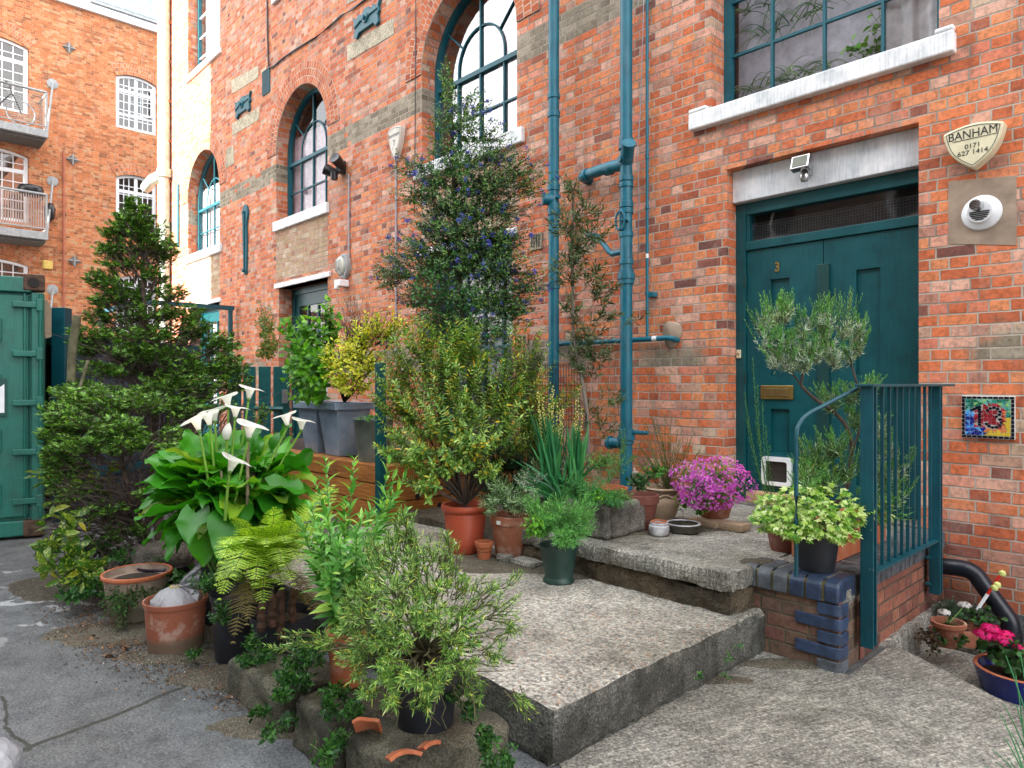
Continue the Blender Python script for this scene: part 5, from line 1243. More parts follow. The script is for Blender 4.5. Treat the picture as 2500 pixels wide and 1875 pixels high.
LM['rosem']=leaf_mat('rosemary needle',[(0,(.08,.16,.05)),(.35,(.18,.35,.09)),(.65,(.30,.50,.14)),(.88,(.48,.66,.22)),(.96,(.66,.68,.12)),(1,(.6,.65,.5))],.5,.25)
LM['rosemdk']=leaf_mat('dark rosemary needle',[(0,(.02,.06,.025)),(.5,(.05,.13,.05)),(1,(.10,.22,.08))],.5,.2)
LM['lavg']=leaf_mat('green lavender leaf',[(0,(.09,.28,.08)),(.5,(.18,.46,.14)),(1,(.33,.62,.24))],.5,.3)
LM['lavs']=leaf_mat('silver lavender leaf',[(0,(.28,.36,.30)),(.45,(.50,.60,.52)),(.8,(.72,.78,.72)),(1,(.50,.60,.22))],.6,.2)
LM['lavmix']=leaf_mat('grey green lavender leaf',[(0,(.12,.24,.10)),(.45,(.24,.42,.18)),(.75,(.40,.56,.32)),(1,(.58,.66,.54))],.55,.2)
LM['bright']=leaf_mat('bright green leaf',[(0,(.07,.22,.02)),(.5,(.16,.42,.035)),(1,(.30,.58,.07))],.4,.35)
LM['leafy']=leaf_mat('fresh grey green leaf',[(0,(.09,.27,.06)),(.5,(.19,.46,.11)),(.85,(.32,.60,.20)),(1,(.50,.68,.16))],.45,.3)
LM['yellow']=leaf_mat('yellow variegated leaf',[(0,(.20,.34,.04)),(.25,(.48,.58,.05)),(.5,(.78,.76,.08)),(1,(.90,.84,.18))],.4,.3)
LM['ivy']=leaf_mat('variegated ivy leaf',[(0,(.10,.28,.05)),(.35,(.26,.46,.08)),(.7,(.46,.62,.16)),(1,(.66,.76,.38))],.4,.3,spot=((.62,.70,.38),22))
LM['fern']=leaf_mat('yellow green fern',[(0,(.17,.32,.03)),(.5,(.35,.55,.06)),(1,(.60,.74,.12))],.5,.35)
LM['fernold']=leaf_mat('brown old fern',[(0,(.11,.085,.015)),(1,(.24,.19,.03))],.6,.2)
LM['arum']=leaf_mat('glossy arum leaf',[(0,(.035,.19,.015)),(.5,(.075,.32,.02)),(.88,(.13,.42,.03)),(1,(.34,.48,.06))],.42,.3,spec=.4)
LM['arumfl']=leaf_mat('white spathe',[(0,(.88,.88,.86)),(1,(.90,.90,.88))],.45,.45,tcol=(1.05,1.05,1))
LM['aucuba']=leaf_mat('spotted aucuba leaf',[(0,(.04,.11,.02)),(.6,(.10,.22,.035)),(.9,(.20,.30,.04)),(1,(.5,.38,.04))],.35,.25,spot=((.38,.44,.10),60))
LM['weed']=leaf_mat('dark weed leaf',[(0,(.02,.075,.02)),(.6,(.05,.16,.04)),(1,(.12,.28,.07))],.5,.25)
LM['pink']=leaf_mat('magenta pink petal',[(0,(.55,.06,.48)),(.5,(.78,.16,.72)),(1,(.92,.42,.88))],.6,.3,tcol=(1.2,1,1.2))
LM['pinkleaf']=leaf_mat('clover leaf',[(0,(.05,.22,.03)),(1,(.16,.42,.07))],.5,.3)
LM['magenta']=leaf_mat('hot pink geranium petal',[(0,(.60,.01,.16)),(1,(.90,.03,.32))],.6,.25,tcol=(1.2,1,1.2))
LM['whitefl']=leaf_mat('white petal',[(0,(.82,.76,.78)),(1,(.88,.88,.86))],.6,.3,tcol=(1,1,1))
LM['oleander']=leaf_mat('grey green narrow leaf',[(0,(.055,.10,.045)),(.5,(.13,.20,.09)),(1,(.26,.34,.17))],.5,.2)
LM['strap']=leaf_mat('blue green strap leaf',[(0,(.03,.16,.07)),(.6,(.07,.30,.13)),(1,(.16,.42,.17))],.45,.25)
LM['creamfl']=leaf_mat('pale yellow flower',[(0,(.62,.55,.14)),(1,(.80,.74,.36))],.6,.2)
LM['feather']=leaf_mat('feathery green leaf',[(0,(.06,.25,.08)),(1,(.18,.46,.18))],.5,.3)
LM['brownleaf']=leaf_mat('dry brown leaf',[(0,(.05,.035,.025)),(.7,(.14,.085,.045)),(1,(.34,.19,.09))],.8,.1)
def B(px,py,f,rx,ry,rd=None,w=1.0): return (*blob_px(px,py,f,rx,ry,rd),w)
def Bh(px,py,f,rx,ry,rd,w,hub): return (*blob_px(px,py,f,rx,ry,rd),w,hub)
# ---------------------------------------------------------------- 1 the tall conifer behind
rng=np.random.default_rng(5)
def conifer(name,label,trunkpts,r0,pads,per,fan,seedhub,cat='tree',dead=0,deadblobs=(),tr_n=10):
    base=trunkpts[0]; t=thing(name,(base.x,base.y,0),label,cat)
    tp=smooth_path(trunkpts,5); b=MB(); n=len(tp); b.tube([p+Vector((random.uniform(-.01,.01),random.uniform(-.01,.01),0)) for p in tp],[r0*(1-.8*i/n) for i in range(n)],10); b.make('trunk',bark,t,smooth=True)
    T=np.array([N3(p) for p in tp]); tws=[]; lims=[]
    for bl in pads:
        c,a,h,d,w=bl[:5]; 
        # nearest lower point on the trunk
        dz=np.linalg.norm(T-(c-np.array([0,0,.25])),axis=1); hub=T[np.argmin(dz)]
        n=int(per*w); tips=sample_blob((c,a,h,d),n,rng,.65); tips[:,2]+=rng.uniform(0,.02,n)
        sub=c+(hub-c)*.25-np.array([0,0,h*.6])
        g=grow(np.broadcast_to(sub,(n,3)),tips,5,.3,.10,rng,.06,.03); tws.append(g)
        lims.append(bezier(hub[None],((hub+sub)/2+rng.normal(0,.04,3))[None],sub[None],7))
        k=int(4+dead); tips=sample_blob((c-np.array([0,0,h*.6]),a,h,d),k,rng,.5); tws_d=grow(np.broadcast_to(hub+(sub-hub)*.4,(k,3)),tips,7,.2,.18,rng,0,.03); lims.append(tws_d)
    tw=np.concatenate(tws)
    # sprays: flat fans held out from the twig ends
    p,dd,nn,tt=twig_leaves(tw,.017,.42,.25,.95,'spiral',rng,.45)
    dd=unit(dd); dd[:,2]*=.55; up=np.array([0,0,1.])+rng.normal(0,.42,(len(p),3)); s=rng.uniform(.55,1.25,len(p))
    leaves_mesh('foliage',LM['conifer'],t,'fan',p,dd,up,fan*s,fan*s)
    vtubes('twigs',bark,t,tw,.0028,.001,3)
    vtubes('branches',bark2,t,np.concatenate(lims),.0075,.0025,5)
    if deadblobs:
        D=[]
        for bl in deadblobs:
            tips=sample_blob(bl[:4],int(bl[4]),rng,.3); D.append(grow(np.broadcast_to(bl[5],(len(tips),3)),tips,7,.15,.2,rng,-.05,.05))
        D=np.concatenate(D); D[:,1:-1]+=rng.normal(0,.016,D[:,1:-1].shape); vtubes('dead_twigs',bark2,t,D,.0045,.0012,4)
        D2=[]
        for k in range(1): 
            i=rng.integers(2,6,len(D)); st=D[np.arange(len(D)),i]; dr=unit(D[:,-1]-D[:,0])+rng.normal(0,.6,(len(D),3)); D2.append(bezier(st,st+dr*.10+rng.normal(0,.03,st.shape),st+dr*rng.uniform(.12,.3,(len(D),1)),5))
        vtubes('fine_dead_twigs',bark2,t,np.concatenate(D2),.0022,.0009,3)
    return t
F=6.0
tr=[at(395,1330,5.7),at(375,1120,5.9),at(372,960,6.0),at(368,880,6.0),at(352,790,6.0),at(350,700,6.0),at(347,620,6.0),at(340,520,6.0)]
pads=[B(335,500,6,30,16,None,.7),B(330,530,6,48,22,None,1.2),B(318,555,6,52,22,None,1.2),B(362,560,6,40,24,None,.9),B(275,572,6,32,14,None,.6),B(385,592,6,42,24,None,1),B(330,600,6,60,24,None,1.1),B(262,612,6,40,17,None,.8),B(300,640,6,60,18,None,.9),B(405,625,6.1,30,20,None,.7),
 B(250,680,6,40,22,None,1),B(290,700,5.9,46,18,None,.8),B(380,668,6,38,18,None,.6),B(262,735,6,42,20,None,.9),B(320,725,6,52,17,None,.9),B(420,715,6,38,17,None,.8),B(370,760,5.9,62,20,None,1.1),B(238,775,6,30,20,None,.8),B(300,775,6,45,20,None,.7),B(450,760,6,48,20,None,1),
 B(215,815,5.8,44,26,None,1.1),B(205,850,5.8,38,20,None,.8),B(370,815,5.8,62,22,None,1.2),B(480,800,6,44,22,None,1),B(545,835,6,48,26,None,1.3),B(520,880,5.9,70,28,None,1.5),B(345,860,5.7,56,22,None,1.1),B(560,900,5.9,52,28,None,1.3),B(580,935,5.9,38,26,None,.8),B(230,900,5.7,56,18,None,.9),B(440,910,5.8,56,22,None,1.1),B(385,940,5.6,60,22,None,1.1),B(470,955,5.7,60,24,None,1.0),B(290,905,5.7,40,16,None,.5),B(200,945,5.6,44,18,None,.8),B(280,960,5.3,70,22,None,1),B(380,985,5.3,60,22,None,.9),B(450,1000,5.3,50,22,None,.7),B(160,960,5.2,40,20,None,.7),B(520,985,5.5,50,24,None,.8),B(310,850,5.8,50,20,None,.7),B(420,870,5.8,50,20,None,.8),B(280,820,5.9,40,18,None,.6),B(440,820,6.0,44,20,None,.7),B(500,930,5.6,60,22,None,.8)]
hubd=N3(at(375,1180,5.8))
deadb=[(*blob_px(470,1060,5.6,120,110,.4),90,N3(at(400,1180,5.7))),(*blob_px(330,1120,5.4,150,110,.5),60,N3(at(375,1200,5.6))),(*blob_px(560,1010,5.6,70,90,.4),60,N3(at(440,1130,5.7))),(*blob_px(300,830,6.0,110,80,.3),80,N3(at(360,930,6))),(*blob_px(420,850,6.0,110,80,.3),70,N3(at(370,930,6)))]
conifer('conifer_tree','tall shaggy dark green conifer with bare lower branches rising in front of the blue fence',tr,.045,pads,44,.046,hubd,deadblobs=deadb,dead=4)
tr=[at(372,1385,4.9),at(361,1341,4.9),at(331,1256,4.85),at(310,1180,4.8),at(292,1100,4.75),at(285,1040,4.7)]
pads=[B(250,985,4.9,80,28,None,1.5),B(330,975,5.0,70,22,None,1.1),B(150,1010,4.7,52,26,None,1.1),B(215,1030,4.7,80,28,None,1.5),B(290,1045,4.6,60,24,None,1.1),B(140,1065,4.6,44,28,None,1.1),B(200,1085,4.5,70,24,None,1.2),B(300,1085,4.5,60,20,None,.9),B(135,1120,4.5,30,30,None,.8),B(125,1160,4.5,26,26,None,.5),B(330,1065,4.7,34,18,None,.5),B(420,1060,4.9,30,20,None,.4),B(420,1090,4.7,34,18,None,.4),B(175,1140,4.6,40,16,None,.5),B(200,960,5,60,20,None,.8),B(180,1200,4.6,60,22,None,.5),B(250,1240,4.6,50,20,None,.35),B(430,1140,4.8,40,22,None,.4),B(300,1300,4.7,50,18,None,.3),B(350,1205,4.6,20,10,None,.15),B(340,1290,4.7,20,10,None,.15)]
deadb=[(*blob_px(240,1190,4.7,130,50,.4),70,N3(at(335,1270,4.85))),(*blob_px(290,1350,4.6,90,35,.3),50,N3(at(360,1360,4.9))),(*blob_px(420,1150,4.8,60,90,.3),60,N3(at(345,1300,4.9))),(*blob_px(180,1260,4.8,70,60,.3),50,N3(at(340,1290,4.9)))]
conifer('conifer_bush','low spreading bright conifer bush with tangled dead twigs beside the container',tr,.032,pads,66,.042,None,cat='shrub',deadblobs=deadb)
# mossy stump
mb=simple_mat('mossy bark',(.13,.125,.07),.95,0,.006,40,.5)
b=MB(); b.tube(smooth_path([at(165,1230,5.4),at(160,1090,5.4),at(158,1020,5.4),at(172,950,5.4),at(176,860,5.4),at(185,800,5.4),at(188,770,5.4)],4),[.05]*12+[.03]*13,9); b.tube(smooth_path([at(158,1020,5.4),at(150,985,5.35),at(145,965,5.3)],4),.03,8); b.tube(smooth_path([at(165,1000,5.4),at(185,975,5.4),at(215,880,5.5)],4),[.03]*5+[.012]*4,8)
tag(b.make('tree_stump',mb,None,smooth=True),'mossy dead tree stump with a forked top between container and conifer','tree stump')
# ---------------------------------------------------------------- aucuba
t=thing('aucuba_shrub',at(150,1380,4.6)*1.0,'yellow spotted laurel sprawling by the foot of the container','shrub'); t.location.z=0
for_hub=N3(at(180,1330,4.7)); 
bush('f',t,[B(150,1290,4.5,60,50,None,1),B(140,1360,4.4,55,40,None,1),B(200,1180,4.8,90,60,None,1.2),B(120,1150,4.8,30,30,None,.3),B(190,1400,4.3,50,40,None,.6)],for_hub,20,'ell',LM['aucuba'],.125,.055,.032,.55,(.0,.7),start=.6,limb_r=.008,fname='foliage',rng=rng)
# ---------------------------------------------------------------- arum lilies
t=thing('arum_lily',(at(560,1400,4.1).x,at(560,1400,4.1).y,0),'big clump of white arum lilies with broad glossy leaves','plant')
def arum_leaves(t):
    V=[];F=[]; Wt=[]
    rg=random.Random(8)
    c0=at(565,1330,4.05)
    spec=[]
    def tgt(px,py,f): return at(px,py,f)
    for i in range(130):
        a=rg.uniform(0,2*math.pi); r=rg.random()**.5
        px=565+r*178*math.cos(a); py=1195-r*125*math.sin(a); f=4.05-.33*(1-r)-.12*math.sin(-a)*r+rg.uniform(-.12,.1)+(.25 if py<1120 else 0)
        spec.append((px,py,f))
    for px,py,f in ((700,1190,3.75),(650,1235,3.7),(440,1310,3.8),(500,1320,3.75),(400,1290,3.85),(400,1250,3.8),(400,1180,3.9),(395,1130,4.0),(470,1280,3.6),(560,1290,3.6),(740,1120,3.9),(690,1060,4.1),(620,1060,4.2),(470,1080,4.1),(560,1130,3.8)): spec.append((px,py,f))
    for px,py,f in spec:
        p=at(px,py,f); out=Vector((p.x-c0.x,p.y-c0.y,0)); h=p.z
        if out.length<.05: out=Vector((rg.uniform(-1,1),rg.uniform(-1,1),0))
        L=rg.uniform(.20,.29); Wd=L*rg.uniform(.42,.56)
        o=out.normalized(); az=math.atan2(o.y,o.x)+rg.uniform(-.5,.5); o=Vector((math.cos(az),math.sin(az),0))
        # pitch: upper leaves point up, outer ones droop
        up=.9-2.0*(py-1090)/260+rg.uniform(-.25,.25); up=max(-.75,min(1.1,up))
        d=(o*math.cos(up)+Vector((0,0,math.sin(up)))).normalized(); side=d.cross(Vector((0,0,1))).normalized(); nrm=side.cross(d).normalized()
        base=p-d*L*.45; k=len(V); nl,nw=8,3; droop=rg.uniform(.15,.45); ph=rg.uniform(0,6); tw=rg.uniform(-.35,.35)
        side=(side*math.cos(tw)+nrm*math.sin(tw)).normalized(); nrm=side.cross(d).normalized()
        for i in range(nl+1):
            u=i/nl; w=Wd*(math.sin(math.pi*min(1,(u*.92+.08))**.72)**.9)*(1.0 if u<.95 else .35)*.72
            if i==nl: w=.002
            for j in range(-nw,nw+1):
                s_=j/nw; back=-.16*L*abs(s_)*(1-u)**3*1.4
                q=base+d*(u*L+back)+side*(s_*w)+nrm*(.30*w*abs(s_)**1.3+.018*math.sin(u*11+ph+(2 if s_>0 else 0))*s_*s_*1.1)-Vector((0,0,1))*droop*L*(max(0,u-.35)**2)
                V.append(tuple(q))
        m=2*nw+1
        for i in range(nl):
            for j in range(2*nw): F.append((k+i*m+j,k+i*m+j+1,k+(i+1)*m+j+1,k+(i+1)*m+j))
    o=fast_mesh('foliage',np.array(V),[4]*len(F),np.array(F).ravel(),LM['arum'],t,True)
    # leaf stalks
    P0=np.array([N3(c0)+np.array([rg.uniform(-.1,.1),rg.uniform(-.1,.1),-.25]) for _ in spec]); P2=np.array([N3(at(*s)) for s in spec]); P2=P2+(P0-P2)*.12
    vtubes('leaf_stalks',gstem,t,bezier(P0,(P0+P2)/2+np.array([0,0,.08]),P2,6),.007,.004,6)
arum_leaves(t)
def spathe(p, sc, az, tilt, mat, parent, bud=False, closed=False):
    V=[];F=[]; n=22; m=12
    for i in range(m+1):
        v=i/m
        for j in range(n+1):
            th=2*math.pi*j/n; front=math.cos(th)      # +1 at the tip side
            fl=0 if bud else max(0,v-.35)/.65
            e_=max(0,v-.55)/.45; r=.012+.024*min(1,v/.6)**1.2+.052*e_**1.7*(1+.20*max(0,front)**2-.12*max(0,-front))+.018*max(0,front)**10*e_**3
            z=.118*(1-(1-min(1,v/.9))**1.5)-.010*e_**3-.016*front*e_**2+.008*e_**2*math.cos(2*th+.6)-.014*max(0,front)**10*e_**3
            if bud: r=.012+.026*math.sin(math.pi*min(1,v*.85+.08)); z=.14*v+.02*v*front
            V.append((r*math.cos(th)*1.15,r*math.sin(th),z))
    for i in range(m):
        for j in range(n): a=i*(n+1)+j; F.append((a,a+1,a+n+2,a+n+1))
    Mx=Matrix.Translation(p)@Matrix.Rotation(az,4,'Z')@Matrix.Rotation(tilt,4,'Y')@Matrix.Scale(sc,4)
    V=[tuple(Mx@Vector(v)) for v in V]
    o=fast_mesh('flower',np.array(V),[4]*len(F),np.array(F).ravel(),LM['arumfl'],parent,True)
    b=MB(); b.tube([Mx@Vector((0,0,.01)),Mx@Vector((0,0,.085))],[.007*sc,.005*sc],8); b.make('spadix',simple_mat('yellow spadix',(.75,.50,.05),.7) if 'yellow spadix' not in bpy.data.materials else bpy.data.materials['yellow spadix'],o)
    b=MB(); b.lathe([(.007,-.012),(.0135,.0),(.020,.018),(.018,.019)],(0,0,0),12); b.v=[tuple(Mx@Vector(v)) for v in b.v]; b.make('flower_base',gstem,o,smooth=True)
view=math.atan2(RT[1],RT[0])   # screen right
fls=[(607,965,4.15,1.15,.1,.25,0),(558,985,4.05,1.15,math.pi,.35,0),(525,1020,4.0,1.2,math.pi,.25,0),(574,1010,3.95,1.05,.2,.1,0),(513,1030,3.85,1.15,math.pi,.45,0),(487,1042,3.75,1.2,math.pi*.95,.65,0),(606,1060,3.65,1.3,-.1,.35,0),(553,1060,3.9,1.0,0,.1,1),(560,1140,3.45,1.15,.2,.7,0),(702,1030,3.9,1.1,math.pi,.35,0),(735,1040,3.9,1.0,0,.15,0)]
stalks=[]
for px,py,f,sc,az,tl,bud in fls:
    p=at(px,py,f); spathe(p-Vector((0,0,.03)),sc*.60,view+az,tl*.45,None,t,bud)
    stalks.append((N3(at(560+(px-590)*.35,1270,f+.12)),N3(p)))
S0=np.array([s[0] for s in stalks]); S1=np.array([s[1] for s in stalks])
S1=S1-np.array([0,0,.03]); vtubes('flower_stalks',simple_mat('pale green stalk',(.22,.42,.06),.5),t,bezier(S0,(S0+S1)/2+np.array([0,0,.03]),S1,8),.008,.006,8)
b=MB(); b.tube([at(602,1500,3.7),at(605,1070,3.68)],.009,8); b.tube([at(548,1330,3.75),at(540,1150,3.75)],.006,8); b.make('bamboo_stake',simple_mat('grey bamboo',(.20,.15,.10),.6),t)
pot(t,(at(565,1500,4.2).x,at(565,1500,4.2).y,0),.2,.16,.36,M['blackpot'],style='nursery')
# ---------------------------------------------------------------- fern
def fern(t,fr):
    pos=[];dr=[];nm=[];Ls=[];Ws=[];mi=[];RA=[]
    rg=np.random.default_rng(3)
    for (p0,p1,lift,L,old) in fr:
        p0=N3(p0); p1=N3(p1); pts=bezier(p0[None],((p0+p1)/2+np.array([0,0,lift]))[None],p1[None],40)[0]; RA.append(pts[::4][:10])
        tg=unit(np.gradient(pts,axis=0)); 
        for i in np.linspace(3,37,30):
            u=i/39; i=int(i); pl=L*.215*math.sin(math.pi*min(1,(u*.86+.12)))**.85*(1.0 if u<.9 else .6)
            sd=np.cross(tg[i],[0,0,1.]); sd=unit(sd); up=np.cross(sd,tg[i])
            for s in (-1,1):
                d=unit(sd*s*math.cos(.35)+tg[i]*math.sin(.35)+up*rg.normal(-.12,.06)); n=max(4,int(pl/.0055))
                for k in range(n):
                    v=(k+.6)/n; q=pts[i]+d*pl*v; ll=.0165*(1-v*.65)*(L/.5)
                    for s2 in (-1,1):
                        pos.append(q); dd=unit(tg[i]*s2*.9+d*.55); dr.append(dd); nm.append(up); Ls.append(ll*.52); Ws.append(.0072*(1-v*.4)); mi.append(old)
    leaves_mesh('fronds',[LM['fern'],LM['fernold']],t,'needle',np.array(pos),np.array(dr),np.array(nm),np.array(Ls),np.array(Ws),np.array(mi))
    vtubes('frond_stems',twigg,t,np.array(RA),.003,.001,4)
t=thing('fern',(at(640,1500,3.5).x,at(640,1500,3.5).y,0),'yellow green fern arching over black pots in front of the arum lilies','plant')
c=lambda dx=0,dy=0:at(655+dx,1400+dy,3.45)
fr=[(c(-10),at(575,1262,3.3),.12,.42,0),(c(-15),at(590,1330,3.0),.20,.42,0),(c(-20),at(535,1385,3.1),.28,.48,0),(c(-10),at(565,1420,2.95),.28,.48,0),(c(-5),at(640,1290,3.2),.18,.40,0),(c(10),at(700,1330,3.1),.2,.42,0),(c(10),at(745,1260,3.5),.12,.45,0),(c(20),at(795,1290,3.3),.16,.5,0),(c(20),at(820,1180,3.8),.12,.6,0),(c(10),at(735,1380,2.95),.2,.40,0),(c(15),at(800,1400,3.0),.2,.4,0),(c(),at(690,1450,3.0),.2,.34,0),(c(-20),at(565,1590,3.05),.22,.36,1),(c(-12),at(600,1540,3.0),.16,.34,1),(c(25),at(800,1540,3.0),.2,.36,1),(c(15),at(760,1500,3.0),.16,.30,1),(c(-5),at(650,1340,3.0),.2,.4,0),(c(-25),at(520,1440,3.25),.22,.42,0),(c(0),at(720,1440,2.9),.22,.34,0),(c(5),at(670,1235,3.4),.08,.36,0),(c(-5),at(640,1500,3.0),.2,.34,0),(c(15),at(840,1340,3.3),.2,.5,0)]
fr+=[(c(-8),at(600,1290,3.15),.14,.46,0),(c(8),at(760,1310,3.2),.18,.46,0),(c(-18),at(545,1340,3.15),.22,.5,0),(c(-5),at(620,1440,2.95),.24,.44,0),(c(12),at(770,1350,3.05),.22,.46,0),(c(4),at(700,1270,3.3),.12,.45,0),(c(-22),at(530,1480,3.15),.26,.4,0),(c(6),at(690,1390,2.95),.22,.42,0)]
fern(t,fr)
for px,f,rt,h in ((590,3.62,.155,.34),(690,3.35,.15,.32)):
    p=at(px,1600,f); pot(t,(p.x,p.y,0.0),rt,rt*.82,h,M['blackpot'],style='nursery')
b=MB()
for px,py0,py1,f in ((688,1440,1560,3.15),(640,1450,1540,3.1),(715,1440,1520,3.2),(665,1450,1530,3.12)):
    pts=[at(px+random.uniform(-4,4),py0+(py1-py0)*k/8,f) for k in range(9)]; b.tube(pts,[.016+.006*(k%2) for k in range(9)],7)
b.make('brown_croziers',simple_mat('brown fern scales',(.07,.035,.02),.95,0,.006,80,.5),t)
# ---------------------------------------------------------------- tall leafy plant in terracotta pot
p=on_z(842,1690,.185); p=at(846,1690,2.86); t=thing('tall_leafy_plant',(p.x,p.y,.185),'tall leafy stems with narrow fresh green leaves in a terracotta pot on the kerb stone','potted plant')
pot(t,(p.x,p.y,.185),.082,.062,.225,M['terra'],rim=.04)
hb=N3((p.x,p.y,.38)); tips=np.array([N3(at(px,py,f)) for px,py,f in ((795,1125,3.0),(865,1125,3.0),(950,1120,3.0),(960,1170,2.9),(770,1180,3.0),(905,1250,2.75),(880,1270,2.7),(760,1240,2.9),(800,1260,2.7),(840,1220,2.95),(935,1230,2.9),(990,1250,2.9),(780,1320,2.75),(830,1330,2.6),(870,1300,2.6),(920,1290,2.7),(760,1380,2.85),(745,1300,3.0),(810,1400,2.6),(775,1290,2.8),(730,1270,2.95),(960,1210,3.0),(985,1170,3.05))])
sp=rng.normal(0,.03,tips.shape); st=hb+sp*np.array([1,1,.3]); tw=bezier(st,(st+tips)/2+np.stack([rng.normal(0,.02,len(tips)),rng.normal(0,.02,len(tips)),np.full(len(tips),.02)],1),tips,10)
q,d_,n_,tt=twig_leaves(tw,.024,.12,.15,.85,'opposite',rng,.25); s=(.75+.5*np.sin(math.pi*np.clip(tt,0,1)))*rng.uniform(.7,1.2,len(tt)); leaves_mesh('foliage',LM['leafy'],t,'ell',q,d_,n_,.072*s,.018*s)
q,d_,n_,tt=twig_leaves(tw,.012,.25,.5,1.0,'spiral',rng,.5); s=rng.uniform(.5,1.1,len(tt)); leaves_mesh('young_leaves',LM['leafy'],t,'ell',q,d_,n_,.034*s,.011*s)
vtubes('stems',gstem,t,tw,.0035,.0015,6)
# ---------------------------------------------------------------- big rosemary in black pot
pb=Vector((-2.03,1.49,.20)); t=thing('rosemary_bush',pb,'big sprawling light green rosemary in a black pot on the front kerb stone','potted plant')
pot(t,pb,.125,.10,.22,M['blackpot'],style='nursery')
rb=[B(985,1280,2.45,40,45,.08,.8),B(930,1330,2.4,50,45,.08,.9),B(1010,1350,2.4,60,60,.1,1.2),B(1080,1330,2.45,45,40,.08,.7),B(1115,1400,2.4,40,45,.08,.8),B(1050,1420,2.35,60,50,.1,1.2),B(960,1430,2.3,60,60,.1,1.3),B(890,1440,2.3,50,60,.08,1),B(860,1500,2.25,40,55,.07,.8),B(920,1530,2.2,60,50,.1,1.2),B(990,1510,2.2,60,50,.1,1.2),B(1060,1500,2.25,50,50,.1,1),B(1130,1470,2.4,45,45,.08,.6),B(1190,1450,2.4,50,50,.05,.45),B(1240,1480,2.35,40,60,.05,.4),B(1160,1550,2.3,55,50,.06,.6),B(1220,1590,2.3,35,40,.05,.4),B(1110,1570,2.25,40,40,.08,.6),B(890,1580,2.2,45,35,.07,.7),B(960,1590,2.15,50,30,.1,.6),B(1030,1720,2.15,35,40,.05,.45),B(1165,1690,2.2,25,35,.05,.3),B(1295,1730,2.2,22,28,.04,.25),B(870,1640,2.2,30,50,.05,.4),B(720,1560,2.6,60,22,.05,.35),B(650,1590,2.7,30,22,.05,.2),B(1260,1400,2.4,20,25,.04,.15),B(850,1600,2.3,40,40,.06,.5),B(960,1660,2.1,50,30,.06,.5),B(1080,1640,2.15,40,30,.06,.5),B(900,1700,2.15,30,25,.04,.3),B(800,1560,2.45,40,25,.05,.4),B(1140,1620,2.2,35,30,.05,.4)]
rb+=[B(975,1258,2.45,16,18,.03,.2),B(1000,1290,2.45,20,22,.04,.3),B(1090,1300,2.45,18,20,.03,.2),B(1215,1420,2.4,18,26,.03,.2),B(1260,1530,2.3,18,24,.03,.2),B(845,1450,2.3,18,26,.03,.25),B(835,1540,2.25,20,26,.03,.3),B(1000,1660,2.05,50,26,.04,.5),B(930,1640,2.1,35,40,.04,.5),B(1060,1680,2.1,26,40,.04,.4),B(960,1720,2.05,26,22,.03,.25)]
hubR=N3(pb)+np.array([0,0,.25])
tws,_=bush('r',t,rb,hubR,27,'needle',LM['rosem'],.029,.0042,.0030,.40,(.15,1.0),start=.8,bow=.12,twr=.0017,wood=twigg,limb_r=.008,rng=rng,leafscale_tip=.75,jit=.35,surf=.3,nseg=6)
ii=rng.choice(len(tws),60); pf=tws[ii,4]+rng.normal(0,.008,(60,3)); o=leaves_mesh('flowers',LM['whitefl'],t,'flower',pf,rng.normal(size=(60,3)),rng.normal(size=(60,3))+np.array([0,0,1]),.010,.010,kind='stuff')
# twisted bare stems hanging over the pot
hs=np.array([N3(pb)+np.array([rng.uniform(-.08,.08),rng.uniform(-.08,.08),.22]) for _ in range(26)]); he=np.array([N3(at(px,py,f)) for px,py,f in zip(rng.uniform(860,1240,26),rng.uniform(1560,1800,26),rng.uniform(2.12,2.3,26))])
D=bezier(hs,(hs+he)/2+rng.normal(0,.05,hs.shape)+np.array([0,0,.03]),he,10); D[:,1:-1]+=rng.normal(0,.006,D[:,1:-1].shape); vtubes('bare_stems',twigg,t,D,.004,.0015,5)
# ---------------------------------------------------------------- red pot shrub (yellow green leaves)
p=at(1136,1340,4.95); p.z=.225; t=thing('olive_shrub',p,'large olive green shrub with yellowing leaves in a red plastic pot','potted plant')
pot(t,p,.165,.125,.34,M['terra_pl'],style='roll')
hubH=N3(p)+np.array([0,0,.33]); 
hb=[B(1000,830,5.1,50,50,.15,.9),B(960,880,5.1,40,50,.12,.8),B(1060,840,5.1,60,50,.15,1.1),B(1130,880,5.0,60,55,.15,1.1),B(1070,920,4.9,70,55,.15,1.2),B(980,950,5.0,60,60,.15,1.1),B(960,1010,4.9,40,60,.12,.9),B(1040,1000,4.8,60,60,.15,1.2),B(1100,1010,4.8,50,60,.15,1),B(1180,960,4.9,60,60,.15,1),B(1240,900,5.0,60,50,.15,.8),B(1290,940,5.0,50,50,.12,.8),B(1330,880,5.1,30,40,.1,.3),B(1230,1010,4.8,60,60,.15,.8),B(1000,1080,4.7,50,50,.1,.8),B(1110,1090,4.7,60,50,.12,1),B(1060,1130,4.7,50,40,.1,.7),B(1150,1060,4.7,50,50,.1,.8),B(1040,1190,4.6,25,30,.06,.4),B(1000,1150,4.7,30,30,.06,.4),B(1280,830,5.1,40,40,.1,.5),B(1180,830,5.1,40,35,.1,.6),B(1390,950,5.0,25,25,.08,.3),B(1340,1010,4.95,45,45,.1,.6),B(1280,1060,4.9,50,40,.1,.6),B(1180,1130,4.75,45,35,.1,.5),B(960,1090,4.7,40,40,.1,.6),B(940,950,5.0,35,50,.1,.7),B(1130,800,5.2,50,35,.12,.8),B(1010,790,5.15,45,30,.1,.6)]
hb=[(b_[0],b_[1]*1.18,b_[2]*1.15,b_[3],b_[4]) for b_ in hb]
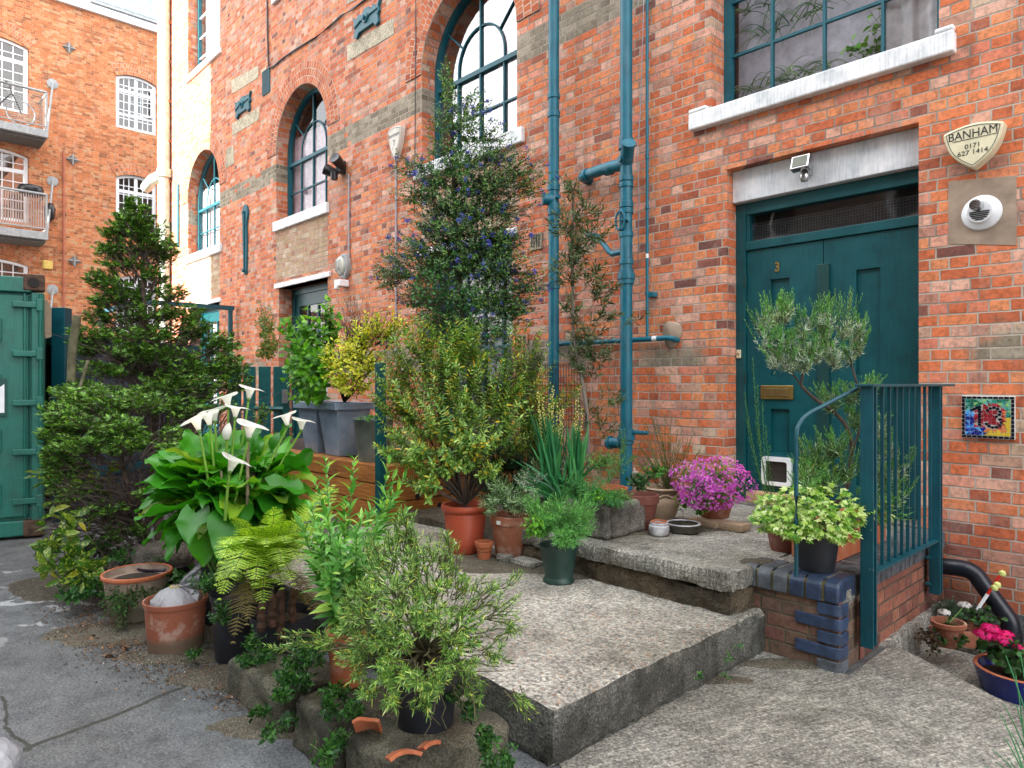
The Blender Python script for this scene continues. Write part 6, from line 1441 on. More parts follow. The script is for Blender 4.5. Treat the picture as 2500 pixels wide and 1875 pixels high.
tws,_=bush('h',t,hb,hubH,22,'ell',LM['hebe'],.054,.0175,.0135,.30,(.05,.7),mode='opposite',start=.5,bow=.12,twr=.002,wood=bark,limb_r=.010,rng=rng,surf=.6,jit=.2)
# ---------------------------------------------------------------- ceanothus
p=at(1130,1100,5.9); p.z=.3; t=thing('ceanothus',(p.x,p.y,.3),'tall airy shrub with small blue flowers in front of the big arched window','shrub')
def fz(px,py): return 5.9
b=MB(); tpz=smooth_path([at(1120,1150,5.9),at(1110,950,5.95),at(1130,800,6.0),at(1120,640,6.0),at(1110,500,6.0),at(1105,350,6.0),at(1100,250,6.05),at(1085,165,6.1)],4); b.tube(tpz,[.03*(1-.85*i/len(tpz))+.002 for i in range(len(tpz))],8); b.make('trunk',bark,t,smooth=True)
TP=[N3(q) for q in tpz]
CBX,CBY,CBD=1.32,1.35,.28
def cb(px,py,rx,ry,w,f=5.95):
    bl=blob_px(px,py,f,rx*CBX,ry*CBY,CBD); c_=bl[0]; i=int(np.argmin([np.linalg.norm(q-(c_-np.array([0,0,.25]))) for q in TP])); return (*bl,w,TP[i])
cbl=[cb(1090,190,12,35,.25,6.1),cb(1100,240,28,30,.4,6.1),cb(1160,255,40,25,.4,6.0),cb(1090,290,45,30,.6),cb(1150,310,45,35,.7),cb(1210,320,35,25,.35),cb(1085,350,45,35,.6),cb(1150,380,60,35,.9),cb(1230,370,50,30,.7),cb(1000,400,55,22,.5),cb(1060,420,60,35,.9),cb(1140,440,70,35,1.2),cb(1230,430,60,40,1.2),cb(1290,400,50,25,.5),cb(1320,440,45,25,.5),cb(1010,460,60,28,.8),cb(1070,490,60,35,1.1),cb(1160,500,70,40,1.4),cb(1250,490,60,40,1.1),cb(1040,540,50,30,.8),cb(1110,560,60,35,1.1),cb(1190,560,60,35,1.2),cb(1250,570,50,35,.8),cb(990,600,50,25,.7),cb(950,650,45,35,.8),cb(925,680,22,25,.4),cb(1020,650,60,40,1.2),cb(1100,640,70,40,1.3),cb(1180,640,70,40,1.4),cb(1260,640,60,40,1.1),cb(1310,690,40,35,.6),cb(1000,710,50,35,.9),cb(1080,720,70,40,1.3),cb(1170,720,70,40,1.4),cb(1250,730,60,40,1),cb(1060,790,60,40,1),cb(1150,800,70,40,1.2),cb(1230,800,60,40,.9),cb(1290,760,40,40,.4),cb(1080,590,60,50,.8),cb(1170,600,70,50,1),cb(1240,600,50,50,.8),cb(1120,520,60,45,.8),cb(1200,450,60,45,.8),cb(1100,400,50,40,.6),cb(1210,700,60,60,.9),cb(1040,600,50,45,.6),cb(1120,760,70,50,.9),cb(1150,850,70,40,.8),cb(1250,690,60,50,.7)]
tws,_=bush('c',t,cbl,TP[8],72,'ell',LM['ceanothus'],.034,.014,.0125,.25,(.1,.8),start=.5,bow=.14,twr=.0015,wood=bark,limb_r=.006,rng=rng,surf=.3,jit=.45)
nf=300; ii=rng.choice(len(tws),nf); cc=tws[ii,4]; PF=(cc[:,None]+rng.normal(0,.011,(nf,22,3))).reshape(-1,3); leaves_mesh('flower_clusters',LM['bluefl'],t,'blob',PF,rng.normal(size=PF.shape),rng.normal(size=PF.shape),.010,.010,kind='stuff')
# rose with rounder leaves lower down
t=thing('climbing_rose',(at(1080,1000,5.6).x,at(1080,1000,5.6).y,.3),'climbing rose with rounder pale leaves tangled in the blue flowered shrub','climber')
bush('r',t,[B(1060,690,5.6,70,30,.1,1),B(1120,720,5.6,60,40,.1,1),B(1040,740,5.6,50,40,.1,.9),B(1130,790,5.6,70,40,.1,1),B(1060,660,5.6,40,30,.1,.5),B(1240,800,5.6,40,40,.1,.5),B(1250,860,5.6,40,40,.1,.5)],N3(at(1090,900,5.7)),26,'round',LM['rose'],.040,.032,.028,.3,(.1,.7),start=.5,twr=.0015,limb_r=.005,rng=rng)
# dark green filler shrub behind everything at the wall foot
t=thing('dark_rosemary',(at(1250,1150,5.6).x,at(1250,1150,5.6).y,.25),'dark fine leaved shrub filling the gap below the blue flowered shrub','shrub')
bush('r',t,[B(1290,860,5.9,40,60,.1,.8),B(1220,930,5.8,50,60,.1,.9),B(1300,980,5.7,40,60,.1,.8),B(1150,930,5.8,50,60,.1,.7),B(1240,1090,5.5,70,60,.2,1.4),B(1180,1150,5.4,60,50,.2,1.2),B(1300,1140,5.4,60,60,.2,1.2),B(1230,1190,5.2,80,40,.2,1.2),B(1330,1060,5.5,50,50,.15,.8),B(1170,1060,5.5,50,60,.2,1)],N3(at(1240,1270,5.5)),110,'needle',LM['rosemdk'],.034,.0058,.007,.2,(.2,.9),start=.4,rng=rng,twr=.0015,wood=twigg)
CBX,CBY,CBD=1.1,1.2,.16
# ---------------------------------------------------------------- oleander between the pipes
p=at(1450,1150,5.9); t=thing('narrow_leaved_shrub',(p.x,p.y,.45),'thin grey green shrub with narrow leaves climbing between the two soil pipes','shrub')
b=MB(); tz=smooth_path([at(1437,1150,5.8),at(1432,1000,5.8),at(1415,900,5.85),at(1400,820,5.85),at(1398,700,5.9),at(1395,600,5.9),at(1400,520,5.9),at(1395,440,5.9)],4); b.tube(tz,[.016*(1-.8*i/len(tz))+.002 for i in range(len(tz))],8); b.make('trunk',simple_mat('grey bark',(.20,.17,.14),.9,0,.003),t,smooth=True)
TP=[N3(q) for q in tz]
cbl=[cb(px,py,rx,ry,w,5.85) for px,py,rx,ry,w in ((1395,455,25,30,.5),(1430,510,40,30,.7),(1380,540,40,40,.9),(1430,580,40,35,.8),(1400,620,40,35,.9),(1380,660,40,30,.7),(1460,670,35,30,.7),(1480,710,35,30,.7),(1470,560,40,25,.5),(1490,760,30,25,.4),(1430,800,45,35,.9),(1460,850,45,30,.8),(1410,860,40,30,.6),(1440,900,40,25,.5),(1400,740,35,30,.4),(1500,960,35,25,.3),(1560,770,25,15,.15),(1420,1010,50,25,.3),(1480,1040,30,25,.3))]
bush('o',t,cbl,TP[6],30,'ell',LM['oleander'],.070,.0145,.010,.35,(.25,1.0),start=.6,twr=.002,wood=twigg,limb_r=.004,rng=rng,jit=.3)
# ---------------------------------------------------------------- potted lavender next to the red pot
p=at(1248,1348,4.75); p.z=.25; t=thing('terracotta_pot_lavender',p,'weathered terracotta pot of wispy lavender with a white price sticker','potted plant')
pot(t,p,.145,.105,.28,M['terra_old'],rim=.06)
s_=at(1209,1266,4.60); b=MB(); q=Vector((p.x,p.y,0)); dv=(Vector((s_.x,s_.y,0))-q).normalized(); cc=q+dv*.148; rt=Vector((-dv.y,dv.x,0)); 
b.add([cc+rt*a+Vector((0,0,z)) for a,z in ((-.016,.48),(.016,.48),(.016,.505),(-.016,.505))]+[cc-dv*.004+rt*a+Vector((0,0,z)) for a,z in ((-.016,.48),(.016,.48),(.016,.505),(-.016,.505))],[(0,1,2,3),(4,7,6,5),(0,4,5,1),(1,5,6,2),(2,6,7,3),(3,7,4,0)]); b.make('sticker',M['upvc'],t)
bush('l',t,[B(1220,1190,4.7,30,35,.08,1),B(1270,1220,4.6,50,35,.1,1),B(1310,1170,4.7,50,50,.1,1),B(1190,1230,4.6,25,25,.06,.5)],N3(p)+np.array([0,0,.27]),60,'needle',LM['lavmix'],.040,.0055,.0075,.2,(.3,1.0),start=.2,twr=.0014,wood=twigg,limb_r=.003,rng=rng)
bush('l',t,[B(1300,1180,4.6,50,40,.1,1),B(1380,1140,4.7,40,50,.1,.9)],N3(p)+np.array([0.05,0,.3]),50,'needle',LM['lavs'],.030,.0050,.006,.45,(.3,1.0),start=.3,twr=.0014,wood=twigg,limb_r=.002,rng=rng,fname='silver_foliage')
p=at(1182,1362,4.72); p.z=.225; t=thing('small_pot',p,'small empty terracotta pot between the red pot and the lavender pot','plant pot'); pot(t,p,.062,.042,.125,M['terra'],rim=.035,soilz=.06)
for px,py,f,sz,lb,sd in ((1232,1362,4.65,(.11,.08,.05),'small dark stone left of the tile fragments under the lavender pot',3),(1285,1370,4.55,(.2,.12,.045),'broken pale slab piece propping the lavender pot',5),(1335,1352,4.6,(.16,.1,.05),'dark stone half hidden behind the green bell pot',7)):
    c_=at(px,py,f); o=rough_block('stone',(c_.x-sz[0]/2,c_.y-sz[1]/2,.222),(c_.x+sz[0]/2,c_.y+sz[1]/2,.225+sz[2]),M['landing'],None,.03,.008,.015,seed=sd); tag(o,lb,'stone')
# ---------------------------------------------------------------- green bell pot
p=at(1364,1405,4.2); p.z=.225; t=thing('green_pot_lavender',p,'dark green bell-shaped pot overflowing with bright green lavender','potted plant')
pot(t,p,.118,.09,.225,M['greenpot'],style='bell')
bush('l',t,[B(1320,1270,4.15,38,45,.1,.9),B(1370,1250,4.15,50,45,.1,1.2),B(1410,1280,4.1,45,45,.1,1.1),B(1430,1240,4.2,30,40,.08,.7),B(1385,1310,4.0,40,28,.08,.8),B(1300,1230,4.2,25,25,.06,.4)],N3(p)+np.array([0,0,.2]),90,'needle',LM['lavg'],.036,.0048,.0072,.25,(.3,1.1),start=.15,twr=.0012,wood=gstem,limb_r=.002,rng=rng,surf=.6)
bush('m',t,[B(1300,1285,4.1,28,30,.06,1)],N3(p)+np.array([-.05,0,.2]),30,'ovate',LM['bright'],.030,.018,.012,.3,(.1,.8),start=.2,rng=rng,limb=False,fname='broad_foliage')
# ---------------------------------------------------------------- stone trough
tr0=at(1478,1312,4.35); t=thing('stone_trough',(tr0.x,tr0.y,.45),'pitted grey stone trough planted with tall straps and herbs at the landing edge','planter')
x0,x1,y0,y1=-3.30,-2.70,3.36,3.78; z0,z1=.452,.672
for nm,lo,hi,sd in (('wall',(x0,y0,z0),(x1,y0+.06,z1),1),('wall',(x0,y1-.06,z0),(x1,y1,z1),2),('wall',(x0,y0+.055,z0),(x0+.06,y1-.055,z1-.003),3),('wall',(x1-.06,y0+.055,z0),(x1,y1-.055,z1-.003),4)):
    rough_block('trough_side',lo,hi,M['trough'],t,.022,.007,.022,sc=9,seed=sd,edge=.5,smooth=True)
b=MB(); b.box((x0+.05,y0+.05,z0),(x1-.05,y1-.05,z1-.03)); b.make('soil',M['soil'],t)
c_=N3(((x0+x1)/2,(y0+y1)/2,z1-.02))
bush('l',t,[B(1450,1200,4.3,40,40,.1,.7),B(1400,1190,4.4,40,40,.1,.8),B(1510,1220,4.2,40,25,.1,.5)],c_,70,'needle',LM['feather'],.034,.0045,.008,.2,(.3,1.0),start=.2,wood=gstem,limb=False,rng=rng,twr=.0012)
bush('m',t,[B(1480,1205,4.3,60,12,.15,1)],c_,36,'round',LM['bright'],.018,.016,.014,.3,(.1,.6),start=.3,limb=False,rng=rng,fname='low_foliage')
# straps with pale yellow flower spikes
p=at(1360,1260,4.7); t=thing('strap_leaved_plant',(p.x,p.y,.3),'tall blue green strap leaves with pale yellow flower spikes behind the trough','plant')
def straps(t,cx,f,n,px0,px1,pyt,pyb,w,mat,nm='foliage',fan_=.0,base=None):
    V=[];F=[]
    for i in range(n):
        bx=cx+rng.uniform(-18,18); b0=N3(at(bx,base or 1235,f+rng.uniform(-.08,.08))); tp=N3(at(rng.uniform(px0,px1),rng.uniform(pyt,pyb),f+rng.uniform(-.15,.1)))
        tp[:2]+=rng.normal(0,.02,2); pts=bezier(b0[None],((b0+tp)/2+np.array([0,0,.05+fan_]))[None],tp[None],8)[0]
        a_=rng.uniform(0,3.14); sd=np.array([math.cos(a_)*.6+RT[0]*.6,math.sin(a_)*.6+RT[1]*.6,0]); k=len(V)
        for j,q in enumerate(pts): ww=w*(1-.0*j)*(1 if j<6 else (.7 if j==6 else .05)); V+= [q-sd*ww,q+sd*ww]
        for j in range(7): F.append((k+2*j,k+2*j+1,k+2*j+3,k+2*j+2))
    fast_mesh(nm,np.array(V),[4]*len(F),np.array(F).ravel(),mat,t,True)
straps(t,1350,4.7,90,1300,1380,1000,1110,.0065,LM['strap'])
straps(t,1402,4.6,46,1385,1430,1020,1110,.0065,LM['strap'],'foliage_clump')
straps(t,1370,4.6,60,1240,1470,1120,1210,.009,LM['strap'],'low_foliage',.04)
sp0=[];sp1=[]
for px,py in ((1313,960),(1325,970),(1345,965),(1360,985),(1375,1000),(1340,990),(1328,1000),(1405,975),(1414,950),(1422,1000),(1350,945),(1318,1005),(1368,1005)):
    sp0.append(N3(at(1350+(px-1350)*.5 if px<1390 else 1402,1230,4.66))); sp1.append(N3(at(px,py,4.65)))
sp0=np.array(sp0); sp1=np.array(sp1); tw=bezier(sp0,(sp0+sp1)/2,sp1,8); vtubes('flower_spikes',gstem,t,tw,.003,.002,5)
q,d_,n_,tt=twig_leaves(tw,.010,.62,.4,.8,'spiral',rng,.5); k=rng.uniform(0,1,len(q))<.8; leaves_mesh('flowers',LM['creamfl'],t,'blob',q[k]+d_[k]*.007,d_[k],n_[k],.014,.012,kind='stuff')
# ---------------------------------------------------------------- pots behind the trough
def potted(name,px,py,f,z,rt,rb,h,mat,label,style='std',**k):
    p=at(px,py,f); p.z=z; t=thing(name,p,label,'potted plant'); pot(t,p,rt,rb,h,mat,style=style,**k); return t,p
t,p=potted('terracotta_bowl',1470,1180,5.1,.45,.185,.13,.21,M['terra'],'wide terracotta bowl of low greenery behind the stone trough',style='bowl')
bush('g',t,[B(1465,1115,5.05,60,14,.15,1)],N3(p)+np.array([0,0,.18]),50,'needle',LM['leafy'],.045,.006,.012,.2,(.1,.9),start=.2,limb=False,rng=rng)
p=at(1470,1180,4.95); b=MB(); b.lathe([(.13,0),(.17,.0),(.175,.10),(.15,.1)],(p.x,p.y,.45),28)
t,p=potted('terracotta_pot_geranium',1562,1275,4.65,.45,.125,.085,.235,M['terra_dk'],'dark terracotta pot with a small white geranium and feathery stems',rim=.06)
o=[c_ for c_ in t.children if c_.name.startswith('pot')][0]
bush('g',t,[B(1565,1170,4.6,36,20,.08,1)],N3(p)+np.array([0,0,.2]),34,'round',LM['weed'],.032,.028,.018,.3,(.1,.7),start=.3,limb=False,rng=rng)
c_=at(1550,1152,4.5); leaves_mesh('flower',LM['whitefl'],t,'flower',N3(c_)+rng.normal(0,.009,(8,3)),rng.normal(size=(8,3)),rng.normal(size=(8,3)),.022,.022)
bush('f',t,[B(1520,1070,4.7,16,40,.04,.5),B(1545,1100,4.7,14,35,.04,.4),B(1500,1130,4.6,40,35,.08,1),B(1470,1160,4.5,30,25,.08,.6)],N3(at(1510,1200,4.6)),22,'needle',LM['feather'],.030,.0035,.010,.15,(.4,1.0),start=.2,limb=False,wood=gstem,rng=rng,fname='feathery_foliage')
t,p=potted('swag_urn',1617,1232,4.95,.45,.125,.075,.235,M['urn'],'pale bloomed terracotta urn with a rope swag and spiky rosemary',style='urn',)
b=MB(); k=24
b.tube([(p.x+.112*math.cos(a),p.y+.112*math.sin(a),.45+.18+.012*math.sin(a*6)) for a in [2*math.pi*i/60 for i in range(61)]],[.009+.003*math.sin(i*1.3) for i in range(61)],6,cap=False); b.make('rope_swag',M['urn'],t,smooth=True)
bush('g',t,[B(1600,1145,4.9,45,14,.12,1)],N3(p)+np.array([0,0,.22]),40,'round',LM['pinkleaf'],.022,.02,.014,.3,(.1,.6),start=.3,limb=False,rng=rng)
tips=np.array([N3(at(px,py,f)) for px,py,f in ((1590,1015,5.0),(1604,1040,5.0),(1570,1060,5.0),(1612,1060,4.95),(1640,1020,5.0),(1655,1050,5.0),(1630,1060,5.0),(1668,1070,5.0),(1685,1090,5.0),(1560,1085,5.0),(1585,1080,4.9),(1645,1085,4.9),(1700,1110,5.0),(1545,1110,4.9),(1620,1095,4.9),(1665,1105,4.9),(1600,1100,4.9),(1580,1110,4.9),(1690,1065,5.05),(1575,1030,5.05))]); tips=np.concatenate([tips,tips+rng.normal(0,.03,tips.shape)-np.array([0,0,.03])])
st=N3(p)+np.array([0,.1,.2])+rng.normal(0,.03,tips.shape); tw=bezier(st,(st+tips)/2+rng.normal(0,.02,tips.shape)-np.array([0,0,.04]),tips,8)
q,d_,n_,tt=twig_leaves(tw,.0055,.15,.3,.9,'spiral',rng,.3); leaves_mesh('rosemary_foliage',leaf_mat('olive rosemary needle',[(0,(.07,.12,.03)),(.6,(.17,.25,.07)),(1,(.32,.36,.13))],.5,.2),t,'needle',q,d_,n_,.024,.0038); vtubes('rosemary_stems',twigg,t,tw,.002,.001,4)
# white jar, tin dish
p=at(1609,1288,4.45); p.z=.45; t=thing('glazed_jar',p,'small whitish glazed jar with a red rim on the landing','jar')
wj=simple_mat('stained white glaze',(.50,.50,.52),.35,0,.001,50,.6)
b=MB(); b.lathe([(.050,0),(.062,.01),(.066,.04),(.064,.062),(.055,.066),(.058,.075),(.055,.085),(.048,.084),(.045,.05),(0,.045)],p,30); b.make('body',wj,t,smooth=True,ang=50); b=MB(); b.lathe([(.047,.083),(.052,.088),(.047,.092),(.043,.086)],p,24,cap=False); b.make('rim',M['terra'],t)
p=at(1668,1282,4.55); p.z=.452; t=thing('round_dish',p,'shallow grey round dish with white rings beside the glazed jar','dish')
b=MB(); b.lathe([(.095,0),(.108,.006),(.114,.04),(.112,.055),(.104,.055),(.10,.02),(0,.016)],p,36); b.make('body',M['kerb'],t,smooth=True,ang=50)
b=MB(); 
for r_ in (.111,.101): b.tube([(p.x+r_*math.cos(a),p.y+r_*math.sin(a),.452+.055) for a in [2*math.pi*i/40 for i in range(41)]],.0035,6,cap=False)
b.make('white_rim',wj,t)
# pink flowers
p=at(1745,1240,4.8); p.z=.45+.051; t=thing('pink_flower_pot',p,'mound of magenta pink flowers in a terracotta pot on bricks by the door','potted plant')
pot(t,p,.13,.095,.13,M['terra_old'])
bl=[B(1690,1165,4.75,50,35,.12,1),B(1750,1155,4.7,60,35,.14,1.2),B(1795,1185,4.7,45,36,.12,1),B(1735,1215,4.6,66,24,.12,1.2),B(1700,1190,4.6,40,28,.1,.8)]
bush('p',t,bl,N3(p)+np.array([0,0,.13]),50,'round',LM['pinkleaf'],.022,.020,.028,.6,(.3,1.0),start=.3,limb=False,wood=gstem,rng=rng,surf=.6)
PF=[]
for c4 in bl: 
    q=sample_blob((c4[0],c4[1]*1.15,c4[2]*1.15,c4[3]*1.1),230,rng,.95); PF.append(q)
PF=np.concatenate(PF); PF=PF[PF[:,2]>.53]; nn=unit(PF-(N3(p)+np.array([0,0,.15])))+rng.normal(0,.35,PF.shape); PF=np.repeat(PF,2,0)+rng.normal(0,.006,(len(PF)*2,3)); nn=np.repeat(nn,2,0)
leaves_mesh('flowers',LM['pink'],t,'flower',PF,np.cross(nn,rng.normal(size=nn.shape)),nn,.021,.021,kind='stuff')
for px,py,f,lb in ((1722,1262,4.72,'worn brick under the pink flower pot, nearer the dish'),(1785,1258,4.62,'worn brick under the pink flower pot, nearer the ivy')):
    c_=at(px,py,f); o=rough_block('brick',(c_.x-.11,c_.y-.06,.451),(c_.x+.11,c_.y+.06,.499),M['rubble'] if 0 else M['urn'],None,.03,.004,.008,seed=int(px)); tag(o,lb,'brick')
t=thing('leafy_weed',(at(1690,1250,4.7).x,at(1690,1250,4.7).y,.45),'small bright weed with oval leaves growing behind the round dish','weed')
bush('w',t,[B(1670,1225,4.7,28,16,.06,1),B(1715,1245,4.6,20,10,.05,.6)],N3(at(1680,1258,4.7)),16,'ovate',LM['bright'],.05,.028,.03,.3,(.1,.7),start=.2,limb=False,rng=rng)
# ---------------------------------------------------------------- lavender tree by the door
p=at(1912,1365,4.05); p.z=.45; t=thing('lavender_tree',p,'tall twisted lavender with silvery tops in a terracotta pot before the door','potted plant')
pot(t,p,.105,.07,.20,M['terra_dk'],rim=.05)
b=MB(); stem=smooth_path([Vector((p.x,p.y,.6)),at(2050,1220,3.85),at(2078,1110,3.8),at(2070,1050,3.75),at(2040,1010,3.75),at(1985,970,3.7),at(1955,940,3.7)],5); n_=len(stem); b.tube(stem,[.014-.006*i/n_ for i in range(n_)],8)
b.tube(smooth_path([at(1955,940,3.7),at(1962,900,3.7),at(1968,870,3.7)],4),.007,7); b.tube(smooth_path([at(1955,940,3.7),at(1925,900,3.72),at(1895,870,3.75),at(1885,850,3.75)],4),.0055,7)
b.tube(smooth_path([at(2078,1110,3.8),at(2110,1000,3.75),at(2090,930,3.7),at(2075,880,3.7),at(2060,850,3.7)],4),.0055,7)
b.tube(smooth_path([at(1968,870,3.7),at(1945,850,3.7)],4),.005,6); b.tube(smooth_path([at(1968,870,3.7),at(2000,850,3.68),at(2030,845,3.68)],4),.005,6)
b.make('trunk',bark,t,smooth=True)
def lav(parent,spec,hub,nm,mat1,mat2,up=.16,rn=.02):
    """columns: silvery tufts below, green shoots above. spec: px,py,f,rx, ytop px, n"""
    A=[];Bq=[]
    for px,py,f,rx,pyt,n in [(a_[0],a_[1],a_[2],a_[3],a_[4],int(a_[5]*1.35)) for a_ in spec]:
        c4=blob_px(px,py,f,rx,26,.05); tips=sample_blob(c4,n,rng,.3); A.append(grow(np.broadcast_to(N3(hub) if hub is not None else c4[0]-np.array([0,0,.07]),(n,3))*.0+ (c4[0]-np.array([0,0,.06])),tips,5,.1,.1,rng,0,.01))
        m=max(4,int(n*.8)); b0=tips[rng.integers(0,n,m)]; tp=b0.copy(); tp[:,2]=np.maximum(b0[:,2]+.02,N3(at(px,pyt,f))[2]-rng.uniform(0,.05,m)); tp[:,:2]+=(b0[:,:2]-c4[0][:2])*.9+rng.normal(0,.010,(m,2)); Bq.append(bezier(b0,(b0+tp)/2,tp,5))
    A=np.concatenate(A); Bq=np.concatenate(Bq)
    q,d_,n_,tt=twig_leaves(A,.0055,.1,.1,.9,'spiral',rng,.5); leaves_mesh(nm+'silver_leaves',mat1,parent,'needle',q,d_,n_,.032*rng.uniform(.7,1.2,len(q)),.0052)
    q,d_,n_,tt=twig_leaves(Bq,.0055,0,.75,1.2,'spiral',rng,.2); leaves_mesh(nm+'green_shoots',mat2,parent,'needle',q,d_,n_,.026*(1-.5*tt),.0038)
    vtubes(nm+'twigs',twigg,parent,np.concatenate([A,Bq]),.0014,.0009,3)
top=[(1862,790,3.75,20,735,16),(1893,770,3.75,28,705,26),(1920,760,3.72,18,720,14),(1870,830,3.72,26,780,18),(1905,840,3.7,26,790,20),(1962,800,3.7,22,740,20),(1940,850,3.7,28,800,18),(2015,785,3.68,24,715,22),(2020,830,3.68,24,780,20),(2060,800,3.68,20,705,18),(2095,800,3.7,18,755,14),(2090,840,3.7,22,790,16),(1985,855,3.66,30,800,24),(1960,880,3.66,26,830,20),(1890,870,3.7,28,830,16),(2040,870,3.68,28,830,18),(1925,880,3.68,26,840,16),(2075,865,3.7,16,830,10)]
lav(t,top,None,'',LM['lavs'],LM['lavg'])
mid=[(2030,980,3.75,30,925,20),(2080,960,3.75,30,930,16),(2120,950,3.8,24,905,14),(2000,1110,3.75,36,1060,26),(2040,1090,3.7,30,1040,22),(1975,1150,3.7,30,1110,20),(2060,1150,3.7,36,1090,26),(2020,1180,3.65,40,1140,22),(2140,1130,3.85,30,1070,20),(2175,1100,3.9,26,1040,18),(2160,1160,3.85,36,1110,24),(2200,1150,3.9,24,1090,16),(2180,1210,3.85,30,1160,20),(2130,1210,3.8,24,1170,14),(2090,1020,3.75,30,980,16),(1975,1190,3.65,30,1150,16),(2150,1040,3.85,20,1000,10)]
# ---------------------------------------------------------------- second lavender, in the long trough behind the balusters
tt_=thing('terracotta_window_trough',(XP-.28,4.15,.45),'long terracotta trough of green lavender standing behind the balusters','potted plant')
x0,x1,y0,y1=XP-.40,XP-.17,3.82,4.62
b=MB(); 
for lo,hi in (((x0,y0,.452),(x0+.02,y1,.63)),((x1-.02,y0,.452),(x1,y1,.63)),((x0+.02,y0,.452),(x1-.02,y0+.02,.63)),((x0+.02,y1-.02,.452),(x1-.02,y1,.63)),((x0-.008,y0-.008,.60),(x0-.0005,y1+.008,.632)),((x1+.0005,y0-.008,.60),(x1+.008,y1+.008,.632)),((x0,y0-.009,.60),(x1,y0-.0005,.631))): b.box(lo,hi)
b.make('trough',M['terra'],tt_,bevel=.004); b=MB(); b.box((x0+.02,y0+.02,.46),(x1-.02,y1-.02,.60)); b.make('soil',M['soil'],tt_)
lav(tt_,[m_ for m_ in mid if m_[0]>2120],None,'',LM['lavs'],LM['lavg'])
lav(t,[m_ for m_ in mid if m_[0]<=2120],None,'lower_',LM['lavmix'],LM['lavg'])
tp=np.array([N3(at(px,py,3.8)) for px,py in ((2150,1030),(2190,1020),(2210,1060),(2170,1090),(2130,1100),(2200,1110),(2050,1060),(2010,1080),(1990,1090),(2220,1130))]); 
bush('g',tt_,[B(2170,1250,3.85,50,40,.15,1),B(2150,1190,3.85,50,50,.15,1)],N3((XP-.28,4.1,.6)),60,'needle',LM['lavg'],.034,.004,.008,.2,(.5,1.1),start=.15,limb=False,wood=gstem,rng=rng,fname='lower_foliage')
bush('g2',t,[B(2000,1150,3.75,60,50,.12,1),B(1975,1110,3.8,30,50,.1,.6)],N3((p.x+.1,p.y,.62)),50,'needle',LM['rosem'],.030,.004,.008,.2,(.5,1.1),start=.15,limb=False,wood=gstem,rng=rng,fname='green_foliage')
# ---------------------------------------------------------------- ivy in the black pot
p=on_z(1995,1404,.452); p=at(1993,1380,3.62); p.z=.456; t=thing('ivy_pot',p,'variegated yellow green ivy spilling from a black pot on the blue coping bricks','potted plant')
pot(t,p,.115,.088,.185,M['blackpot'],style='nursery')
bl=[B(1900,1235,3.6,45,28,.1,.9),B(1960,1215,3.6,50,30,.12,1.1),B(2030,1225,3.55,45,35,.12,1),B(1930,1275,3.5,55,30,.1,1.1),B(2010,1275,3.45,55,32,.1,1.1),B(2070,1255,3.5,30,28,.08,.7),B(2050,1300,3.4,35,20,.06,.6),B(1880,1270,3.55,30,22,.08,.5),B(1960,1300,3.42,40,18,.06,.5),B(2110,1240,3.5,16,14,.05,.2),B(2150,1245,3.75,25,28,.06,.3),B(1850,1265,3.6,14,8,.04,.1)]
hub=N3(p)+np.array([0,0,.19]); nl=1150; w=np.array([b_[4] for b_ in bl]); w/=w.sum(); Pv=np.concatenate([sample_blob(b_[:4],int(nl*w_)+1,rng,.85) for b_,w_ in zip(bl,w)])
o_=unit(Pv-hub+np.array([0,0,.08])); dr=o_*np.array([1,1,.3])+rng.normal(0,.35,o_.shape)-np.array([0,0,.45]); nr=o_+np.array([-FW[0]*.5,-FW[1]*.5,.5])+rng.normal(0,.3,o_.shape)
leaves_mesh('foliage',LM['ivy'],t,'ivy',Pv,dr,nr,.043*rng.uniform(.6,1.15,len(Pv)),.043*rng.uniform(.7,1.15,len(Pv)))
tw=grow(np.broadcast_to(hub,(60,3)),Pv[rng.integers(0,len(Pv),60)],6,.05,.2,rng,.1,.01); vtubes('stems',gstem,t,tw,.002,.001,4)
# wispy asparagus-like stems in front of the door
p=at(1885,1230,4.4); t=thing('wispy_plant',(p.x,p.y,.45),'wispy feathery green stems rising in front of the cat flap','plant')
tp=np.array([N3(at(px,py,4.2)) for px,py in ((1838,875),(1850,940),(1818,960),(1822,1020),(1862,980),(1870,1040),(1845,1030),(1880,1090))]); st=np.array([N3(at(1885+rng.uniform(-8,25),1260,4.1)) for _ in tp]); tw=bezier(st,(st+tp)/2+np.array([[-.03,-.02,0]]),tp,9)
q,d_,n_,tt=twig_leaves(tw,.0075,.2,.4,.8,'spiral',rng,.3); leaves_mesh('foliage',LM['feather'],t,'needle',q,d_,n_,.040*(1.1-.6*tt),.0032); vtubes('stems',gstem,t,tw,.0022,.0012,4)
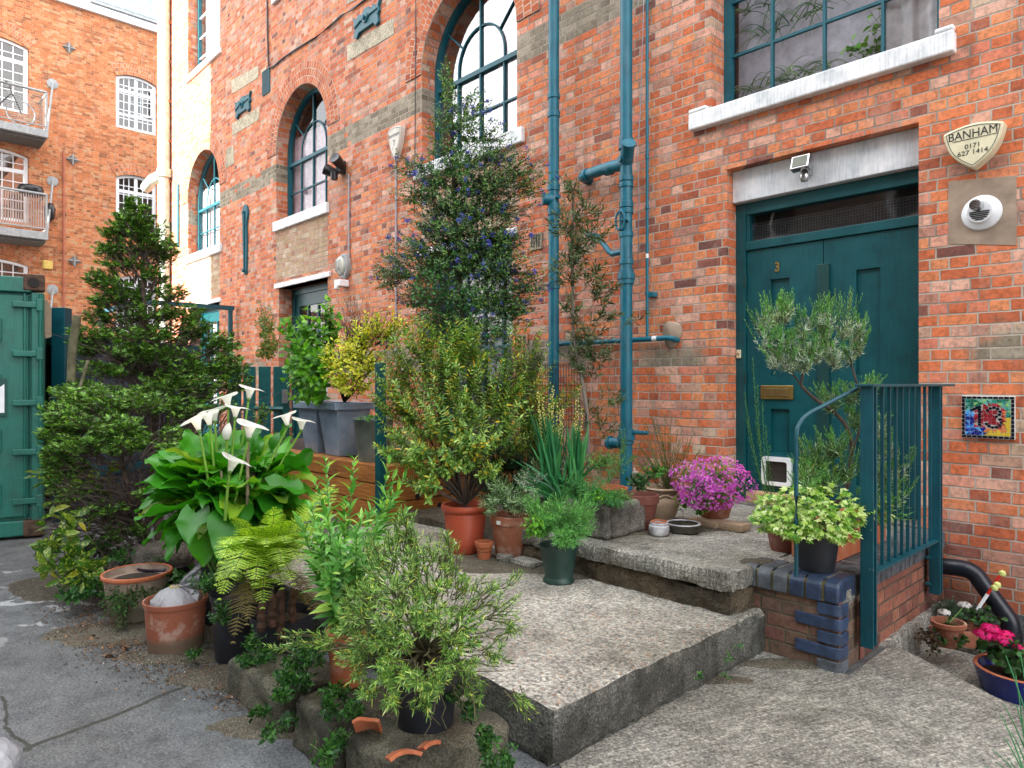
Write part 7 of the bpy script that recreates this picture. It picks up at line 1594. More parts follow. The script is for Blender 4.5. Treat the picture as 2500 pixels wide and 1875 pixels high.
# ---------------------------------------------------------------- grey planters on the sleepers
def square_planter(c,w,h,label,leafd):
    t=thing('square_planter',c,label,'planter','tapered grey planters on the sleepers'); b=MB(); a=w*.5; k=w*.29
    vs=[(c.x+sx*k,c.y+sy*k,c.z) for sx,sy in ((-1,-1),(1,-1),(1,1),(-1,1))]+[(c.x+sx*a*.84,c.y+sy*a*.84,c.z+h-.06) for sx,sy in ((-1,-1),(1,-1),(1,1),(-1,1))]
    b.add(vs,[(0,3,2,1),(4,5,6,7),(0,1,5,4),(1,2,6,5),(2,3,7,6),(3,0,4,7)]); b.make('tub',zinc,t,bevel=.008)
    r=MB(); z0,z1=c.z+h-.07,c.z+h
    for lo,hi in (((-a,-a),(a,-a+.03)),((-a,a-.03),(a,a)),((-a,-a+.03),(-a+.03,a-.03)),((a-.03,-a+.03),(a,a-.03))): r.box((c.x+lo[0],c.y+lo[1],z0),(c.x+hi[0],c.y+hi[1],z1))
    r.make('rim',zinc,t,bevel=.006); s=MB(); s.box((c.x-a+.03,c.y-a+.03,z0),(c.x+a-.03,c.y+a-.03,z1-.02)); s.make('soil',M['soil'],t); return t
m_,t_=newmat('blue grey zinc'); P_=t_.obj(); n1_=t_.noise(P_,4,5,.65); c_=t_.ramp(n1_,[(.3,(.20,.28,.38)),(.55,(.31,.41,.53)),(.75,(.44,.53,.62))]); t_.out(t_.bsdf(c_,.45,t_.bump(n1_,.002,.4),.35)); zinc=m_
ya=YS+.28; pa=on_y(760,1100,ya); pb_=on_y(838,1100,ya)
pL=Vector((pb_.x-.46,ya+.02,.70)); pR=Vector((pb_.x+.02,ya,.70)); hh=1.235-.70
t=square_planter(pL,.46,hh,'left grey tapered zinc planter holding the broad leaved green shrub',0)
bush('h',t,[B(720,800,7.0,35,25,.15,.8),B(750,780,7.0,30,30,.15,.6),B(735,850,6.9,45,35,.2,1.1),B(780,860,6.9,40,40,.2,1),B(720,910,6.9,40,30,.2,.9),B(765,920,6.8,40,35,.2,.8),B(805,790,7,30,40,.15,.7),B(800,750,7,18,20,.1,.4),B(750,965,6.8,50,18,.2,.6)],N3(pL)+np.array([0,0,hh]),24,'ovate',LM['bright'],.090,.052,.060,.25,(.1,.8),mode='opposite',start=.4,twr=.003,limb_r=.007,rng=rng)
t=square_planter(pR,.46,hh,'right grey tapered zinc planter holding the yellow variegated bush',0)
bush('y',t,[B(830,860,6.8,45,35,.2,1.1),B(870,830,6.8,50,35,.2,1.1),B(900,790,6.8,40,30,.2,.9),B(950,780,6.8,40,30,.2,.8),B(980,790,6.7,30,22,.1,.5),B(880,890,6.7,50,35,.2,1),B(820,910,6.7,35,30,.15,.8),B(800,880,6.8,25,25,.1,.5),B(910,870,6.8,40,30,.2,.6),B(860,940,6.7,50,25,.2,.6)],N3(pR)+np.array([.0,0,hh]),40,'ell',LM['yellow'],.056,.026,.020,.35,(.1,.8),start=.4,twr=.0025,limb_r=.011,rng=rng)
# brown twiggy heather behind
t=thing('bare_twiggy_shrub',(at(870,800,7.6).x,at(870,800,7.6).y,.7),'brown bare twiggy shrub behind the yellow bush','shrub')
tips=sample_blob(blob_px(865,760,7.5,50,45,.2),120,rng,.6); vtubes('twigs',bark2,t,grow(np.broadcast_to(N3(at(870,860,7.5)),(120,3)),tips,6,.1,.15,rng),.003,.001,3)
leaves_mesh('foliage',LM['lavs'],t,'needle',tips+rng.normal(0,.02,tips.shape),rng.normal(size=tips.shape),rng.normal(size=tips.shape),.03,.006)
# bucket
p=on_y(905,1118,YS+.17); p=Vector((p.x+.02,YS+.19,.70)); t=thing('galvanised_bucket',p,'weathered galvanised bucket beside the teal post on the sleepers','bucket')
gz=simple_mat('weathered galvanised metal',(.23,.29,.28),.6,.4,.002,20,.45); b=MB(); b.lathe([(.135,0),(.14,.01),(.185,.385),(.192,.39),(.192,.405),(.182,.4),(.165,.3),(0,.33)],p,36); b.make('bucket',gz,t,smooth=True,ang=50)
b=MB(); b.tube([p+Vector((-.19,-.02,.28)),p+Vector((-.22,-.03,.24)),p+Vector((-.18,-.02,.2))],.008,6); b.make('handle',gz,t)
bush('w',t,[B(890,1018,6.1,25,6,.05,1)],N3(p)+np.array([0,0,.36]),16,'ovate',LM['lavg'],.02,.012,.014,.2,(.3,.9),start=.2,limb=False,rng=rng,fname='seedlings')
# orange pot glimpsed behind the olive shrub
t,p=potted('orange_pot',1058,1040,6.9,.70,.15,.11,.26,M['terra'],'terracotta pot glimpsed behind the olive shrub in the sleeper planter')
p.z=.7
# wire rack
t=thing('wire_rack',(at(1250,1000,6.6).x,at(1250,1000,6.6).y,.3),'black wire rack standing against the wall behind the olive shrub','rack'); b=MB()
a0=Vector((at(1190,1000,6.9).x,WY-.25,0)); 
for k in range(26): b.box((a0.x+k*.035,WY-.25,.3),(a0.x+k*.035+.004,WY-.246,1.62))
for k in range(7): b.box((a0.x,WY-.256,.4+k*.2),(a0.x+.89,WY-.2505,.405+k*.2))
b.make('wires',M['black'],t)
# ---------------------------------------------------------------- pots on the ground at the left
p=on_z(429,1596,0); p=at(429,1596,3.74); p.z=0; t=thing('round_terracotta_pot',p,'squat terracotta pot on the ground with a tied clear plastic bag inside','plant pot')
tg=pot_mat('terracotta with damp base',(.33,.105,.055),(.25,.085,.05),.55,.085); pot(t,p,.158,.135,.265,tg,style='nursery',soilz=.15)
bagm,tb=newmat('crinkled clear plastic'); P_=tb.obj(); a_=tb.bsdf((.42,.43,.46),.25,tb.bump(tb.noise(P_,28,4),.012,1.0),0,.6); tr_=tb.n('ShaderNodeBsdfTransparent'); mx_=tb.n('ShaderNodeMixShader'); mx_.inputs[0].default_value=.28; tb.t.links.new(a_,mx_.inputs[1]); tb.t.links.new(tr_.outputs[0],mx_.inputs[2]); tb.out(mx_.outputs[0])
def bag(name,c,r,h,label,neck=True):
    t=thing(name,c,label,'plastic bag'); b=MB(); n=48; prof=[(0,0),(.8,.02),(1,.3),(.92,.6),(.6,.85),(.18,1.0),(.12,1.05)]; vs=[];
    for i,(r_,z) in enumerate(prof):
        for j in range(n):
            a=2*math.pi*j/n; k=1+.07*math.sin(a*9+i*.7)+.05*math.sin(a*17+i)+(.12*math.sin(a*13) if i>=4 else .06*math.sin(a*23+i*2.3)+.07*math.sin(a*5+i*1.9)); vs.append((c.x+math.cos(a)*r*r_*k,c.y+math.sin(a)*r*r_*k,c.z+z*h))
    fs=[(i*n+j,i*n+(j+1)%n,(i+1)*n+(j+1)%n,(i+1)*n+j) for i in range(len(prof)-1) for j in range(n)]; b.add(vs,fs); b.make('bag',bagm,t,smooth=True)
    if neck:
        b=MB(); vs=[]; n=20
        for i in range(6):
            for j in range(n):
                u=j/(n-1)-.5; v=i/5; vs.append(Vector((c.x,c.y,c.z+h*1.05))+Vector((RT[0],RT[1],0))*(.03+v*.12+u*.02*v)+Vector((0,0,1))*(.05*v+ (u)*(.02+.20*v)+.012*math.sin(j*2.1+i))+Vector((FW[0],FW[1],0))*(.02*math.sin(j*1.3+i*1.1)-.04*v))
        b.add(vs,[(i*n+j,i*n+j+1,(i+1)*n+j+1,(i+1)*n+j) for i in range(5) for j in range(n-1)]); b.make('bag_neck',bagm,t,smooth=True)
        b=MB(); b.tube([(c.x+.026*math.cos(a),c.y+.026*math.sin(a),c.z+h*1.0) for a in [2*math.pi*i/14 for i in range(15)]],.004,5,cap=False); b.make('tie',simple_mat('yellow tie',(.6,.42,.06),.5),t)
    return t
bag('plastic_bag',Vector((p.x,p.y,.16)),.125,.17,'tied clear plastic bag slumped inside the squat terracotta pot')
bc=at(-42,1925,2.45); bag('plastic_bag',Vector((bc.x,bc.y,0)),.11,.16,'corner of a clear plastic bag on the ground at the bottom left',False)
p=at(335,1555,4.25); p.z=0; t=thing('limewashed_pot',p,'white stained terracotta pot with creeping plant behind the squat pot','potted plant')
lw=pot_mat('white stained terracotta',(.34,.30,.26),(.24,.15,.10),.6,.10); pot(t,p,.19,.15,.27,lw,style='nursery'); b=MB(); b.lathe([(.19,.245),(.197,.25),(.197,.27),(.19,.275),(.182,.27)],p,36,cap=False); b.make('rim',M['terra'],t,smooth=True)
bush('c',t,[B(300,1440,4.1,50,14,.1,1),B(350,1450,4.1,50,10,.1,.8),B(265,1480,4.0,25,30,.06,.7),B(290,1520,3.95,20,50,.05,.5),B(335,1452,4.25,50,12,.12,1.2),B(310,1475,4.0,30,16,.05,.6)],N3(p)+np.array([0,0,.26]),60,'round',LM['weed'],.014,.013,.010,.2,(.2,.8),start=.2,limb=False,wood=twigg,rng=rng)
o=rough_block('rubble_stone',(p.x-.62,p.y+.05,0),(p.x-.20,p.y+.42,.34),M['trough'],None,.05,.02,.06,seed=31,amp2=.05,smooth=True); tag(o,'pale angular stone behind the white stained pot','stone')
p=at(402,1445,4.55); p.z=0; t=thing('ribbed_glazed_pot',p,'dark purple ribbed glazed pot at the foot of the conifer bush','plant pot'); gp=simple_mat('dark purple glaze',(.025,.018,.035),.25,0,0,20,.4)
b=MB(); pr=[(.11,0),(.12,.01)]+[(.13+.025*k/8+(.006 if k%2 else 0),.03+.19*k/8) for k in range(9)]+[(.18,.24),(.175,.25),(.15,.22),(0,.2)]; b.lathe(pr,p,36); b.make('pot',gp,t,smooth=True,ang=40)
bush('s',t,[B(385,1370,4.5,40,20,.1,1)],N3(p)+np.array([0,0,.22]),50,'round',LM['weed'],.015,.014,.012,.2,(.2,.8),start=.2,limb=False,rng=rng)
# ---------------------------------------------------------------- weeds and creepers
def weeds(label,blobs,per,L,mat,tpl='ovate',hubdz=-.06):
    t=thing('weeds',(blobs[0][0][0],blobs[0][0][1],0),label,'weeds'); 
    bl=[(*b_[:5],b_[0]+np.array([0,0,-b_[2]*1.0])) for b_ in blobs]
    tw,o=bush('w',t,bl,bl[0][5],per,tpl,mat,L,L*.55,L*.45,.15,(.1,.8),mode='opposite',start=.2,limb=False,wood=gstem,rng=rng,twr=.0012); return t
weeds('dark leafy weeds in the shade below the conifer bush',[B(230,1400,4.6,70,35,.3,1.2),B(300,1420,4.4,60,30,.2,1),B(200,1440,4.3,40,20,.2,.6),B(330,1340,4.7,50,30,.3,.8),B(470,1420,4.3,60,40,.3,1.2),B(440,1460,4.0,40,30,.2,.7),B(250,1330,4.9,60,40,.3,.9)],26,.05,LM['weed'])
weeds('green creeper hanging over the long mossy kerb stone',[B(730,1600,2.85,40,40,.08,1),B(700,1650,2.75,30,40,.06,.8),B(770,1590,2.8,35,30,.08,.8),B(690,1690,2.7,25,25,.05,.5),B(740,1660,2.75,25,25,.05,.5)],30,.026,LM['weed'])
weeds('low green weeds growing from the yard at the foot of the kerb stones',[B(640,1740,2.85,30,8,.06,.5),B(660,1790,2.6,25,8,.05,.5),B(700,1760,2.65,20,10,.05,.3),B(820,1810,2.4,25,30,.05,.7),B(790,1850,2.3,30,15,.05,.5),B(810,1730,2.5,20,30,.05,.5)],26,.026,LM['weed'])
weeds('dark green weeds sprouting between the two rear kerb stones and the pots',[B(600,1610,3.1,25,15,.05,.5),B(820,1690,2.6,40,20,.06,.8),B(860,1730,2.45,25,25,.05,.6),B(640,1600,3.0,40,12,.06,.7),B(480,1590,3.5,25,10,.05,.3),B(540,1500,3.35,30,40,.05,.6),B(500,1420,3.5,40,30,.08,.8),B(620,1560,3.1,30,30,.05,.5)],30,.024,LM['weed'])
weeds('green weeds trailing between the front kerb stone and the slab',[B(1150,1730,2.35,30,20,.06,.6),B(1190,1800,2.25,25,35,.05,.7),B(1210,1860,2.15,40,15,.05,.5),B(1100,1690,2.45,30,15,.06,.5),B(1240,1840,2.2,20,15,.04,.3)],30,.022,LM['weed'])
weeds('small seedlings rooted where the slab meets the brick pier',[B(1780,1605,3.0,10,8,.03,.3),B(1805,1570,3.1,8,8,.03,.2),B(1710,1650,2.8,10,5,.02,.2),B(1760,1650,2.85,12,4,.02,.2)],12,.020,LM['weed'])
t=thing('wall_creeper',(on_y(820,860).x,WY-.05,1.4),'thin reddish green creeper on the brickwork between the fence and door 4','climber')
c_=N3(on_y(652,880,WY-.05)); bush('w',t,[(*blob_px(650,790,10.9,28,30,.05),1),(*blob_px(660,830,10.8,25,30,.05),1),(*blob_px(650,860,10.8,28,20,.05),.8),(*blob_px(640,745,11,18,20,.05),.3)],c_,30,'ell',leaf_mat('creeper leaf',[(0,(.10,.20,.04)),(.7,(.26,.34,.06)),(1,(.45,.14,.04))],.5,.2),.05,.03,.035,.2,(.1,.7),start=.2,limb=False,rng=rng)
t=thing('small_conifer_shoots',(at(640,960,5).x,at(640,960,5).y,.4),'small feathery shoots behind the arum lilies by the pickets','plant')
bush('w',t,[B(640,1000,4.9,25,18,.06,.6),B(590,1060,4.8,30,25,.06,.7),B(690,1060,4.6,25,15,.05,.4),B(600,1100,4.6,30,25,.06,.7)],N3(at(600,1150,4.7)),26,'fan',LM['conifer'],.028,.028,.014,.3,(.2,.8),start=.3,limb=False,rng=rng)
# ---------------------------------------------------------------- broken terracotta on the kerb stone
for i,(px,py,f,s,lb) in enumerate(((900,1745,2.42,.05,'broken terracotta shard leaning left of the black rosemary pot'),(982,1795,2.23,.055,'large curved terracotta shard lying in front of the black rosemary pot'),(1042,1778,2.26,.035,'small terracotta shard right of the large one'))):
    c_=at(px,py,f); b=MB(); n=9; vs=[];
    for a in range(n): vs.append((math.cos(2*math.pi*a/n)*s*(1+.3*math.sin(a*2.3+i))*1.3,math.sin(2*math.pi*a/n)*s*.75*(1+.2*math.cos(a*3.1)),0))
    Mx=Matrix.Translation((c_.x,c_.y,.235+.01*i))@Matrix.Rotation(R(46.6+20*i),4,'Z')@Matrix.Rotation(R(-24 if i!=0 else -50),4,'X')
    nn_=7; r1,r2=s*1.9,s*1.9-.013; arc=[-.55+1.1*q/nn_ for q in range(nn_+1)]; hts=[s*(1.0+.16*math.sin(q*1.1+i*1.7)+.10*q/nn_) for q in range(nn_+1)]
    vs=[(rr*math.sin(a_),-zz,rr*math.cos(a_)-r1) for rr in (r1,r2) for q,a_ in enumerate(arc) for zz in (-.4*hts[q],hts[q])]; m_1=2*(nn_+1); fs=[]
    for q in range(nn_): fs+=[(2*q,2*q+1,2*q+3,2*q+2),(m_1+2*q,m_1+2*q+2,m_1+2*q+3,m_1+2*q+1),(2*q,2*q+2,m_1+2*q+2,m_1+2*q),(2*q+1,m_1+2*q+1,m_1+2*q+3,2*q+3)]
    fs+=[(0,m_1,m_1+1,1),(2*nn_,2*nn_+1,m_1+2*nn_+1,m_1+2*nn_)]; b.add(vs,fs); b.v=[tuple(Mx@Vector(v)) for v in b.v]; tag(b.make('terracotta_shard',M['terra'],None,bevel=.002),lb,'pot shard')
# ---------------------------------------------------------------- the well on the right
def shrubpot(name,label,px,py,f,z,rt,rb,h,mat,style='std',**k):
    p=at(px,py,f); p.z=z; t=thing(name,p,label,'potted plant'); pot(t,p,rt,rb,h,mat,style=style,**k); return t,p
t,p=shrubpot('lavender_bowl','wide terracotta bowl with blue green lavender in the well beside the pier',2318,1560,4.28,-.30,.17,.12,.25,M['terra_old'],soilz=.19)
bush('l',t,[B(2310,1480,4.25,38,22,.1,1.2),B(2340,1500,4.2,30,25,.1,.8)],N3(p)+np.array([0,0,.22]),56,'needle',leaf_mat('blue green needle',[(0,(.04,.10,.06)),(1,(.13,.24,.15))],.5,.2),.03,.0035,.006,.2,(.4,1.1),start=.15,limb=False,rng=rng)
t,p=shrubpot('white_geranium','small terracotta pot with pale pink white geranium heads in the well',2315,1618,3.92,-.06,.088,.055,.14,M['terra_old'],rim=.03)
bush('g',t,[B(2318,1540,3.9,32,28,.07,1),B(2345,1565,3.85,20,18,.05,.5),B(2290,1570,3.85,22,14,.05,.4)],N3(p)+np.array([0,0,.12]),26,'round',LM['weed'],.034,.03,.022,.3,(.1,.7),start=.2,limb=False,rng=rng)
bush('g',t,[B(2265,1560,3.85,30,18,.06,1),B(2290,1585,3.8,28,15,.05,.6)],N3(p)+np.array([0,0,.12]),24,'round',leaf_mat('bronze leaf',[(0,(.05,.035,.02)),(1,(.20,.13,.06))],.5,.2),.022,.02,.014,.3,(.1,.7),start=.3,limb=False,rng=rng,fname='bronze_foliage')
def fhead(t,px,py,f,r,mat,n=46):
    c_=N3(at(px,py,f)); v=unit(rng.normal(size=(n,3))); v[:,2]=np.abs(v[:,2])*.8; q=c_+v*r*np.array([1,1,.6]); leaves_mesh('flower_head',mat,t,'flower',q,np.cross(v,rng.normal(size=v.shape)),v+rng.normal(0,.2,v.shape),r*.62,r*.62)
fhead(t,2305,1495,3.95,.034,LM['whitefl']); fhead(t,2355,1478,4.0,.036,LM['whitefl'])
st=np.array([N3(p)+np.array([0,0,.12])]*2); en=np.array([N3(at(2305,1495,3.95)),N3(at(2355,1478,4.0))]); vtubes('flower_stalks',gstem,t,bezier(st,(st+en)/2,en,6),.003,.002,5)
t,p=shrubpot('stone_bowl','rough grey bowl of succulents behind the white geranium',2375,1600,4.2,-.40,.15,.12,.26,M['trough'],style='bowl')
bush('g',t,[B(2400,1500,4.1,45,25,.1,1)],N3(p)+np.array([0,0,.25]),30,'round',LM['weed'],.04,.035,.03,.3,(.1,.7),start=.2,limb=False,rng=rng)
p0=at(2385,1490,4.15); p1=at(2448,1395,4.1); t=thing('garden_windmill',p0,'red and white striped toy windmill stick with yellow balls stuck in the well pots','windmill toy')
b=MB(); mid_=p0.lerp(p1,.42); b.tube([p0,mid_],.010,8); b.make('white_pole',M['upvc'],t); b=MB(); b.tube([mid_,p1],.008,8); b.make('red_pole',simple_mat('red plastic',(.55,.02,.015),.35),t)
b=MB(); 
for px,py in ((2447,1400),(2435,1428),(2428,1435)): c_=at(px,py,4.05); b.lathe([(0,-.02),(.016,-.012),(.02,0),(.016,.012),(0,.02)],c_,12)
b.make('yellow_balls',simple_mat('lime plastic',(.62,.68,.22),.4),t,smooth=True)
t,p=shrubpot('magenta_geranium','cobalt blue bowl of hot pink geraniums at the right edge of the well',2492,1660,3.55,-.28,.20,.14,.24,M['bluegl'],style='bowl')
b=MB(); b.lathe([(.19,.225),(.205,.235),(.203,.245),(.185,.243)],p,32,cap=False); b.make('rim',M['terra'],t,smooth=True)
bush('g',t,[B(2450,1590,3.6,50,35,.12,1.2),B(2490,1610,3.5,50,35,.12,1.2),B(2420,1580,3.65,30,20,.08,.4)],N3(p)+np.array([0,0,.2]),36,'round',LM['weed'],.05,.046,.034,.3,(.1,.7),start=.2,limb=False,rng=rng)
for px,py,r_ in ((2400,1550,.05),(2440,1562,.062),(2418,1535,.045),(2455,1550,.04),(2488,1582,.030),(2495,1620,.032)): fhead(t,px,py,3.62,r_,LM['magenta'],60)
# ---------------------------------------------------------------- grass-like leaves at the bottom right corner
p=at(2560,1960,1.9); p.z=.006; t=thing('chive_pot',p,'long thin green tubular leaves leaning in at the bottom right corner','plant')
st=np.array([N3((p.x+rng.uniform(-.03,.03),p.y+rng.uniform(-.03,.03),.12)) for _ in range(16)]); en=np.array([N3(at(px,py,2.0)) for px,py in ((2405,1870),(2420,1830),(2450,1720),(2455,1600),(2500,1680),(2470,1790),(2440,1740),(2480,1650),(2530,1600),(2450,1800),(2500,1760),(2430,1860),(2490,1590),(2540,1700),(2460,1850),(2480,1720))])
vtubes('leaves',simple_mat('chive green',(.03,.20,.06),.4),t,bezier(st,(st+en)/2+np.array([0,0,.09]),en,10),.0035,.0012,6); pot(t,p,.09,.07,.13,M['terra'])
# ---------------------------------------------------------------- plants behind the upper right window glass
t=thing('window_plants',(-2.3,WY+.45,Zr(2.31)),'spider plants and leafy houseplants crowded behind the upper right window','houseplant')
q=[];st=[]
for i in range(130):
    x=rng.uniform(-3.0,-2.2); z=Zr(rng.choice([2.5,2.95,3.2])); s0=np.array([x,WY+.36+rng.uniform(-.05,.05),z]); a_=rng.uniform(0,6.28); e_=s0+np.array([math.cos(a_)*.28,math.sin(a_)*.09-.03,rng.uniform(-.22,.12)]); st.append(s0); q.append(e_)
st=np.array(st); q=np.array(q); mid_=(st+q)/2+np.array([0,0,.14]); vtubes('leaves',leaf_mat('spider plant leaf',[(0,(.12,.28,.14)),(.6,(.32,.50,.30)),(1,(.62,.72,.54))],.4,.3),t,bezier(st,mid_,q,8),.006,.0015,3)
bush('b',t,[((np.array([-1.95,WY+.38,Zr(2.5)])),.22,.2,.08,1),((np.array([-1.8,WY+.38,Zr(2.75)])),.2,.2,.08,.8)],np.array([-1.9,WY+.45,Zr(2.35)]),26,'ovate',LM['bright'],.075,.06,.05,.3,(.1,.7),start=.3,limb=False,rng=rng)
# ---------------------------------------------------------------- leaf litter, soil drifts
t=MB()
def scatter(region,n,f): 
    out=[]
    for _ in range(n):
        px,py=rng.uniform(region[0],region[1]),rng.uniform(region[2],region[3]); out.append(N3(on_z(px,py,.008)))
    return np.array(out)
LP=[]
def litter(cx,cy,rx,ry,n):
    a=rng.normal(0,1,(n,2)); return np.array([N3(on_z(cx+rx*u,max(1150,cy+ry*v),.006)) for u,v in a])
pos=np.concatenate([litter(230,1480,60,45,1500),litter(320,1560,80,30,1200),litter(480,1640,90,22,500),litter(600,1690,50,20,400),litter(170,1400,50,50,300),litter(120,1330,40,20,100)])
n=len(pos); o=leaves_mesh('leaf_litter',LM['brownleaf'],None,'round',pos+np.array([0,0,.002]),rng.normal(size=(n,3))*np.array([1,1,.12]),np.array([0,0,1.])+rng.normal(0,.25,(n,3)),rng.uniform(.008,.022,n),rng.uniform(.004,.014,n)); o['kind']='stuff'
pos=np.concatenate([litter(250,1470,55,40,500),litter(430,1620,110,25,260),litter(600,1680,60,20,120)]); n=len(pos)
o=leaves_mesh('grit',leaf_mat('pale grit',[(0,(.10,.09,.08)),(.7,(.3,.28,.25)),(1,(.65,.63,.6))],.9,0),None,'blob',pos+np.array([0,0,.002]),rng.normal(size=(n,3)),rng.normal(size=(n,3)),rng.uniform(.003,.010,n),rng.uniform(.003,.010,n)); o['kind']='stuff'
for px,py,s,lb in ((262,1600,.05,'curled dry brown leaf on the yard left of the pots'),(305,1578,.055,'dry brown leaf lying against the white stained pot'),(576,1618,.04,'dry tan leaf beside the end of the mossy kerb stone'),(225,1555,.03,'small dry leaf on the leaf litter edge')):
    c_=on_z(px,py,.012); leaves=leaves_mesh('dry_leaf',LM['brownleaf'],None,'ovate',N3(c_)[None]+rng.normal(0,.006,(3,3))*[1,1,.3]+np.array([0,0,.004]),rng.normal(size=(3,3))*np.array([1,1,.3]),np.array([[0,0,1.]]*3)+rng.normal(0,.4,(3,3)),s,s*.6); tag(leaves,lb,'dry leaf')
# soil drifts: low dirt mounds, some doubling as contact shade at pots and joints
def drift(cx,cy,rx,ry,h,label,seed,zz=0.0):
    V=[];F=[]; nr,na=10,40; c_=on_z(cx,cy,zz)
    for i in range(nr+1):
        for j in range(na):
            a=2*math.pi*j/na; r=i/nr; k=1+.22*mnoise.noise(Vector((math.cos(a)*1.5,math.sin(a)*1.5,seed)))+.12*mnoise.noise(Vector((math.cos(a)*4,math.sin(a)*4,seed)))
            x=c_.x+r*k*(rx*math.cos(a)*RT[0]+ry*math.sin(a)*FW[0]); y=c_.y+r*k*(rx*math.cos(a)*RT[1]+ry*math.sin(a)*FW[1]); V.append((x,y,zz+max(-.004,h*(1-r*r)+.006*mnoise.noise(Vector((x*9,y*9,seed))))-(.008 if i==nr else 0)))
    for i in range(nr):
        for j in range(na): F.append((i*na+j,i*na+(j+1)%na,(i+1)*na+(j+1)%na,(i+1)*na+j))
    o=fast_mesh('soil_shade_drift',np.array(V),[4]*len(F),np.array(F).ravel(),M['drift'],None,True); o['kind']='structure'
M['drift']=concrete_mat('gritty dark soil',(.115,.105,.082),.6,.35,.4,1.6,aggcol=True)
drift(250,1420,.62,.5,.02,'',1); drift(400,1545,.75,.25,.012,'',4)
for a_ in ((1290,1385,.62,.16,.012,'',11,.2265),(1150,1365,.3,.12,.012,'',12,.2265),(1420,1405,.25,.10,.010,'',13,.2265),(1700,1290,.35,.10,.010,'',15,.4515),(1560,1300,.25,.09,.008,'',16,.4515),(1850,1370,.10,.07,.008,'',17,.4515),(1930,1620,.30,.07,.010,'',18,.008),(440,1600,.34,.13,.008,'',20,.003),(620,1650,.45,.16,.010,'',21,.003),(760,1770,.50,.12,.010,'',22,.003),(1700,1660,.35,.05,.010,'',19,.006)): drift(*a_)  # thin dark soil patches, also painted-in contact shade around pots, slab joints, kerbs
b=MB(); b.box((-5.15,3.55,.0),(-3.42,5.18,.30)); bed=rough_block('planting_bed',(-5.15,3.5,0),(-3.42,5.18,.29),M['drift'],None,.06,.02,.03,seed=3); bed['kind']='structure'
bed=rough_block('planting_bed',(-6.6,1.95,-.05),(-5.12,3.3,.16),M['drift'],None,.06,.02,.06,seed=5); bed['kind']='structure'
# ---- repeated fittings built in one go become one object each
def split_islands(o):
    me=o.data; n=len(me.vertices); par=list(range(n))
    def f(i):
        while par[i]!=i: par[i]=par[par[i]]; i=par[i]
        return i
    for e in me.edges:
        a,b_=f(e.vertices[0]),f(e.vertices[1])
        if a!=b_: par[a]=b_
    groups={}
    for p in me.polygons: groups.setdefault(f(p.vertices[0]),[]).append(p)
    if len(groups)<2: return
    co_=[v.co.copy() for v in me.vertices]; first=True; metas=[]
    for g in groups.values():
        ids=sorted({v for p in g for v in p.vertices}); mp_={v:i for i,v in enumerate(ids)}
        metas.append(([co_[v] for v in ids],[tuple(mp_[v] for v in p.vertices) for p in g],g[0].use_smooth))
    mats=list(me.materials); base=o.name.split('.')[0]
    for vs_,fs_,sm in metas:
        m2=bpy.data.meshes.new(base); m2.from_pydata(vs_,[],fs_)
        for m_ in mats: m2.materials.append(m_)
        if sm:
            m2.polygons.foreach_set('use_smooth',[True]*len(fs_)); m2.set_sharp_from_angle(angle=R(40))
        if first: o.data=m2; first=False
        else:
            c_=o.copy(); c_.data=m2; COL.objects.link(c_)
SING={'joints':'pipe_joint','hinge':'hinge','hinges':'hinge','corner_casting':'corner_casting','post':'post','bolts':'bolt','pickets':'picket','rails':'rail','yellow_balls':'yellow_ball','cleaning_eye':None}
for o in [q for q in bpy.data.objects if q.type=='MESH' and q.parent is not None]:
    b_=o.name.split('.')[0]
    if SING.get(b_): o.name=SING[b_]; split_islands(o)
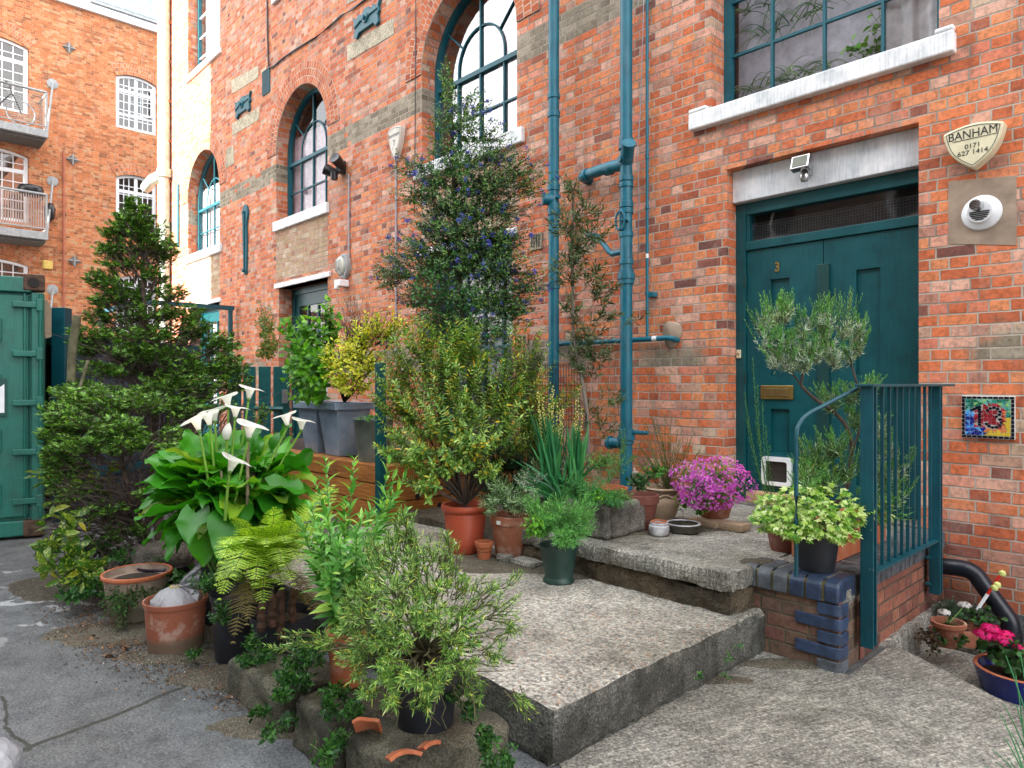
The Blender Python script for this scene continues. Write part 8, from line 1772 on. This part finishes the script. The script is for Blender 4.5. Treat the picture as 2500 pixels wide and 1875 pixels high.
# ================================================================ light, sky, camera
W=bpy.data.worlds.new('World'); scene.world=W; W.use_nodes=True; nt=W.node_tree; nt.nodes.clear()
SUN_EL=R(21.0); sdir=Vector((-.10,-1.0,0)).normalized()      # towards the sun, low behind the added warehouse
sk=nt.nodes.new('ShaderNodeTexSky'); sk.sky_type='NISHITA'; sk.sun_disc=False; sk.sun_elevation=SUN_EL
sk.sun_rotation=math.atan2(sdir.x,sdir.y); sk.air_density=1.2; sk.dust_density=3.0; sk.ozone_density=1.0
tc=nt.nodes.new('ShaderNodeTexCoord'); no=nt.nodes.new('ShaderNodeTexNoise'); no.inputs['Scale'].default_value=2.2; no.inputs['Detail'].default_value=6
nt.links.new(tc.outputs['Generated'],no.inputs['Vector'])
mr=nt.nodes.new('ShaderNodeMapRange'); mr.inputs[1].default_value=.35; mr.inputs[2].default_value=.62; mr.inputs[3].default_value=.75; mr.inputs[4].default_value=.9
nt.links.new(no.outputs['Fac'],mr.inputs[0])
mx=nt.nodes.new('ShaderNodeMix'); mx.data_type='RGBA'; nt.links.new(mr.outputs[0],mx.inputs[0]); nt.links.new(sk.outputs[0],mx.inputs[6]); mx.inputs[7].default_value=(10.5,10.6,10.9,1)
bg=nt.nodes.new('ShaderNodeBackground'); bg.inputs[1].default_value=.10; nt.links.new(mx.outputs[2],bg.inputs[0])
wo=nt.nodes.new('ShaderNodeOutputWorld'); nt.links.new(bg.outputs[0],wo.inputs[0])
sl=bpy.data.lights.new('sun','SUN'); sl.energy=5.0; sl.angle=R(.5); sl.color=(1,.95,.86)
so=bpy.data.objects.new('sun',sl); COL.objects.link(so)
v=Vector((sdir.x*math.cos(SUN_EL),sdir.y*math.cos(SUN_EL),math.sin(SUN_EL))); so.rotation_euler=v.to_track_quat('Z','Y').to_euler()
cam=bpy.data.cameras.new('camera'); cam.sensor_width=36; cam.lens=36*FL/2500; cam.clip_end=500; cam.clip_start=.05
co=bpy.data.objects.new('camera',cam); COL.objects.link(co); co.location=(0,0,CAMZ); co.rotation_euler=(R(90),0,R(46.6)); scene.camera=co
vs=scene.view_settings; vs.view_transform='Standard'; vs.look='None'; vs.exposure=EXPO; vs.gamma=1; vs.use_curve_mapping=False
scene.cycles.max_bounces=7; scene.cycles.diffuse_bounces=3; scene.cycles.glossy_bounces=3; scene.cycles.transmission_bounces=4; scene.cycles.transparent_max_bounces=12
scene.cycles.caustics_reflective=False; scene.cycles.caustics_refractive=False; scene.cycles.sample_clamp_indirect=6
